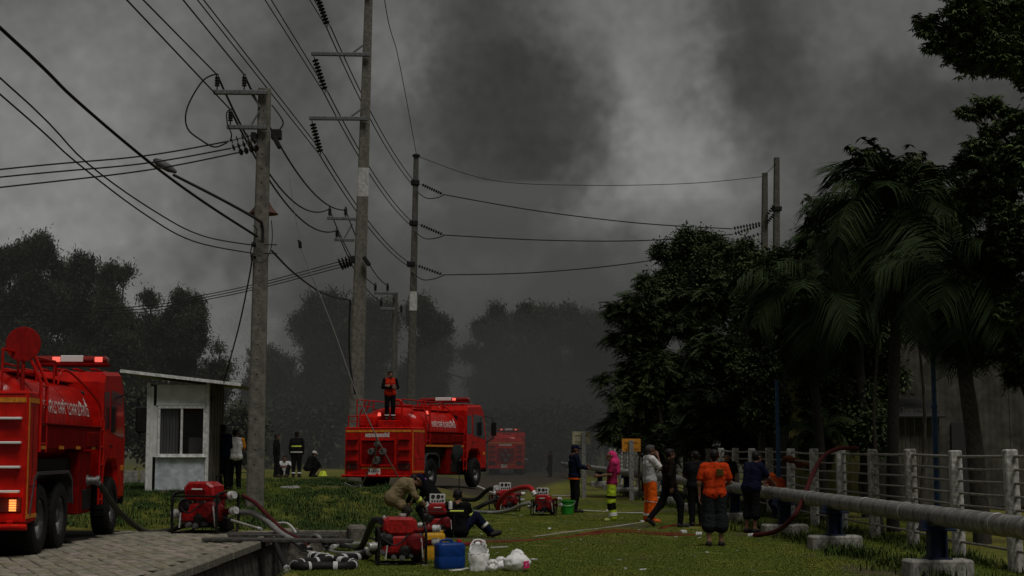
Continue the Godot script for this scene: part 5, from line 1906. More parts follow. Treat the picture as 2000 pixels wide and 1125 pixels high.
	mb.at_box(Vector3(-0.62, 2.66, -(rd + tl) / 2), Vector3(0.3, 0.03, tl - rd - 0.5), 0.008)
	put("walkway", mb, dred, tank)
	# rails along the tank top
	for s in [-1.0, 1.0]:
		mb = MB.new()
		var x: float = s * 0.8
		var yy: float = 2.95
		mb.tube([Vector3(x, yy, -0.06), Vector3(x, yy, -(rd + 2.6)), Vector3(x, yy - 0.22, -(rd + 2.7))], 0.022, 6)
		for z in [0.06, rd + 0.3, rd + 1.4, rd + 2.55]:
			mb.tube([Vector3(x, yy, -z), Vector3(x, minf(rt, 2.5), -z)], 0.02, 6)
		mb.tube([Vector3(x, yy - 0.2, -0.06), Vector3(x, yy - 0.2, -(rd + 0.3))], 0.018, 6)
		put("hand_rail", mb, red, root)
	mb = MB.new()
	for x in [-1.12, -0.8, -0.45]:
		mb.tube([Vector3(x, rt - 0.02, -0.1), Vector3(x, rt + 0.36, -0.1)], 0.02, 6)
	mb.tube([Vector3(-1.12, rt + 0.36, -0.1), Vector3(-0.45, rt + 0.36, -0.1)], 0.02, 6)
	mb.tube([Vector3(-1.12, rt + 0.2, -0.1), Vector3(-0.45, rt + 0.2, -0.1)], 0.015, 6)
	put("rear_rail", mb, red, root)
	# side ladder by the rear body
	both("side_ladder", root, red, func(b: MB, s: float) -> void:
		for z in [rd + 0.06, rd + 0.42]:
			b.tube([Vector3(s * 1.2, 1.5, -z), Vector3(s * 1.2, 2.5, -z), Vector3(s * 1.0, 2.93, -z)], 0.026, 6)
		for k in 4:
			b.tube([Vector3(s * 1.2, 1.62 + k * 0.28, -rd - 0.06), Vector3(s * 1.2, 1.62 + k * 0.28, -rd - 0.42)], 0.018, 6))
	# skirt panels, with reflectors
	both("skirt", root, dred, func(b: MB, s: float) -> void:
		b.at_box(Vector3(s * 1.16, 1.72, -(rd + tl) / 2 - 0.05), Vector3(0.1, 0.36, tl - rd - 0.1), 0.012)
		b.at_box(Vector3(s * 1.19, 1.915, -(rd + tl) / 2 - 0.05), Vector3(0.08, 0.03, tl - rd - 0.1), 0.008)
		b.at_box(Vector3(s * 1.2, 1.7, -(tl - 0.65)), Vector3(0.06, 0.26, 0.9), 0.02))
	both("reflector", root, amber, func(b: MB, s: float) -> void:
		if o.get("skirt_stripe", false):
			b.at_box(Vector3(s * 1.213, 1.45, -(rd + tl) / 2), Vector3(0.006, 0.06, tl - rd - 0.1))
		else:
			for k in 4:
				b.at_box(Vector3(s * 1.213, 1.565, -(rd + 0.25 + k * (tl - rd - 0.6) / 3.2)), Vector3(0.006, 0.05, 0.3)))
	if o.get("skirt_stripe", false):
		both("side_beam", root, dred, func(b: MB, s: float) -> void:
			b.at_box(Vector3(s * 1.17, 1.45, -(rd + tl) / 2), Vector3(0.08, 0.1, tl - rd), 0.01))
	# frame, axles
	mb = MB.new()
	for s in [-1.0, 1.0]:
		mb.at_box(Vector3(s * 0.43, 0.86, -3.7), Vector3(0.1, 0.26, 7.2), 0.01)
	mb.at_box(Vector3(0, 1.25, -(rd + tl) / 2), Vector3(2.1, 0.3, tl - rd), 0.02)
	for f in o.axles:
		mb.tube([Vector3(-0.9, 0.52, -f), Vector3(0.9, 0.52, -f)], 0.09, 8)
	mb.at_box(Vector3(0.95, 0.72, -(tl - 0.9)), Vector3(0.5, 0.42, 0.7), 0.06)
	mb.at_box(Vector3(-0.95, 0.72, -(tl - 0.9)), Vector3(0.5, 0.42, 0.9), 0.06)
	put("chassis", mb, black, root)
	for k in o.axles.size():
		for s in [-1.0, 1.0]:
			wheel(root, s * 1.18, o.axles[k], k < o.axles.size() - 1)
	# mudguards over the rear axles
	var a0: float = o.axles[0]
	var a1: float = o.axles[o.axles.size() - 2]
	both("mudguard", root, M("guard_grey", 0.09, 0.09, 0.095, 0.5, {"metal": 0.3, "wear": 0.5, "dirt": 0.5}), func(b: MB, s: float) -> void:
		var pf := [[a0 - 0.72, 0.62], [a0 - 0.5, 1.12], [a0 - 0.3, 1.2], [a1 + 0.35, 1.2], [a1 + 0.6, 1.08], [a1 + 0.68, 0.7]]
		for i in pf.size() - 1:
			var u := Vector2(pf[i][0], pf[i][1])
			var w := Vector2(pf[i + 1][0], pf[i + 1][1])
			var an := (w - u).angle()
			b.box(Transform3D(Basis(Vector3.RIGHT, an), Vector3(s * 1.0, (u.y + w.y) / 2, -(u.x + w.x) / 2)), Vector3(0.42, 0.02, (w - u).length() + 0.01), 0.004)
			b.box(Transform3D(Basis(Vector3.RIGHT, an), Vector3(s * 1.205, (u.y + w.y) / 2 - 0.01, -(u.x + w.x) / 2)), Vector3(0.012, 0.05, (w - u).length() + 0.012), 0.003))
	# locker between axles and cab, with the suction inlet
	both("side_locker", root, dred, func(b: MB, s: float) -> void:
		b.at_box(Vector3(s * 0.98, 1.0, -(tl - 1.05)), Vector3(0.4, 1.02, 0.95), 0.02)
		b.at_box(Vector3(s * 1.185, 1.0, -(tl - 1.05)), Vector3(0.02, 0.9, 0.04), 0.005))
	both("inlet", root, grey, func(b: MB, s: float) -> void:
		b.lathe(Transform3D(Basis.from_euler(Vector3(0, 0, -s * PI / 2)), Vector3(s * 1.17, 1.02, -(tl - 0.85))), [[0.1, 0.0], [0.1, 0.03], [0.065, 0.03], [0.065, 0.16], [0.085, 0.16], [0.085, 0.22], [0.05, 0.22], [0.05, 0.1]], 14))
	# front ladder and slanting hand rail
	both("front_ladder", root, red, func(b: MB, s: float) -> void:
		for z in [tl - 0.02, tl + 0.26]:
			b.tube([Vector3(s * 1.2, 0.6, -z), Vector3(s * 1.2, 2.05, -z)], 0.022, 6)
		for k in 5:
			b.tube([Vector3(s * 1.2, 0.68 + k * 0.3, -tl + 0.02), Vector3(s * 1.2, 0.68 + k * 0.3, -tl - 0.26)], 0.018, 6)
		b.tube(bez([Vector3(s * 0.8, 2.6, -(tl - 1.5)), Vector3(s * 0.85, 2.84, -(tl - 1.35)), Vector3(s * 1.0, 2.7, -(tl - 0.9)), Vector3(s * 1.18, 2.3, -(tl + 0.0)), Vector3(s * 1.2, 1.9, -(tl + 0.02))], 16), 0.02, 6))
	# cab
	var cf: float = tl + 0.28
	var pr := PackedVector2Array([Vector2(cf, 0.95), Vector2(cf + 0.25, 0.95), Vector2(cf + 0.32, 1.2), Vector2(cf + 0.5, 1.32), Vector2(cf + 1.2, 1.32), Vector2(cf + 1.4, 1.15), Vector2(cf + 1.45, 0.62), Vector2(cf + 2.12, 0.62), Vector2(cf + 2.16, 1.75), Vector2(cf + 1.86, 2.72), Vector2(cf + 1.6, 2.96), Vector2(cf + 0.18, 2.9), Vector2(cf, 2.72)])
	mb = MB.new()
	mb.extrude(pr, 2.36, Transform3D(SIDE, Vector3(-1.18, 0, 0)), 0.07)
	var cab := put("cab", mb, red, root)
	mb = MB.new()
	for k in 7:
		mb.at_box(Vector3(-0.9 + k * 0.3, 2.955, -(cf + 0.9)), Vector3(0.1, 0.03, 1.1), 0.012)
	put("roof_rib", mb, red, cab)
	both("side_window", cab, glass, func(b: MB, s: float) -> void:
		b.extrude(PackedVector2Array([Vector2(cf + 0.72, 1.85), Vector2(cf + 1.96, 1.72), Vector2(cf + 1.72, 2.55), Vector2(cf + 0.72, 2.6)]), 0.012, Transform3D(SIDE, Vector3(s * 1.18 - 0.004, 0, 0)))
		b.extrude(PackedVector2Array([Vector2(cf + 0.1, 1.9), Vector2(cf + 0.55, 1.9), Vector2(cf + 0.55, 2.55), Vector2(cf + 0.1, 2.55)]), 0.012, Transform3D(SIDE, Vector3(s * 1.18 - 0.004, 0, 0))))
	both("door_seam", cab, black, func(b: MB, s: float) -> void:
		for f in [cf + 0.62, cf + 1.42]:
			b.at_box(Vector3(s * 1.181, 1.55 if f < cf + 1 else 1.4, -f), Vector3(0.004, 1.1 if f < cf + 1 else 0.5, 0.014))
		b.at_box(Vector3(s * 1.185, 1.6, -(cf + 0.78)), Vector3(0.02, 0.04, 0.16), 0.006))
	mb = MB.new()
	mb.at_box(Vector3(0, 2.3, -cf + 0.003), Vector3(1.7, 0.5, 0.012), 0.004)
	mb.box(Transform3D(Basis(Vector3.RIGHT, 0.3), Vector3(0, 2.25, -(cf + 2.03))), Vector3(2.1, 0.85, 0.02), 0.004)
	put("window", mb, glass, cab)
	mb = MB.new()
	mb.at_box(Vector3(0, 0.72, -(cf + 2.13)), Vector3(2.34, 0.36, 0.12), 0.03)
	put("front_bumper", mb, M("chassis_black"), cab)
	both("marker_lamp", cab, amber, func(b: MB, s: float) -> void:
		b.at_box(Vector3(s * 1.185, 1.2, -(cf + 1.85)), Vector3(0.02, 0.1, 0.2), 0.006))
	both("mirror", cab, black, func(b: MB, s: float) -> void:
		b.tube([Vector3(s * 1.16, 2.55, -(cf + 1.85)), Vector3(s * 1.42, 2.5, -(cf + 2.1)), Vector3(s * 1.45, 1.75, -(cf + 2.1)), Vector3(s * 1.16, 1.6, -(cf + 2.05))], 0.016, 6)
		b.at_box(Vector3(s * 1.47, 2.1, -(cf + 2.1)), Vector3(0.2, 0.5, 0.08), 0.03))
	# light bar
	var bx: float = o.bar_x
	mb = MB.new()
	mb.at_box(Vector3(bx, 3.06, -(cf + 0.9)), Vector3(o.bar_w, 0.06, 0.34), 0.02)
	var bar := put("light_bar", mb, dred, root)
	mb = MB.new()
	mb.at_box(Vector3(bx, 3.15, -(cf + 0.9)), Vector3(o.bar_w, 0.13, 0.3), 0.05)
	put("red_lens", mb, M("lens_red", 0.2, 0.008, 0.006, 0.15, {"coat": 1.0}), bar)
	mb = MB.new()
	mb.at_box(Vector3(bx, 3.162, -(cf + 0.9)), Vector3(o.bar_w * 0.32, 0.12, 0.325), 0.01)
	put("white_lens", mb, M("lens_white", 0.75, 0.75, 0.75, 0.25), bar)
	mb = MB.new()
	for q in o.flash:
		mb.at_box(Vector3(bx + q * o.bar_w, 3.15, -(cf + 0.9)), Vector3(0.14, 0.09, 0.32), 0.01)
	put("flashing_lamp", mb, M("lamp_red_lit", 1.0, 0.16, 0.12, 0.3, {"emit": 0.8}), bar)
	return root

func build_trucks() -> void:
	# nearest, cut by the left edge
	var t := fire_engine("fire_engine", "nearest red tanker fire engine cut off by the left edge of the paving", Vector3(-8.0, 0.13, -21.6), 0.061, {"rear_depth": 0.62, "rear_top": 2.36, "tank_end": 4.95, "axles": [0.95, 2.25, 6.3], "text_at": 1.25, "text_wide": 0.285, "white_steps": true, "tail_lit": true, "bar_x": 0.45, "bar_w": 1.25, "flash": [-0.22, 0.38]})
	var mb := MB.new()
	var red := M("disc_red", 0.32, 0.008, 0.006, 0.5, {"wear": 0.5, "dirt": 0.7})
	mb.lathe(Transform3D(Basis.from_euler(Vector3(PI / 2, 0, 0)), Vector3(0.93, 3.06, -0.66)), [[0.0, -0.012], [0.25, -0.012], [0.255, 0.0], [0.25, 0.012], [0.0, 0.012]], 32)
	put("signal_disc", mb, red, t)
	mb = MB.new()
	mb.tube([Vector3(0.93, 2.3, -0.69), Vector3(0.93, 3.28, -0.69)], 0.03, 8)
	mb.at_box(Vector3(0.93, 3.06, -0.64), Vector3(0.03, 0.46, 0.012), 0.003)
	put("disc_post", mb, red, t)
	var l := OmniLight3D.new()
	l.name = "tail_glow"
	l.position = Vector3(1.03, 0.76, 0.12)
	l.light_color = Color(1.0, 0.5, 0.2)
	l.light_energy = 0.02
	l.light_size = 0.05
	l.omni_range = 6.0
	l.omni_attenuation = 2.0
	l.shadow_enabled = true
	t.add_child(l)
	# middle
	var a := Vector3(-4.37, 0, -50.4)
	var dir := Vector3(sin(0.332), 0, -cos(0.332))
	var r := a + dir * 1.7
	var f := a + dir * 5.9
	var gr := ground(r.x, r.z)
	var gf := ground(f.x, f.z)
	var pitch := atan((gf - gr) / 4.2)
	t = fire_engine("fire_engine", "red tanker fire engine in the middle with a man standing on top", a + Vector3(0, gr - sin(pitch) * 1.7, 0), -0.332, {"rear_depth": 1.1, "rear_top": 2.05, "tank_end": 4.7, "axles": [1.75, 6.05], "text_at": 1.9, "text_wide": 0.2, "skirt_stripe": true, "bar_x": 0.0, "bar_w": 1.9, "flash": [0.22]})
	t.rotation.x = pitch
	# rotating beacon loop and lamps on the tank
	mb = MB.new()
	var pts := []
	for k in 17:
		var an := TAU * k / 16
		pts.append(Vector3(0.1 + cos(an) * 0.2, 2.8 + sin(an) * 0.17, -1.3))
	mb.tube(pts, 0.045, 8)
	mb.tube([Vector3(0.1, 2.63, -1.3), Vector3(0.1, 2.4, -1.3)], 0.07, 8)
	put("water_monitor", mb, M("engine_red"), t)
	for q in [Vector3(-0.15, 2.42, -0.4), Vector3(1.05, 2.5, -1.6)]:
		mb = MB.new()
		mb.lathe(X(q), [[0.06, 0.0], [0.06, 0.04], [0.05, 0.04], [0.05, 0.1], [0.0, 0.12]], 10)
		put("beacon_lamp", mb, M("lamp_red_lit"), t)
	mb = MB.new()
	mb.at_box(Vector3(-0.6, 2.25, -0.7), Vector3(0.7, 0.5, 0.6), 0.12)
	mb.at_box(Vector3(0.12, 2.16, -0.66), Vector3(0.62, 0.24, 0.6), 0.02)
	put("pump_cover", mb, M("engine_red"), t)
	# far
	var p := Vector3(-0.42, 0, -105.0)
	p.y = ground(p.x, p.z - 3.0)
	fire_engine("fire_engine", "distant red tanker fire engine fading into smoke ahead of the others", p, -0.03, {"rear_depth": 0.9, "rear_top": 2.3, "tank_end": 4.8, "axles": [1.2, 2.5, 6.2], "text_at": 1.3, "text_wide": 0.22, "bar_x": 0.0, "bar_w": 1.7, "flash": [-0.3, 0.3]})
# ---------------------------------------------------------------- pumps and things on the ground
func fire_pump(label: String, p: Vector3, turn: float, s: float, panel: bool, tank: bool, lift := 1.0) -> Node3D:
	# facing +z, about 0.7 m wide at s = 1
	var root := thing("fire_pump", label, "water pump", p, turn, "portable red fire pumps")
	var red := M("pump_red", 0.42, 0.012, 0.014, 0.4, {"coat": 0.4, "wear": 0.35, "dirt": 0.5})
	var dred := M("pump_dark_red", 0.17, 0.008, 0.009, 0.5, {"wear": 0.3, "dirt": 0.5})
	var blk := M("pump_black", 0.012, 0.012, 0.012, 0.55, {"wear": 0.2, "dirt": 0.5})
	var met := M("pump_metal", 0.75, 0.75, 0.74, 0.4, {"metal": 0.2, "wear": 0.2, "dirt": 0.5})
	var mb := MB.new()
	for x in [-0.34, 0.34]:
		mb = MB.new()
		mb.tube(bez([Vector3(x, 0.03, -0.26), Vector3(x, 0.03, 0.26), Vector3(x, 0.1, 0.32), Vector3(x, 0.46 * lift, 0.32), Vector3(x, 0.54 * lift, 0.24), Vector3(x, 0.54 * lift, -0.2), Vector3(x, 0.46 * lift, -0.3), Vector3(x, 0.1, -0.3), Vector3(x, 0.03, -0.24)], 40), 0.02, 7)
		put("side_frame", mb, blk, root)
	mb = MB.new()
	for z in [-0.2, 0.2]:
		mb.tube([Vector3(-0.34, 0.03, z), Vector3(0.34, 0.03, z)], 0.018, 6)
	if not tank:
		mb.tube([Vector3(-0.34, 0.5 * lift, 0.26), Vector3(0.34, 0.5 * lift, 0.26)], 0.015, 6)
	put("cross_bar", mb, blk, root)
	mb = MB.new()
	mb.at_box(Vector3(0, 0.2, -0.02), Vector3(0.46, 0.2, 0.44), 0.03)
	mb.lathe(Transform3D(Basis.from_euler(Vector3(PI / 2, 0, 0)), Vector3(0.05, 0.2, 0.2)), [[0.1, 0.0], [0.1, 0.07], [0.05, 0.09]], 14)
	put("engine_block", mb, blk, root)
	# lower housing and pump volute
	mb = MB.new()
	mb.extrude(PackedVector2Array([Vector2(-0.25, 0.17), Vector2(0.22, 0.17), Vector2(0.26, 0.24), Vector2(0.26, 0.38), Vector2(0.2, 0.43), Vector2(-0.24, 0.43), Vector2(-0.28, 0.36), Vector2(-0.28, 0.22)]), 0.3, X(Vector3(0, 0, -0.06)), 0.03)
	put("housing", mb, red, root)
	mb = MB.new()
	mb.lathe(Transform3D(Basis.from_euler(Vector3(PI / 2, 0, 0)), Vector3(0.2, 0.32, 0.14)), [[0.14, 0.0], [0.15, 0.03], [0.15, 0.1], [0.11, 0.14], [0.06, 0.15], [0.06, 0.21], [0.075, 0.21], [0.075, 0.25], [0.05, 0.25]], 18)
	put("volute", mb, dred, root)
	# top: either a long tank or a hood with a gauge panel
	mb = MB.new()
	var y0 := 0.5 * lift
	if tank:
		mb.extrude(PackedVector2Array([Vector2(-0.27, 0.02), Vector2(-0.2, -0.05), Vector2(0.16, -0.05), Vector2(0.23, 0.02), Vector2(0.21, 0.16), Vector2(0.16, 0.2), Vector2(-0.2, 0.21), Vector2(-0.26, 0.17)]), 0.4, X(Vector3(0, y0, -0.18)), 0.035)
		var tk := put("fuel_tank", mb, red, root)
		mb = MB.new()
		mb.lathe(X(Vector3(0.02, y0 + 0.2, 0.02)), [[0.045, 0.0], [0.045, 0.025], [0.055, 0.025], [0.055, 0.05], [0.0, 0.055]], 12)
		put("filler_cap", mb, met, tk)
	else:
		mb.extrude(PackedVector2Array([Vector2(-0.22, -0.06), Vector2(0.2, -0.06), Vector2(0.24, 0.02), Vector2(0.22, 0.14), Vector2(0.12, 0.2), Vector2(-0.16, 0.2), Vector2(-0.24, 0.12)]), 0.34, X(Vector3(0, y0, -0.12)), 0.03)
		var hd := put("hood", mb, red, root)
		mb = MB.new()
		for k in 3:
			mb.at_box(Vector3(-0.04 + 0.0, y0 + 0.02 + k * 0.03, 0.223), Vector3(0.3, 0.012, 0.012), 0.003)
		put("vent_slats", mb, dred, hd)
		mb = MB.new()
		mb.at_box(Vector3(-0.02, y0 + 0.1, 0.226), Vector3(0.16, 0.02, 0.004))
		put("name_sticker", mb, M("sticker_white"), hd)
	if panel:
		mb = MB.new()
		mb.box(X(Vector3(-0.02, y0 + 0.29, 0.1), -0.15), Vector3(0.36, 0.22, 0.05), 0.012)
		var pn := put("control_panel", mb, M("panel_white", 0.55, 0.55, 0.54, 0.45, {"wear": 0.2, "dirt": 0.6}), root)
		for q in [[-0.1, 0.35, 0.045], [0.02, 0.35, 0.045], [0.11, 0.35, 0.03], [-0.12, 0.25, 0.02], [-0.06, 0.25, 0.02], [0.0, 0.25, 0.02], [0.06, 0.25, 0.02], [0.12, 0.26, 0.025]]:
			mb = MB.new()
			mb.lathe(Transform3D(Basis.from_euler(Vector3(PI / 2 - 0.15, 0, 0)), Vector3(q[0] - 0.02, y0 + q[1] - 0.01, 0.127 - (q[1] - 0.3) * 0.15)), [[q[2], -0.01], [q[2], 0.012], [q[2] * 0.8, 0.012], [0.0, 0.008]], 12)
			put("gauge", mb, blk, pn)
	# outlets with couplings on the right, suction port on the left
	for k in 2:
		mb = MB.new()
		var a := Vector3(0.26, 0.3 + 0.2 * k * lift, 0.02 + 0.06 * k)
		var b := a + Vector3(0.2, 0.03, 0.1)
		mb.tube([a - Vector3(0.1, 0, 0), a, b], 0.045, 10)
		var ol := put("outlet", mb, dred, root)
		mb = MB.new()
		mb.lathe(along(b, b + Vector3(0.2, 0.02, 0.08)), [[0.05, -0.01], [0.058, 0.0], [0.058, 0.04], [0.05, 0.045], [0.05, 0.1], [0.04, 0.1]], 12)
		put("coupling", mb, met, ol)
	mb = MB.new()
	mb.tube([Vector3(-0.2, 0.3, 0.05), Vector3(-0.38, 0.28, 0.1)], 0.055, 10)
	mb.lathe(along(Vector3(-0.38, 0.28, 0.1), Vector3(-0.5, 0.27, 0.13)), [[0.065, 0.0], [0.065, 0.05], [0.055, 0.05], [0.055, 0.09], [0.04, 0.09]], 12)
	put("suction_port", mb, met, root)
	mb = MB.new()
	mb.lathe(Transform3D(Basis.from_euler(Vector3(PI / 2, 0, 0)), Vector3(-0.2, 0.36 * lift, 0.16)), [[0.1, 0.0], [0.11, 0.02], [0.11, 0.06], [0.06, 0.09], [0.0, 0.1]], 16)
	put("starter_cover", mb, blk, root)
	mb = MB.new()
	mb.tube(bez([Vector3(-0.26, 0.5 * lift, -0.05), Vector3(-0.3, 0.42, 0.2), Vector3(-0.1, 0.3, 0.3), Vector3(0.1, 0.46, 0.24)], 16), 0.012, 5)
	mb.tube(bez([Vector3(0.2, 0.5 * lift, 0.1), Vector3(0.24, 0.36, 0.26), Vector3(0.02, 0.22, 0.28)], 12), 0.01, 5)
	mb.tube([Vector3(0.1, y0 + 0.2, -0.1), Vector3(0.1, y0 + 0.27, -0.1), Vector3(0.18, y0 + 0.29, -0.08)], 0.014, 5)
	put("cables", mb, M("cable_black"), root)
	mb = MB.new()
	mb.tube([Vector3(0.3, 0.12, 0.28), Vector3(0.27, 0.4, 0.3)], 0.014, 6)
	mb.tube([Vector3(-0.24, 0.1, 0.3), Vector3(-0.22, 0.3, 0.31)], 0.012, 6)
	put("lever", mb, met, root)
	# back-up tank, battery and small fittings
	mb = MB.new()
	mb.at_box(Vector3(-0.08, 0.42 * lift, -0.27), Vector3(0.44, 0.3, 0.12), 0.04)
	put("rear_tank", mb, dred, root)
	mb = MB.new()
	mb.at_box(Vector3(0.24, 0.14, -0.16), Vector3(0.16, 0.18, 0.16), 0.02)
	put("battery", mb, blk, root)
	mb = MB.new()
	for q in [[-0.26, 0.2, 0.2, 0.05], [-0.12, 0.13, 0.26, 0.04], [0.0, 0.12, 0.27, 0.045], [0.13, 0.15, 0.27, 0.035], [-0.29, 0.44, 0.12, 0.035], [0.27, 0.44, 0.2, 0.04]]:
		mb.lathe(Transform3D(Basis.from_euler(Vector3(PI / 2, 0, 0)), Vector3(q[0], q[1] * lift, q[2])), [[q[3], -0.05], [q[3], 0.02], [q[3] * 0.6, 0.02], [q[3] * 0.6, 0.05], [0.0, 0.05]], 8)
	var fit := put("fittings", mb, M("fitting_grey", 0.12, 0.12, 0.12, 0.5, {"metal": 0.3}), root)
	fit.set_meta("kind", "stuff")
	mb = MB.new()
	mb.lathe(X(Vector3(-0.2, y0 + 0.02, -0.2), 0, 0, 0.2), [[0.05, -0.16], [0.06, -0.14], [0.06, 0.1], [0.03, 0.13], [0.022, 0.2]], 12)
	put("exhaust", mb, met, root)
	root.scale = Vector3(s, s, s)
	return root

func jerrycan(label: String, p: Vector3, turn: float, w: float, h: float, d: float, m: Material, cap_m: Material) -> void:
	var root := thing("jerrycan", label, "jerrycan", p, turn, "plastic jerrycans beside the front pump")
	var rings := []
	for q in [[0.0, 0.9], [0.02, 0.97], [0.06, 1.0], [h * 0.45, 1.0], [h * 0.47, 0.985], [h * 0.5, 0.985], [h * 0.52, 1.0], [h * 0.86, 1.0], [h * 0.93, 0.95], [h * 0.97, 0.82], [h * 0.975, 0.5]]:
		var ring := PackedVector3Array()
		for k in 28:
			var a := TAU * k / 28
			var x := signf(cos(a)) * pow(absf(cos(a)), 0.35)
			var z := signf(sin(a)) * pow(absf(sin(a)), 0.35)
			ring.push_back(Vector3(x * w * 0.5 * q[1], q[0], z * d * 0.5 * q[1]))
		rings.append(ring)
	var mb := MB.new()
	mb.loft(rings, true)
	var b := put("body", mb, m, root)
	mb = MB.new()
	mb.tube(bez([Vector3(-w * 0.34, h * 0.95, 0), Vector3(-w * 0.28, h * 1.05, 0), Vector3(w * 0.02, h * 1.06, 0), Vector3(w * 0.1, h * 0.96, 0)], 14), 0.018, 8)
	put("handle", mb, m, b)
	mb = MB.new()
	mb.lathe(X(Vector3(w * 0.33, h * 0.94, d * 0.1)), [[0.032, 0.0], [0.032, 0.02], [0.038, 0.02], [0.038, 0.05], [0.0, 0.054]], 14)
	put("cap", mb, cap_m, root)

func bag(label: String, p: Vector3, w: float, h: float, sd: int, open: bool) -> void:
	var root := thing("plastic_bag", label, "plastic bag", p, rng.randf_range(-0.3, 0.3), "white plastic bags on the grass")
	var m := M("bag_white", 0.85, 0.85, 0.86, 0.35, {"back": 0.5})
	var fn := FastNoiseLite.new()
	fn.seed = sd
	fn.frequency = 5.0
	fn.fractal_octaves = 3
	var rings := []
	for r in 13:
		var t := r / 12.0
		var ring := PackedVector3Array()
		var prof := sin(PI * clampf(0.12 + t * 0.8, 0, 1))
		if open:
			prof = 0.9 + 0.12 * sin(t * 3.0)
		for k in 28:
			var a := TAU * k / 28
			var q := Vector3(cos(a), 0, sin(a))
			var cr := 1.0 + fn.get_noise_3dv(Vector3(q.x, t * 1.6, q.z) * 0.45) * 0.28 + 0.06 * sin(a * 9.0 + t * 3.0) + 0.03 * sin(a * 17.0 - t * 6.0)
			var y := h * t
			if open and t > 0.6:
				y = h * 0.6 + h * 0.4 * (t - 0.6) / 0.4 * clampf(0.25 - 0.75 * q.z, 0.05, 1.0)
			ring.push_back(Vector3(q.x * w * 0.5 * prof * cr, y, q.z * w * 0.4 * prof * cr))
		rings.append(ring)
	if open:
		for r in range(11, 3, -1):
			var ring := PackedVector3Array()
			for k in 28:
				var v: Vector3 = rings[r][k]
				ring.push_back(Vector3(v.x * 0.95, v.y * 0.99, v.z * 0.95))
			rings.append(ring)
	var mb := MB.new()
	mb.loft(rings, true, true, true, false)
	put("sack", mb, m, root)
	mb = MB.new()
	if open:
		mb.tube(bez([Vector3(-w * 0.42, h * 0.85, -w * 0.2), Vector3(-w * 0.2, h * 1.05, -w * 0.2), Vector3(w * 0.2, h * 1.05, -w * 0.2), Vector3(w * 0.42, h * 0.85, -w * 0.2)], 14), 0.012, 6)
	else:
		for s in [-1.0, 1.0]:
			var pts := []
			for k in 5:
				pts.append(Vector3(s * (w * 0.08 + 0.03 * sin(k * 1.4)), h * (0.86 + 0.07 * k), 0.02 * cos(k * 2.0)))
			mb.tube(pts, [0.045, 0.04, 0.035, 0.03, 0.012], 7)
	put("handle", mb, m, root)
	if not open and sd == 44:
		mb = MB.new()
		mb.box(X(Vector3(w * 0.34, h * 0.4, w * 0.3), 0.0, 0.6, 0.1), Vector3(0.09, 0.1, 0.012), 0.003)
		put("printed_patch", mb, M("print_pink", 0.6, 0.03, 0.15, 0.5), root)

func sign_board(label: String, px: float, d: float, ptop: float, bx0: float, bx1: float, by0: float, by1: float, m: Material, group: String) -> void:
	var p := gp(px, d)
	var root := thing("sign_board", label, "sign", p, 0.03, group)
	var top := at(px, ptop, d).y - p.y
	var mb := MB.new()
	mb.at_box(Vector3(0, top / 2 - 0.15, 0), Vector3(0.15, top + 0.3, 0.12), 0.012)
	for k in 12:
		mb.at_box(Vector3(0, 0.2 + k * top / 12.5, 0.06), Vector3(0.022, 0.022, 0.006))
	put("post", mb, M("sign_post", 0.3, 0.3, 0.29, 0.85, {"wear": 0.4, "dirt": 0.45, "bump": 0.4}), root)
	var a := at(bx0, by0, d)
	var b := at(bx1, by1, d)
	mb = MB.new()
	mb.at_box(Vector3((a.x + b.x) / 2 - p.x, (a.y + b.y) / 2 - p.y, -0.085), Vector3(b.x - a.x, a.y - b.y, 0.02), 0.006)
	var bd := put("board", mb, m, root)
	mb = MB.new()
	for k in 2:
		mb.at_box(Vector3((a.x + b.x) / 2 - p.x, lerpf(a.y, b.y, 0.25 + 0.5 * k) - p.y, -0.066), Vector3((b.x - a.x) * 0.7, 0.03, 0.015), 0.003)
	put("bracket", mb, m, bd)

func hose(called: String, label: String, group: String, pts: Array, r: float, m: Material, bands: Material = null, flat := false) -> Node3D:
	var p := []
	for q in pts:
		if q is Vector3:
			p.append(q)
		elif q[0] is String:
			p.append(gp(q[1], q[2]) + Vector3(0, r * (0.45 if flat else 0.9), 0))
		else:
			p.append(at(q[0], q[1], q[2]))
	var s := bez(p, 14 * (p.size() - 1))
	var mb := MB.new()
	mb.tube(s, r, 9)
	if flat:
		for i in mb.v.size():
			var v := mb.v[i]
			var g := ground(v.x, v.z)
			mb.v[i] = Vector3(v.x, g + (v.y - g) * 0.45, v.z)
	var o := put(called, mb, m)
	tag(o, label, "hose", group)
	if s.size() > 6:
		mb = MB.new()
		var e: Vector3 = s[-1] + (s[-1] - s[-2]).normalized() * 0.1
		mb.lathe(along(s[-1], e), [[r * 0.9, -0.03], [r * 1.15, -0.02], [r * 1.15, 0.03], [r * 0.95, 0.035], [r * 0.95, 0.06], [r * 1.2, 0.065], [r * 1.2, 0.09]], 10)
		put("coupling", mb, M("pump_metal", 0.75, 0.75, 0.74, 0.4), o)
	if bands:
		mb = MB.new()
		var run := 0.0
		for i in s.size() - 1:
			run += (s[i + 1] - s[i]).length()
			if run > 0.36:
				run = 0.0
				var j := mini(i + 2, s.size() - 1)
				mb.tube([s[i], s[i + 1], s[j]] if j > i + 1 else [s[i], s[i + 1]], r * 1.06, 9)
		put("white_band", mb, bands, o)
	return o

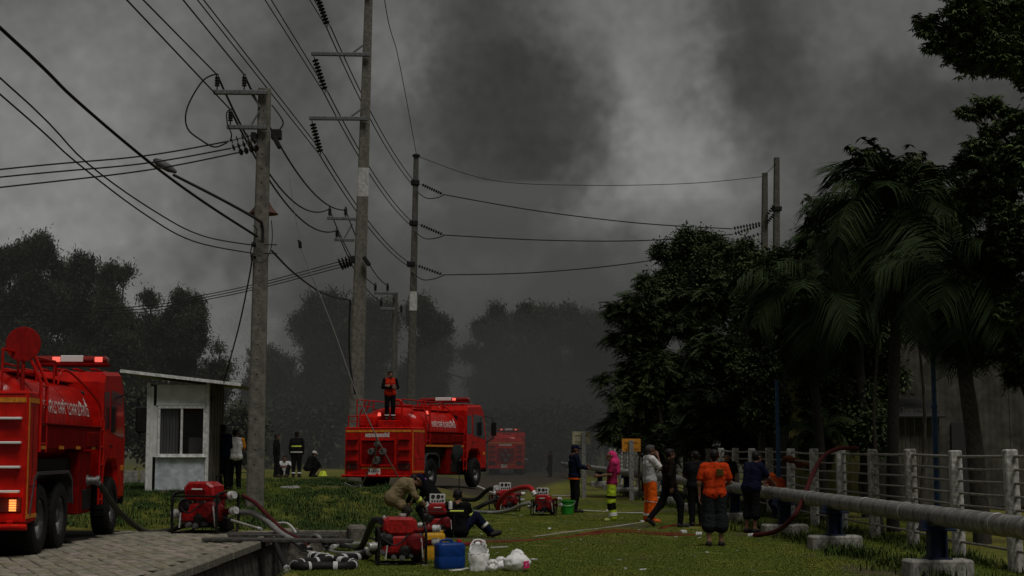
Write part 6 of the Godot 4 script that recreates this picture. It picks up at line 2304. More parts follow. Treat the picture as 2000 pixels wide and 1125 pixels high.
func build_props() -> void:
	fire_pump("red fire pump on the paving in front of the hut", gp(404, 28.4), -0.3, 1.32, false, false, 1.05)
	fire_pump("nearest red fire pump with a big red tank beside the jerrycans", gp(784, 22.7), 0.15, 1.0, false, true, 0.98)
	fire_pump("red fire pump with white gauge panel behind the yellow jerrycan", gp(856, 29.5), 0.1, 0.84, true, false, 1.15)
	fire_pump("red fire pump with white gauge panel left of the green bucket", gp(1062, 39.6), -0.15, 0.86, true, false, 0.85)
	fire_pump("farther red fire pump joined by a red hose to its neighbour", gp(985, 42.0), 0.4, 0.95, true, false, 0.85)
	jerrycan("yellow plastic jerrycan right of the nearest pump", gp(848, 23.6), 0.3, 0.32, 0.42, 0.26, M("plastic_yellow", 0.62, 0.33, 0.02, 0.4, {"wear": 0.3, "dirt": 0.7}), M("plastic_yellow"))
	jerrycan("blue plastic jerrycan with a red cap left of the white bags", gp(879, 21.75), 0.35, 0.4, 0.385, 0.28, M("plastic_blue", 0.006, 0.045, 0.22, 0.4, {"wear": 0.3, "dirt": 0.7}), M("plastic_red", 0.5, 0.02, 0.02, 0.4))
	bag("tall open white plastic bag right of the blue jerrycan", gp(936, 21.3), 0.27, 0.4, 41, true)
	bag("small knotted white bag between the two bigger bags", gp(962, 21.2), 0.14, 0.14, 42, false)
	bag("crumpled low white bag touching the right bag", gp(978, 21.4), 0.18, 0.16, 43, false)
	bag("full white shopping bag with a pink patch at right", gp(1010, 21.2), 0.36, 0.27, 44, false)
	# flat paper
	var mb := MB.new()
	mb.box(X(gp(893, 21.4) + Vector3(0, 0.018, 0), 0.05, 0.3, 0.06), Vector3(0.2, 0.008, 0.12), 0.002)
	tag(put("paper_scrap", mb, M("sticker_white")), "flat white paper scrap below the blue jerrycan", "paper")
	mb = MB.new()
	mb.box(X(gp(975, 26.5) + Vector3(0, 0.02, 0), 0.03, 0.2, 0.04), Vector3(0.3, 0.012, 0.16), 0.003)
	tag(put("cloth_scrap", mb, M("rag_grey", 0.3, 0.3, 0.28, 0.9)), "pale rag lying on grass right of the seated fireman", "cloth")
	# scraps trodden into the lawn
	mb = MB.new()
	for k in 46:
		var d := rng.randf_range(21.0, 42.0)
		var q := gp(rng.randf_range(700.0, 1500.0), d)
		var t := rng.randf_range(0.3, 1.0)
		mb.col = Color(t, t, t * 0.95)
		mb.box(X(q + Vector3(0, 0.02, 0), rng.randf_range(-0.4, 0.4), rng.randf() * TAU, rng.randf_range(-0.4, 0.4)), Vector3(rng.randf_range(0.03, 0.1), 0.006, rng.randf_range(0.02, 0.06)), 0.001)
	tag(put("litter", mb, M("litter_paper", 0.6, 0.6, 0.58, 0.8)), "small pale scraps of paper scattered over the lawn", "litter", "", "stuff")
	# bucket
	var bk := thing("bucket", "green plastic bucket at the feet of the man in a navy cap", "bucket", gp(1108, 40.0))
	mb = MB.new()
	mb.lathe(Transform3D.IDENTITY, [[0.14, 0.0], [0.155, 0.02], [0.185, 0.33], [0.2, 0.33], [0.2, 0.37], [0.185, 0.37], [0.15, 0.04], [0.0, 0.04]], 20)
	put("shell", mb, M("plastic_green", 0.03, 0.28, 0.03, 0.4, {"wear": 0.3, "dirt": 0.7}), bk)
	mb = MB.new()
	var hp := []
	for k in 11:
		var a := PI * k / 10
		hp.append(Vector3(cos(a) * 0.2, 0.35 - sin(a) * 0.12, 0.2 * sin(a) * 0.9 + 0.02))
	mb.tube(hp, 0.006, 5)
	put("handle", mb, M("band_steel"), bk)
	# signs
	sign_board("beige sign board on a concrete post left of the orange one", 1140, 54.0, 845, 1118, 1154, 843, 868, M("board_beige", 0.42, 0.39, 0.27, 0.7, {"wear": 0.8, "dirt": 0.75}), "post mounted sign boards")
	sign_board("orange yellow sign board on a concrete post behind the pink clad worker", 1233, 51.0, 860, 1215, 1252, 857, 882, M("board_orange", 0.62, 0.26, 0.03, 0.7, {"wear": 0.8, "dirt": 0.75}), "post mounted sign boards")
	# planks over the ditch
	var wood := M("old_wood", 0.1, 0.095, 0.085, 0.9, {"wear": 0.5, "dirt": 0.4, "world": true, "bump": 0.6})
	for q in [[25.4, 0.17, -5.05, -2.6, 0.0, "nearest weathered plank laid across the ditch"], [25.66, 0.165, -4.95, -2.72, 0.02, "second weathered plank laid across the ditch close behind the nearest"], [26.9, 0.16, -4.9, -3.0, -0.02, "third short plank laid across the ditch under the hoses"], [27.4, 0.165, -5.0, -3.1, 0.03, "farthest short plank laid across the ditch under the hoses"]]:
		mb = MB.new()
		mb.box(X(Vector3((q[2] + q[3]) / 2, q[1] + 0.02, -q[0]), 0, q[4], -0.012), Vector3(q[3] - q[2], 0.055, 0.24), 0.008)
		tag(put("plank", mb, wood), q[5], "plank", "planks across the ditch")
	# thin pole with a drooping dark cloth
	var fp := thing("flag_pole", "thin pole with dark cloth drooping from its top beside the fire engine", "pole", gp(897, 41.0))
	mb = MB.new()
	mb.tube([Vector3(0, 0, 0), Vector3(0.0, 1.35, 0.0), Vector3(-0.05, 1.75, 0)], 0.014, 6)
	put("shaft", mb, M("pump_black"), fp)
	mb = MB.new()
	var rings := []
	for r in 8:
		var t := r / 7.0
		var ring := PackedVector3Array()
		for k in 14:
			var a := TAU * k / 14
			var rad := 0.02 + 0.13 * sin(PI * (0.15 + 0.8 * t)) * (1.0 + 0.3 * sin(a * 3.0 + t * 4.0))
			ring.push_back(Vector3(cos(a) * rad - 0.05 - 0.06 * t, 1.74 - 0.52 * t, sin(a) * rad * 0.5))
		rings.append(ring)
	mb.loft(rings, true)
	put("cloth", mb, M("cloth_dark", 0.03, 0.035, 0.036, 0.9, {"wear": 0.2, "dirt": 0.5}), fp)
	# yellow helmet on the bank
	var hm := thing("helmet", "neon yellow helmet lying on the bank beside the crouching man", "helmet", gp(631, 62.0))
	mb = MB.new()
	mb.lathe(Transform3D.IDENTITY, [[0.19, 0.02], [0.195, 0.035], [0.16, 0.05], [0.15, 0.12], [0.11, 0.2], [0.0, 0.235]], 16, true)
	put("dome", mb, M("helmet_yellow", 0.62, 0.75, 0.05, 0.4), hm)
	mb = MB.new()
	mb.at_box(Vector3(0, 0.13, 0), Vector3(0.03, 0.21, 0.3), 0.01)
	put("ridge", mb, M("helmet_yellow"), hm)
	# broken concrete and stones on the bank
	for q in [[568, 42.0, 0.5, 0.06, "pale flat concrete fragment in the bank grass"]]:
		mb = MB.new()
		mb.box(X(gp(q[0], q[1]) + Vector3(0, q[3] * 0.35, 0), 0.1, 0.4, 0.05), Vector3(q[2], q[3], q[2] * 0.7), 0.04)
		tag(put("concrete_fragment", mb, M("block_concrete")), q[4], "rubble")
	# brown tarpaulin over the fence rail, orange drum behind
	mb = MB.new()
	rings = []
	for r in 17:
		var t := r / 16.0
		var ring := PackedVector3Array()
		for k in 10:
			var a := TAU * k / 10
			var rr := 0.03 + 0.045 * absf(sin(t * 9.0)) + 0.02 * sin(a * 2.0 + t * 11.0)
			ring.push_back(Vector3(lerpf(-0.05, 0.72, t), 1.46 - 0.1 * t + 0.05 * sin(t * 7.0) + sin(a) * rr * (2.0 if sin(a) < 0.0 else 0.8), cos(a) * rr * 0.7))
		rings.append(ring)
	mb.loft(rings, true)
	var tp := put("tarpaulin", mb, M("tarp_orange", 0.13, 0.035, 0.012, 0.8, {"wear": 0.2, "dirt": 0.5}))
	tp.position = gp(1532, 36.8)
	tag(tp, "rust orange tarpaulin bundled on the fence right of the man in shorts", "tarpaulin")
	# hanging cable with a dark weight
	var hc := thing("hanging_cable", "loose pale cable with a dark block hanging down over the middle fire engine", "cable", gp(778, 42.0))
	mb = MB.new()
	mb.tube(bez([at(566, 350, 40.5), at(574, 410, 40.5), at(587, 474, 40.5)], 10), 0.006, 4)
	putw("upper_strand", mb, M("cable_pale", 0.16, 0.16, 0.15, 0.8), hc)
	mb = MB.new()
	mb.box(X(at(586, 478, 40.5), 0, 0, 0.1), Vector3(0.085, 0.19, 0.085), 0.015)
	mb.at_box(at(583, 470, 40.5), Vector3(0.06, 0.03, 0.06), 0.008)
	putw("weight", mb, M("pump_black"), hc)
	mb = MB.new()
	mb.tube(bez([at(588, 486, 40.5), at(612, 545, 40.4), at(650, 640, 40.3), at(690, 752, 40.2), at(722, 825, 40.2), at(750, 882, 40.4), at(778, 932, 41.0), at(790, 958, 42.0)], 30), 0.016, 5)
	putw("strand", mb, M("cable_pale"), hc)
	mb = MB.new()
	mb.tube(bez([at(735, 852, 40.25), at(733, 892, 40.6), at(722, 915, 41.2), at(706, 946, 42.4), at(690, 950, 42.6), at(672, 943, 42.8)], 20), 0.018, 5)
	mb.tube(bez([at(704, 948, 42.4), at(712, 970, 42.0), at(718, 995, 41.4)], 10), 0.022, 5)
	putw("loose_end", mb, M("cable_pale"), hc)

func build_hoses() -> void:
	var olive := M("hose_olive", 0.065, 0.065, 0.045, 0.7, {"wear": 0.4, "dirt": 0.5})
	var red := M("hose_red", 0.2, 0.018, 0.016, 0.75, {"wear": 0.5, "dirt": 0.5})
	var grey := M("hose_grey", 0.28, 0.28, 0.27, 0.6, {"wear": 0.4, "dirt": 0.5})
	var pale := M("hose_pale", 0.42, 0.41, 0.36, 0.8, {"wear": 0.5, "dirt": 0.5})
	var blk := M("hose_black", 0.018, 0.018, 0.018, 0.6, {"wear": 0.3, "dirt": 0.5})
	var wht := M("hose_white", 0.5, 0.5, 0.5, 0.6)
	hose("suction_hose", "olive hose from the nearest fire engine to the pump on the paving", "", [[176, 934, 25.9], [194, 946, 26.1], [214, 976, 26.8], [240, 1006, 27.8], ["g", 285, 28.7], ["g", 330, 28.8], [366, 1024, 28.5]], 0.05, olive)
	hose("delivery_hose", "dark red hose from the hut pump to the planks", "", [[474, 968, 28.2], [498, 982, 28.0], [528, 1012, 27.6], [556, 1038, 27.1], [582, 1052, 26.4], ["g", 606, 25.9]], 0.036, M("hose_dark_red", 0.085, 0.012, 0.012, 0.75, {"wear": 0.5, "dirt": 0.5}))
	hose("delivery_hose", "thick grey hose from the hut pump over the ditch", "", [[472, 1000, 28.3], [496, 1003, 28.1], [524, 1020, 27.6], [548, 1042, 27.0], [580, 1060, 26.2], [590, 1068, 25.8]], 0.055, grey)
	hose("delivery_hose", "thin pale hose low beside the hut pump", "", [[452, 1016, 28.0], [478, 1024, 27.8], [505, 1032, 27.5]], 0.025, pale)
	hose("delivery_hose", "thin white hose curling at the end of the ditch", "", [[540, 1022, 28.6], [560, 1022, 28.4], [574, 1034, 28.0], [580, 1048, 27.4], [586, 1070, 26.2], [606, 1078, 25.2], ["g", 640, 24.6]], 0.02, wht)
	hose("spiral_hose", "black and white spiral hose folded on the grass by the ditch", "", [[742, 1062, 22.9], ["g", 712, 23.4], ["g", 672, 23.0], ["g", 636, 22.5], ["g", 604, 22.2], ["g", 585, 21.9], ["g", 579, 21.6], ["g", 596, 21.4], ["g", 630, 21.5], ["g", 682, 21.6], ["g", 690, 22.2], ["g", 640, 22.9], ["g", 616, 23.4]], 0.068, blk, wht)
	hose("delivery_hose", "grey hose looping over the far end of the planks", "", [["g", 600, 26.6], [618, 1046, 26.2], ["g", 645, 25.4], ["g", 672, 24.6], ["g", 700, 24.4], ["g", 716, 25.2]], 0.035, grey)
	hose("delivery_hose", "thin white hose tangled under the spiral hose", "", [["g", 598, 22.8], ["g", 622, 22.0], ["g", 652, 21.8], ["g", 668, 22.6], ["g", 640, 23.6], ["g", 612, 24.2]], 0.022, wht)
	hose("suction_hose", "black hose dropping from the planks into the ditch", "", [[520, 1050, 26.4], [535, 1056, 25.6], [548, 1085, 24.6], [560, 1110, 23.6]], 0.045, blk)
	hose("delivery_hose", "dark red hose lying behind the nearest pump", "", [["g", 720, 24.8], ["g", 760, 25.6], ["g", 820, 26.2], ["g", 880, 26.6], ["g", 940, 27.4]], 0.04, red)
	hose("delivery_hose", "black hose on the grass left of the khaki coat", "", [["g", 760, 27.6], ["g", 735, 28.4], ["g", 712, 29.6], ["g", 724, 30.6], ["g", 752, 31.0]], 0.035, blk)
	hose("suction_hose", "black hose from the nearest pump's left side back towards the ditch", "", [[744, 1018, 22.7], [728, 1020, 23.2], ["g", 704, 25.4], ["g", 668, 26.4], ["g", 648, 27.0]], 0.05, blk)
	hose("suction_hose", "grey sleeve hose lying between the ditch and nearest pump", "", [["g", 730, 26.8], ["g", 690, 27.0], ["g", 655, 26.2]], 0.04, grey)
	hose("arched_hose", "dark red hose arching from over the fence down to the grass", "", [[1676, 876, 31.4], [1640, 876, 31.2], [1610, 890, 30.6], [1590, 920, 29.6], [1576, 955, 28.7], [1564, 985, 28.1], [1546, 1014, 28.0], [1515, 1038, 28.8], ["g", 1468, 29.3]], 0.044, M("hose_dark_red", 0.085, 0.012, 0.012, 0.75, {"wear": 0.5, "dirt": 0.5}))
	hose("suction_hose", "black hose bending up to the farther pump, upper one", "", [["g", 904, 43.5], [930, 975, 43.0], [952, 957, 42.6], [968, 953, 42.2]], 0.06, blk)
	hose("suction_hose", "black hose bending up to the farther pump, lower one", "", [["g", 926, 41.5], [948, 984, 41.4], [966, 976, 41.6], [974, 974, 41.8]], 0.06, blk)
	hose("delivery_hose", "bright red hose arching between the two farther pumps", "", [[972, 1000, 41.6], [975, 982, 41.2], [990, 964, 40.6], [1012, 954, 40.0], [1034, 952, 39.5], [1042, 962, 39.4]], 0.062, M("hose_bright_red", 0.36, 0.015, 0.015, 0.6))
	hose("delivery_hose", "grey hose from the gauge pump curving left on the grass", "", [[1036, 982, 39.3], [1020, 986, 39.4], [998, 996, 40.0], ["g", 965, 40.6], ["g", 918, 40.8]], 0.05, grey)
	var gr := "flat hoses lying across the lawn"
	hose("flat_hose", "pale flat hose running diagonally to the orange trousers", gr, [["g", 1040, 30.0], ["g", 1100, 31.2], ["g", 1165, 32.8], ["g", 1210, 34.0], ["g", 1252, 35.2]], 0.035, pale, null, true)
	hose("flat_hose", "dark red flat hose, the longest one crossing the lawn", gr, [["g", 935, 27.9], ["g", 1010, 28.3], ["g", 1090, 29.4], ["g", 1150, 30.2], ["g", 1215, 31.1], ["g", 1280, 30.4], ["g", 1360, 30.2]], 0.05, red, null, true)
	hose("flat_hose", "second dark red flat hose just behind the longest one", gr, [["g", 1130, 30.2], ["g", 1180, 31.6], ["g", 1230, 31.9], ["g", 1290, 31.0], ["g", 1330, 31.2]], 0.05, red, null, true)
	hose("flat_hose", "short white flat hose between bucket and neon trousers", gr, [["g", 1118, 43.0], ["g", 1160, 42.0], ["g", 1186, 41.6]], 0.05, wht, null, true)
	hose("flat_hose", "thin white flat hose between neon and orange trousers", gr, [["g", 1190, 41.6], ["g", 1225, 41.2], ["g", 1262, 41.3]], 0.04, wht, null, true)
	hose("flat_hose", "white flat hose between gauge pump and navy cap man", gr, [["g", 1080, 56.5], ["g", 1098, 56.0], ["g", 1116, 55.5]], 0.06, wht, null, true)
	hose("flat_hose", "white flat hose ending behind the farther pump", gr, [["g", 922, 62.0], ["g", 945, 58.0], ["g", 962, 55.0], ["g", 972, 54.6]], 0.06, wht, null, true)
	hose("flat_hose", "faint pale hose behind the white bags", gr, [["g", 952, 24.0], ["g", 1000, 23.6], ["g", 1040, 23.3]], 0.022, pale, null, true)
	hose("flat_hose", "yellowish thin hose at the bottom edge of the lawn", gr, [["g", 1120, 20.4], ["g", 1180, 20.7], ["g", 1215, 21.1], ["g", 1250, 21.3]], 0.02, M("hose_yellow", 0.4, 0.33, 0.08, 0.8), null, true)
	hose("flat_hose", "pale thin hose bent at the lower middle of the lawn", gr, [["g", 1140, 23.2], ["g", 1185, 23.0], ["g", 1215, 22.2], ["g", 1220, 21.6]], 0.02, pale, null, true)
	hose("flat_hose", "dark red hose end trailing under the man in black", gr, [["g", 1290, 33.0], ["g", 1320, 34.2], ["g", 1352, 34.5], ["g", 1378, 33.6]], 0.055, red, null, true)
# ---------------------------------------------------------------- people
var head_mb: MB
var hand_mb: MB
var hairs := {}

func make_templates() -> void:
	head_mb = MB.new()
	skin(head_mb, [
		[Vector3(0, 0.035, -0.012), Vector3(0, 0.035, 0.028), 0.082, 0.08],
		[Vector3(0, 0.0, -0.03), Vector3(0, -0.06, -0.042), 0.064, 0.05],
		[Vector3(-0.03, -0.062, -0.03), Vector3(0.03, -0.062, -0.03), 0.04, 0.04],
		[Vector3(-0.012, -0.092, -0.056), Vector3(0.012, -0.092, -0.056), 0.024, 0.024],
		[Vector3(0, 0.006, -0.096), Vector3(0, -0.03, -0.11), 0.01, 0.017],
		[Vector3(-0.036, 0.03, -0.076), Vector3(0.036, 0.03, -0.076), 0.016, 0.016],
		[Vector3(-0.01, -0.055, -0.088), Vector3(0.01, -0.055, -0.088), 0.013, 0.013],
		[Vector3(-0.082, -0.02, 0.012), Vector3(-0.088, 0.018, 0.02), 0.013, 0.018],
		[Vector3(0.082, -0.02, 0.012), Vector3(0.088, 0.018, 0.02), 0.013, 0.018],
		[Vector3(0, -0.06, 0.015), Vector3(0, -0.17, 0.03), 0.056, 0.058]], 0.0075, 0.018)
	for i in head_mb.v.size():
		var p := head_mb.v[i]
		var t := 1.0
		for s in [-1.0, 1.0]:
			if Vector2(p.x - s * 0.032, (p.y - 0.008) * 1.6).length() < 0.015 and p.z < -0.05: t = 0.12
			if Vector2((p.x - s * 0.034) * 0.5, p.y - 0.034).length() < 0.008 and p.z < -0.06: t = 0.15
		if Vector2(p.x * 0.35, p.y + 0.056).length() < 0.008 and p.z < -0.07: t = 0.5
		head_mb.c[i] = Color(t, t, t)
	hand_mb = MB.new()
	var b := [[Vector3(0, 0.02, 0), Vector3(0, -0.03, 0), 0.024, 0.022]]
	var fl := [0.036, 0.043, 0.039, 0.029]
	for k in 4:
		var z := -0.029 + 0.0195 * k
		b.append([Vector3(0, -0.02, z * 0.6), Vector3(0, -0.088, z), 0.014, 0.0125])
		b.append([Vector3(0, -0.088, z), Vector3(-0.012, -0.088 - fl[k], z), 0.0098, 0.009])
		b.append([Vector3(-0.012, -0.088 - fl[k], z), Vector3(-0.036, -0.088 - fl[k] * 1.65, z * 0.95), 0.009, 0.0075])
	b.append([Vector3(-0.004, -0.025, -0.02), Vector3(-0.02, -0.058, -0.046), 0.014, 0.011])
	b.append([Vector3(-0.02, -0.058, -0.046), Vector3(-0.032, -0.086, -0.05), 0.011, 0.0085])
	skin(hand_mb, b, 0.005, 0.007)
	for kind in ["short", "cap", "long"]:
		var m := MB.new()
		var hb := [[Vector3(0, 0.05, 0.0), Vector3(0, 0.045, 0.035), 0.086, 0.086], [Vector3(0, 0.0, 0.05), Vector3(0, -0.05, 0.055), 0.068, 0.045], [Vector3(-0.03, 0.078, -0.05), Vector3(0.03, 0.078, -0.05), 0.042, 0.042], [Vector3(-0.08, 0.02, 0.0), Vector3(-0.078, -0.01, 0.02), 0.018, 0.014], [Vector3(0.08, 0.02, 0.0), Vector3(0.078, -0.01, 0.02), 0.018, 0.014]]
		if kind == "cap":
			hb = [[Vector3(0, 0.062, -0.015), Vector3(0, 0.058, 0.03), 0.084, 0.086], [Vector3(-0.04, 0.062, -0.1), Vector3(0.04, 0.062, -0.1), 0.014, 0.014], [Vector3(-0.03, 0.056, -0.15), Vector3(0.03, 0.056, -0.15), 0.012, 0.012], [Vector3(-0.04, 0.062, -0.1), Vector3(-0.03, 0.056, -0.15), 0.012, 0.012], [Vector3(0.04, 0.062, -0.1), Vector3(0.03, 0.056, -0.15), 0.012, 0.012], [Vector3(0, 0.06, -0.1), Vector3(0, 0.056, -0.15), 0.014, 0.014]]
		elif kind == "long":
			hb.append([Vector3(0, 0.03, 0.05), Vector3(0, -0.16, 0.07), 0.08, 0.07])
			hb.append([Vector3(-0.06, 0.03, 0.02), Vector3(-0.07, -0.14, 0.02), 0.045, 0.05])
			hb.append([Vector3(0.06, 0.03, 0.02), Vector3(0.07, -0.14, 0.02), 0.045, 0.05])
		skin(m, hb, 0.012, 0.02)
		hairs[kind] = m

func cloth(key: String, r: float, g: float, b: float, rough := 0.9) -> StandardMaterial3D:
	return M("cloth_" + key, r, g, b, rough, {"wear": 0.35, "dirt": 0.6, "bump": 0.5, "spec": 0.12})

const STAND := {"pel": Vector3(0, 0.93, 0.0), "che": Vector3(0, 1.27, 0.01), "neck": Vector3(0, 1.44, 0.015), "head": Vector3(0, 1.575, -0.02),
	"shL": Vector3(-0.185, 1.395, 0.01), "elL": Vector3(-0.235, 1.12, 0.03), "haL": Vector3(-0.235, 0.88, -0.05), "shR": Vector3(0.185, 1.395, 0.01), "elR": Vector3(0.235, 1.12, 0.03), "haR": Vector3(0.235, 0.88, -0.05),
	"hipL": Vector3(-0.095, 0.9, 0), "knL": Vector3(-0.105, 0.49, -0.02), "anL": Vector3(-0.11, 0.085, 0.03), "toL": Vector3(-0.13, 0.035, -0.15), "hipR": Vector3(0.095, 0.9, 0), "knR": Vector3(0.105, 0.49, -0.02), "anR": Vector3(0.11, 0.085, 0.03), "toR": Vector3(0.13, 0.035, -0.15)}

# o: j joints, tall, face (yaw, pitch), shirt, sleeve, pants, legs, shoes, hair, hairm, skin, bulk, right (chest side vector)
func person(label: String, p: Vector3, turn: float, o: Dictionary) -> Node3D:
	var root := thing("person", label, "person", p, turn, o.get("group", ""))
	var j := STAND.duplicate()
	for k in o.get("j", {}):
		j[k] = o.j[k]
	var bk: float = o.get("bulk", 1.0)
	var cr: Vector3 = (j.shR - j.shL).normalized()
	var pr: Vector3 = (j.hipR - j.hipL).normalized()
	var sk := M("skin_%s" % o.get("tone", 0), 0.2 if o.get("tone", 0) == 0 else 0.13, 0.105 if o.get("tone", 0) == 0 else 0.066, 0.068 if o.get("tone", 0) == 0 else 0.042, 0.6)
	var mb := MB.new()
	var torso := func(e: float) -> Array:
		var w: float = bk
		var mid: Vector3 = j.che.lerp(j.pel, 0.55)
		var b := []
		for s in [-1.0, 1.0]:
			b.append([j.che + cr * s * 0.085 * w, mid + cr.lerp(pr, 0.5) * s * 0.065 * w, 0.112 * w + e, 0.102 * w + e])
			b.append([mid + cr.lerp(pr, 0.5) * s * 0.065 * w, j.pel + pr * s * 0.078 * w, 0.102 * w + e, 0.108 * w + e])
		b.append([j.shL.lerp(j.shR, 0.12), j.shL.lerp(j.shR, 0.88), 0.062 + e, 0.062 + e])
		b.append([j.che.lerp(j.neck, 0.3), j.neck, 0.085 + e, 0.055 + e * 0.5])
		return b
	# the body itself
	var bones: Array = torso.call(-0.012)
	bones.append([j.neck, j.neck.lerp(j.head, 0.5), 0.052, 0.05])
	for s in ["L", "R"]:
		bones.append([j["sh" + s], j["el" + s], 0.048 * bk, 0.038])
		bones.append([j["el" + s], j["ha" + s], 0.038, 0.026])
		bones.append([j["hip" + s], j["kn" + s], 0.082 * bk, 0.055])
		bones.append([j["kn" + s], j["an" + s], 0.056, 0.038])
		bones.append([j["an" + s], j["to" + s], 0.04, 0.03])
	skin(mb, bones, 0.024, 0.04)
	var hd := Transform3D(Basis.from_euler(Vector3(o.get("nod", 0.0), o.get("yaw", 0.0), o.get("tilt", 0.0))), j.head)
	mb.add(head_mb, hd)
	for s in ["L", "R"]:
		var y: Vector3 = (j["el" + s] - j["ha" + s]).normalized()
		var x: Vector3 = cr - y * cr.dot(y)
		x = x.normalized() if x.length() > 0.1 else y.cross(Vector3.UP).normalized()
		var bs := Basis(x if s == "R" else -x, y, (x.cross(y) if s == "R" else x.cross(y)))
		mb.add(hand_mb, Transform3D(bs, j["ha" + s]))
	put("body", mb, sk, root)
	# hair, cap or hood
	if o.get("hair", "short") != "none":
		mb = MB.new()
		mb.add(hairs[o.get("hair", "short")], hd)
		put("cap" if o.get("hair", "short") == "cap" else "hair", mb, o.get("hairm", M("hair_black", 0.008, 0.007, 0.006, 0.55)), root)
		if o.get("hair", "short") == "cap":
			mb = MB.new()
			skin(mb, [[Vector3(0, 0.0, 0.045), Vector3(0, -0.03, 0.05), 0.07, 0.06]], 0.014, 0.02)
			var m2 := MB.new()
			m2.add(mb, hd)
			put("hair", m2, M("hair_black", 0.008, 0.007, 0.006, 0.55), root)
	# shirt with sleeves
	mb = MB.new()
	var e: float = o.get("loose", 0.012)
	bones = torso.call(e)
	var sl: String = o.get("sleeve", "short")
	bones.append([j.pel + pr * -0.08 * bk, j.pel + pr * 0.08 * bk, 0.115 * bk + e, 0.115 * bk + e])
	if o.has("coat"):
		for s in ["L", "R"]:
			bones.append([j["hip" + s], j["hip" + s].lerp(j["kn" + s], o.coat), 0.11, 0.115])
	var sb := []
	for s in ["L", "R"]:
		var el: Vector3 = j["el" + s]
		var sh: Vector3 = j["sh" + s]
		var up := []
		if sl == "short":
			up = [[sh, sh.lerp(el, 0.72), 0.066 * bk + e * 0.5, 0.062 + e * 0.5]]
		elif sl == "long":
			up = [[sh, el, 0.064 * bk + e * 0.5, 0.052 + e * 0.5], [el, el.lerp(j["ha" + s], 0.92), 0.052 + e * 0.5, 0.038 + e * 0.5]]
		if o.has("sleeve_m"):
			sb.append(up)
		else:
			bones.append_array(up)
	skin(mb, bones, 0.022, 0.035)
	wrinkle(mb, 0.0045, int(absf(p.x * 37.0 + p.z * 11.0)))
	put("shirt" if not o.has("coat") else "coat", mb, o.shirt, root)
	for up in sb:
		if up.size():
			mb = MB.new()
			for u in up:
				u[2] += 0.004
				u[3] += 0.004
			skin(mb, up, 0.02, 0.03)
			wrinkle(mb, 0.004, 5)
			put("sleeve", mb, o.sleeve_m, root)
	# trousers or shorts
	var bg: float = o.get("baggy", 0.0)
	mb = MB.new()
	bones = [[j.pel + pr * -0.07 * bk, j.pel + pr * 0.07 * bk, 0.118 * bk, 0.118 * bk]]
	for s in ["L", "R"]:
		var kn: Vector3 = j["kn" + s]
		bones.append([j["hip" + s], kn, 0.1 * bk + bg * 0.5, 0.078 + bg])
		if o.get("legs", "long") == "long":
			bones.append([kn, kn.lerp(j["an" + s], 0.97), 0.078 + bg, 0.062 + bg * 1.2])
		else:
			bones.append([kn, kn.lerp(j["an" + s], 0.3), 0.092 + bg, 0.105 + bg])
	skin(mb, bones, 0.022, 0.035)
	wrinkle(mb, 0.0045, int(absf(p.x * 53.0)))
	put("trousers" if o.get("legs", "long") == "long" else "shorts", mb, o.pants, root)
	for s in ["L", "R"]:
		mb = MB.new()
		var a: Vector3 = j["an" + s]
		var t: Vector3 = j["to" + s]
		var bo := [[a + Vector3(0, -0.03, 0.02), t, 0.052, 0.042], [a + Vector3(0, -0.035, 0.03), t + Vector3(0, -0.005, 0), 0.05, 0.04]]
		if o.get("boots", false):
			bo.append([a, a.lerp(j["kn" + s], 0.35), 0.06, 0.07])
		skin(mb, bo, 0.02, 0.02)
		put("shoe", mb, o.get("shoes", M("shoe_black", 0.012, 0.012, 0.012, 0.6)), root)
	for b in o.get("bands", []):
		# [limb joint, joint, share, radius, height, material]
		mb = MB.new()
		var a: Vector3 = j[b[0]]
		var c: Vector3 = j[b[1]]
		var xf := along(a.lerp(c, b[2]), c)
		var br: float = b[3] + (o.get("baggy", 0.0) * 1.15 if str(b[0]).begins_with("kn") or str(b[0]).begins_with("an") else 0.0)
		mb.lathe(xf, [[br - 0.004, -b[4] / 2], [br, -b[4] / 2 + 0.004], [br, b[4] / 2 - 0.004], [br - 0.004, b[4] / 2]], 16, false, false, false)
		put("reflective_band", mb, b[5], root)
	var s := float(o.get("tall", 1.66)) / 1.69
	root.scale = Vector3(s, s, s)
	return root

func chest_band(root: Node3D, y: float, h: float, m: Material, w := 0.215, d := 0.15) -> void:
	var rings := []
	for q in [[-h / 2, 0.985], [-h / 2, 1.0], [h / 2, 1.0], [h / 2, 0.985]]:
		var ring := PackedVector3Array()
		for k in 24:
			var a := TAU * k / 24
			ring.push_back(Vector3(cos(a) * w * q[1], y + q[0], sin(a) * d * q[1] + 0.01))
		rings.append(ring)
	var mb := MB.new()
	mb.loft(rings, false, false, false)
	put("reflective_band", mb, m, root)

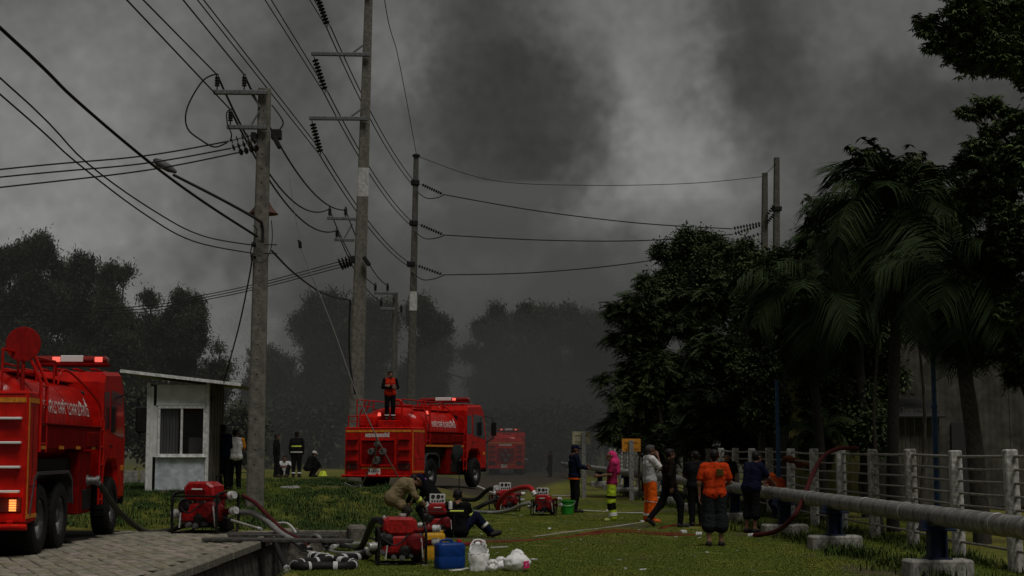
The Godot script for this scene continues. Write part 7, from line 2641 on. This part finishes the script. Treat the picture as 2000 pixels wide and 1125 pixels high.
func build_people() -> void:
	make_templates()
	var black := cloth("black", 0.01, 0.01, 0.011)
	var charcoal := cloth("charcoal", 0.013, 0.013, 0.014)
	var navy := cloth("navy", 0.01, 0.013, 0.032)
	var white := cloth("white", 0.82, 0.82, 0.82)
	var grey := cloth("grey", 0.5, 0.5, 0.51)
	var silver := M("reflective_silver", 0.6, 0.6, 0.58, 0.4)
	var lime := M("reflective_lime", 0.65, 0.75, 0.12, 0.5)
	var neon := cloth("neon", 0.5, 0.66, 0.04)
	var hivis := cloth("hivis", 0.85, 0.13, 0.012)
	var khaki := cloth("khaki", 0.24, 0.185, 0.105)
	# by the hut
	person("person in black standing with arms folded against the hut's side", gp(436, 40.0), 0.9, {"tall": 1.68, "sleeve": "long", "shirt": navy, "pants": charcoal, "yaw": -0.4, "j": {"elL": Vector3(-0.25, 1.14, -0.02), "haL": Vector3(0.02, 1.16, -0.19), "elR": Vector3(0.25, 1.14, -0.02), "haR": Vector3(-0.02, 1.1, -0.2)}})
	person("person in white vest with orange sleeves and black trousers by the hut", gp(459, 40.6), 0.3, {"tall": 1.58, "shirt": white, "sleeve_m": cloth("amber", 0.7, 0.27, 0.03), "pants": black, "yaw": -0.5, "j": {"elR": Vector3(0.25, 1.14, -0.03), "haR": Vector3(0.08, 1.25, -0.2)}})
	# on the bank
	var bank := "people on the bank left of the middle fire engine"
	var r := person("person in black with one hand on the hip looking right on the bank", gp(540, 60.0), -1.2, {"tall": 1.68, "sleeve": "long", "shirt": black, "pants": black, "group": bank, "j": {"elR": Vector3(0.3, 1.15, 0.08), "haR": Vector3(0.16, 0.98, -0.02)}})
	person("person in white shirt sitting on the bank between two standing people", gp(556, 60.5), PI, {"tall": 1.6, "shirt": white, "pants": black, "group": bank, "j": sit_low()})
	r = person("fireman seen from behind in black coat with pale reflective bands", gp(579, 59.0), 0.05, {"tall": 1.72, "sleeve": "long", "shirt": black, "pants": black, "coat": 0.3, "bulk": 1.08, "group": bank, "hair": "cap", "hairm": black, "bands": [["anL", "knL", 0.2, 0.085, 0.05, silver], ["anR", "knR", 0.2, 0.085, 0.05, silver]]})
	chest_band(r, 1.17, 0.05, lime, 0.225, 0.16)
	chest_band(r, 0.95, 0.04, silver, 0.235, 0.165)
	person("person in dark clothes and white cap crouching on the bank beside the yellow helmet", gp(606, 60.0), -0.9, {"tall": 1.6, "sleeve": "long", "shirt": charcoal, "pants": black, "hair": "cap", "hairm": white, "nod": -0.3, "group": bank, "j": crouch()})
	# on top of the middle fire engine
	var te: Node3D = get_node("fire_engine_001")
	var tp := te.transform * Vector3(0.12, 2.28, -0.66)
	r = person("person with folded arms in red and black shirt standing on the middle fire engine", tp, PI + 0.2, {"tall": 1.62, "sleeve": "long", "shirt": cloth("red_shirt", 0.5, 0.03, 0.012), "pants": black, "yaw": 0.3, "sleeve_m": black, "j": {"elL": Vector3(-0.25, 1.14, -0.02), "haL": Vector3(0.04, 1.17, -0.2), "elR": Vector3(0.25, 1.14, -0.02), "haR": Vector3(-0.04, 1.12, -0.2)}, "bands": [["anL", "knL", 0.25, 0.085, 0.04, silver], ["anR", "knR", 0.25, 0.085, 0.04, silver]]})
	chest_band(r, 1.2, 0.03, silver, 0.22, 0.16)
	# round the pumps
	r = person("fireman in khaki coat bending low over the pump with the gauge panel", gp(782, 32.6), -1.5, {"tall": 1.7, "sleeve": "long", "shirt": khaki, "pants": cloth("umber_trousers", 0.05, 0.042, 0.03), "coat": 0.55, "bulk": 1.25, "loose": 0.03, "boots": true, "nod": -0.9, "hair": "cap", "hairm": navy, "j": bend(), "bands": [["elL", "haL", 0.5, 0.068, 0.05, lime], ["elR", "haR", 0.5, 0.068, 0.05, lime], ["knL", "anL", 0.4, 0.083, 0.05, silver], ["knR", "anR", 0.4, 0.083, 0.05, silver]]})
	r = person("person in black with a blue and pink patterned collar leaning over the pump", gp(838, 33.4), 1.1, {"tall": 1.66, "sleeve": "long", "shirt": black, "pants": black, "bulk": 1.05, "nod": -0.7, "j": bend()})
	var mb := MB.new()
	var sk := []
	for k in 19:
		var a := TAU * k / 18
		sk.append(Vector3(cos(a) * 0.13, 1.0 + sin(a) * 0.05, -0.22 + sin(a) * 0.11))
	mb.tube(sk, 0.035, 7)
	for i in mb.v.size():
		var q := mb.v[i]
		var st := sin(q.x * 70.0) + sin(q.z * 60.0)
		mb.c[i] = Color(0.05, 0.07, 0.42) if st > 0.1 else (Color(0.6, 0.08, 0.2) if st > -0.9 else Color(0.5, 0.5, 0.6))
	put("collar", mb, M("collar_print", 1, 1, 1, 0.8), r)
	r = person("fireman in black jacket sitting on the grass behind the yellow jerrycan", gp(893, 29.4), 0.0, {"tall": 1.7, "sleeve": "long", "shirt": black, "pants": navy, "bulk": 1.1, "nod": -0.25, "j": {
		"pel": Vector3(0, 0.13, 0), "che": Vector3(0.0, 0.46, -0.03), "neck": Vector3(0, 0.64, -0.03), "head": Vector3(0.01, 0.765, -0.06), "shL": Vector3(-0.19, 0.585, 0), "shR": Vector3(0.19, 0.585, 0.0), "elL": Vector3(-0.25, 0.33, -0.06), "haL": Vector3(-0.1, 0.22, -0.28), "elR": Vector3(0.26, 0.34, -0.08), "haR": Vector3(0.2, 0.32, -0.3),
		"hipL": Vector3(-0.07, 0.12, -0.02), "hipR": Vector3(0.08, 0.12, 0.02), "knL": Vector3(0.3, 0.36, -0.2), "knR": Vector3(0.36, 0.4, -0.05), "anL": Vector3(0.6, 0.09, -0.22), "anR": Vector3(0.66, 0.09, -0.06), "toL": Vector3(0.74, 0.09, -0.24), "toR": Vector3(0.8, 0.09, -0.08)}, "bands": [["knR", "anR", 0.55, 0.079, 0.05, silver], ["shR", "elR", 0.6, 0.072, 0.04, lime]]})
	mb = MB.new()
	mb.at_box(Vector3(0.0, 0.5, 0.165), Vector3(0.26, 0.03, 0.02), 0.006)
	put("reflective_band", mb, lime, r)
	mb = MB.new()
	mb.at_box(Vector3(-0.12, 0.6, 0.1), Vector3(0.07, 0.16, 0.06), 0.02)
	put("white_towel", mb, white, r)
	# far away in the smoke
	person("small distant person with a hose on the shoulder in the smoke", gp(1075, 97.0), 1.3, {"tall": 1.66, "shirt": black, "pants": charcoal, "tone": 1, "j": {"elL": Vector3(-0.3, 1.25, -0.1), "haL": Vector3(-0.2, 1.35, -0.35), "knL": Vector3(-0.1, 0.5, -0.15)}})
	# standing row
	r = person("person in navy cap and navy long shirt standing by the beige sign", gp(1122, 41.0), -1.25, {"tall": 1.76, "sleeve": "long", "shirt": navy, "pants": charcoal, "hair": "cap", "hairm": navy, "tone": 1, "nod": -0.15, "j": {"elR": Vector3(0.24, 1.16, -0.05), "haR": Vector3(0.1, 1.12, -0.3), "elL": Vector3(-0.24, 1.16, -0.05), "haL": Vector3(-0.06, 1.16, -0.32)}})
	chest_band(r, 0.86, 0.04, cloth("hivis", 0.85, 0.13, 0.012), 0.205, 0.145)
	mb = MB.new()
	mb.box(X(Vector3(-0.18, 1.3, 0.06), 0, 0.5), Vector3(0.07, 0.1, 0.06), 0.015)
	put("sleeve_patch", mb, white, r)
	r = person("person with pink head scarf, magenta shirt and neon yellow trousers", gp(1195, 36.3), 1.45, {"tall": 1.62, "shirt": cloth("magenta", 0.26, 0.02, 0.065), "pants": neon, "baggy": 0.022, "hair": "none", "nod": -0.1, "shoes": M("shoe_lime", 0.3, 0.35, 0.1, 0.7), "j": {"elR": Vector3(0.24, 1.14, -0.04), "haR": Vector3(0.16, 1.1, -0.3), "elL": Vector3(-0.24, 1.14, -0.02), "haL": Vector3(-0.12, 1.1, -0.32)}, "bands": [["anL", "knL", 0.22, 0.078, 0.09, silver], ["anR", "knR", 0.22, 0.078, 0.09, silver], ["knL", "hipL", 0.25, 0.095, 0.06, black], ["knL", "anL", 0.3, 0.083, 0.16, black]]})
	mb = MB.new()
	skin(mb, [[Vector3(0, 1.625, 0.0), Vector3(0, 1.61, 0.03), 0.094, 0.094], [Vector3(0, 1.57, 0.05), Vector3(0, 1.44, 0.08), 0.085, 0.1], [Vector3(0, 1.44, 0.08), Vector3(0.02, 1.22, 0.1), 0.115, 0.105], [Vector3(-0.1, 1.42, 0.05), Vector3(0.1, 1.42, 0.05), 0.09, 0.09]], 0.02, 0.03)
	put("head_scarf", mb, cloth("pink", 0.72, 0.05, 0.2), r)
	r = person("person in white T-shirt and orange reflective trousers with a hand at the mouth", gp(1269, 35.4), -1.3, {"tall": 1.75, "shirt": grey, "sleeve_m": white, "pants": hivis, "baggy": 0.026, "tone": 1, "hairm": M("hair_grey", 0.05, 0.048, 0.045, 0.7), "shoes": M("shoe_orange", 0.5, 0.1, 0.02, 0.7), "j": {"elR": Vector3(0.2, 1.16, -0.2), "haR": Vector3(0.06, 1.45, -0.17), "elL": Vector3(-0.2, 1.16, -0.16), "haL": Vector3(0.05, 1.2, -0.28)}, "bands": [["knL", "anL", 0.05, 0.084, 0.05, silver], ["knR", "anR", 0.05, 0.084, 0.05, silver], ["anL", "knL", 0.2, 0.076, 0.05, silver], ["anR", "knR", 0.2, 0.076, 0.05, silver]]})
	person("person all in black striding right past the orange trousers", gp(1307, 33.6), -1.25, {"tall": 1.68, "sleeve": "long", "shirt": cloth("umber", 0.014, 0.011, 0.008), "pants": black, "tone": 1, "shoes": M("shoe_dark", 0.02, 0.02, 0.02, 0.6), "j": {"hipL": Vector3(-0.095, 0.88, 0), "knL": Vector3(-0.1, 0.5, 0.16), "anL": Vector3(-0.1, 0.2, 0.43), "toL": Vector3(-0.12, 0.07, 0.33), "knR": Vector3(0.1, 0.5, -0.22), "anR": Vector3(0.11, 0.085, -0.2), "toR": Vector3(0.12, 0.035, -0.38), "elL": Vector3(-0.24, 1.12, -0.06), "haL": Vector3(-0.22, 0.92, -0.2), "elR": Vector3(0.24, 1.12, 0.1), "haR": Vector3(0.22, 0.88, 0.06)}})
	person("person in black shirt seen from behind left of the orange shirt", gp(1359, 34.0), 0.15, {"tall": 1.63, "shirt": charcoal, "pants": black, "tone": 1, "bulk": 1.08, "j": {"elL": Vector3(-0.26, 1.14, -0.08), "haL": Vector3(-0.1, 1.05, -0.26), "elR": Vector3(0.26, 1.12, -0.06), "haR": Vector3(0.12, 1.02, -0.26)}})
	r = person("person in bright orange shirt and dark shorts seen from behind on the lawn", gp(1395, 26.8), -0.15, {"tall": 1.66, "shirt": cloth("orange_shirt", 0.6, 0.055, 0.012), "pants": cloth("slate", 0.02, 0.023, 0.026), "baggy": 0.03, "legs": "short", "bulk": 1.0, "loose": 0.012, "j": {"elL": Vector3(-0.27, 1.12, 0.02), "haL": Vector3(-0.27, 0.88, -0.02), "elR": Vector3(0.27, 1.13, -0.06), "haR": Vector3(0.1, 1.02, -0.26), "anR": Vector3(0.1, 0.085, -0.02)}})
	mb = MB.new()
	mb.box(X(Vector3(0.1, 1.3, 0.152), 0.1, 0.2), Vector3(0.13, 0.12, 0.014), 0.004)
	put("back_print", mb, cloth("olive_print", 0.1, 0.07, 0.02), r)
	mb = MB.new()
	mb.box(X(Vector3(-0.245, 1.24, 0.01), 0, 0.2, -0.18), Vector3(0.02, 0.05, 0.09), 0.006)
	put("sleeve_print", mb, cloth("blue_print", 0.05, 0.08, 0.2), r)
	person("person in dark navy shirt and shorts leaning right over the pipe", gp(1466, 31.2), -0.9, {"tall": 1.66, "shirt": navy, "pants": charcoal, "legs": "short", "bulk": 1.12, "tone": 1, "j": {"che": Vector3(0, 1.25, -0.08), "neck": Vector3(0, 1.41, -0.13), "head": Vector3(0, 1.535, -0.19), "shL": Vector3(-0.185, 1.36, -0.1), "shR": Vector3(0.185, 1.36, -0.1), "elL": Vector3(-0.24, 1.15, -0.28), "haL": Vector3(-0.16, 1.02, -0.5), "elR": Vector3(0.25, 1.12, -0.25), "haR": Vector3(0.2, 1.0, -0.48)}})
	person("partly hidden person behind the orange shirt looking towards the viewer", gp(1420, 39.5), PI - 0.3, {"tall": 1.6, "shirt": charcoal, "pants": black})
	person("person in orange shirt bending behind the fence posts", gp(1522, 37.5), 0.4, {"tall": 1.6, "shirt": cloth("orange_dull", 0.3, 0.045, 0.012), "pants": navy, "hair": "cap", "hairm": cloth("hivis", 0.85, 0.13, 0.012), "j": bend()})

func sit_low() -> Dictionary:
	return {"pel": Vector3(0, 0.13, 0.1), "che": Vector3(0, 0.46, 0.06), "neck": Vector3(0, 0.63, 0.04), "head": Vector3(0, 0.76, 0.0), "shL": Vector3(-0.185, 0.58, 0.05), "shR": Vector3(0.185, 0.58, 0.05), "elL": Vector3(-0.27, 0.42, -0.16), "haL": Vector3(-0.1, 0.42, -0.36), "elR": Vector3(0.27, 0.42, -0.16), "haR": Vector3(0.1, 0.42, -0.36),
		"hipL": Vector3(-0.1, 0.12, 0.08), "hipR": Vector3(0.1, 0.12, 0.08), "knL": Vector3(-0.2, 0.44, -0.26), "knR": Vector3(0.2, 0.44, -0.26), "anL": Vector3(-0.16, 0.085, -0.45), "anR": Vector3(0.16, 0.085, -0.45), "toL": Vector3(-0.18, 0.035, -0.62), "toR": Vector3(0.18, 0.035, -0.62)}

func crouch() -> Dictionary:
	return {"pel": Vector3(0, 0.36, 0.12), "che": Vector3(0, 0.66, -0.02), "neck": Vector3(0, 0.81, -0.11), "head": Vector3(0, 0.92, -0.19), "shL": Vector3(-0.185, 0.77, -0.07), "shR": Vector3(0.185, 0.77, -0.07), "elL": Vector3(-0.25, 0.55, -0.24), "haL": Vector3(-0.12, 0.44, -0.42), "elR": Vector3(0.25, 0.55, -0.24), "haR": Vector3(0.12, 0.44, -0.42),
		"hipL": Vector3(-0.1, 0.35, 0.1), "hipR": Vector3(0.1, 0.35, 0.1), "knL": Vector3(-0.17, 0.5, -0.3), "knR": Vector3(0.17, 0.44, -0.3), "anL": Vector3(-0.14, 0.085, -0.1), "anR": Vector3(0.14, 0.085, -0.05), "toL": Vector3(-0.16, 0.035, -0.27), "toR": Vector3(0.16, 0.035, -0.22)}

func bend() -> Dictionary:
	return {"pel": Vector3(0, 0.66, 0.16), "che": Vector3(0, 0.93, -0.08), "neck": Vector3(0, 1.01, -0.24), "head": Vector3(0, 1.03, -0.38), "shL": Vector3(-0.185, 0.98, -0.19), "shR": Vector3(0.185, 0.98, -0.19), "elL": Vector3(-0.24, 0.72, -0.3), "haL": Vector3(-0.14, 0.55, -0.48), "elR": Vector3(0.24, 0.72, -0.3), "haR": Vector3(0.14, 0.55, -0.48),
		"hipL": Vector3(-0.1, 0.64, 0.14), "hipR": Vector3(0.1, 0.64, 0.14), "knL": Vector3(-0.15, 0.42, -0.16), "knR": Vector3(0.15, 0.42, -0.16), "anL": Vector3(-0.14, 0.085, 0.04), "anR": Vector3(0.14, 0.085, 0.04), "toL": Vector3(-0.16, 0.035, -0.14), "toR": Vector3(0.16, 0.035, -0.14)}
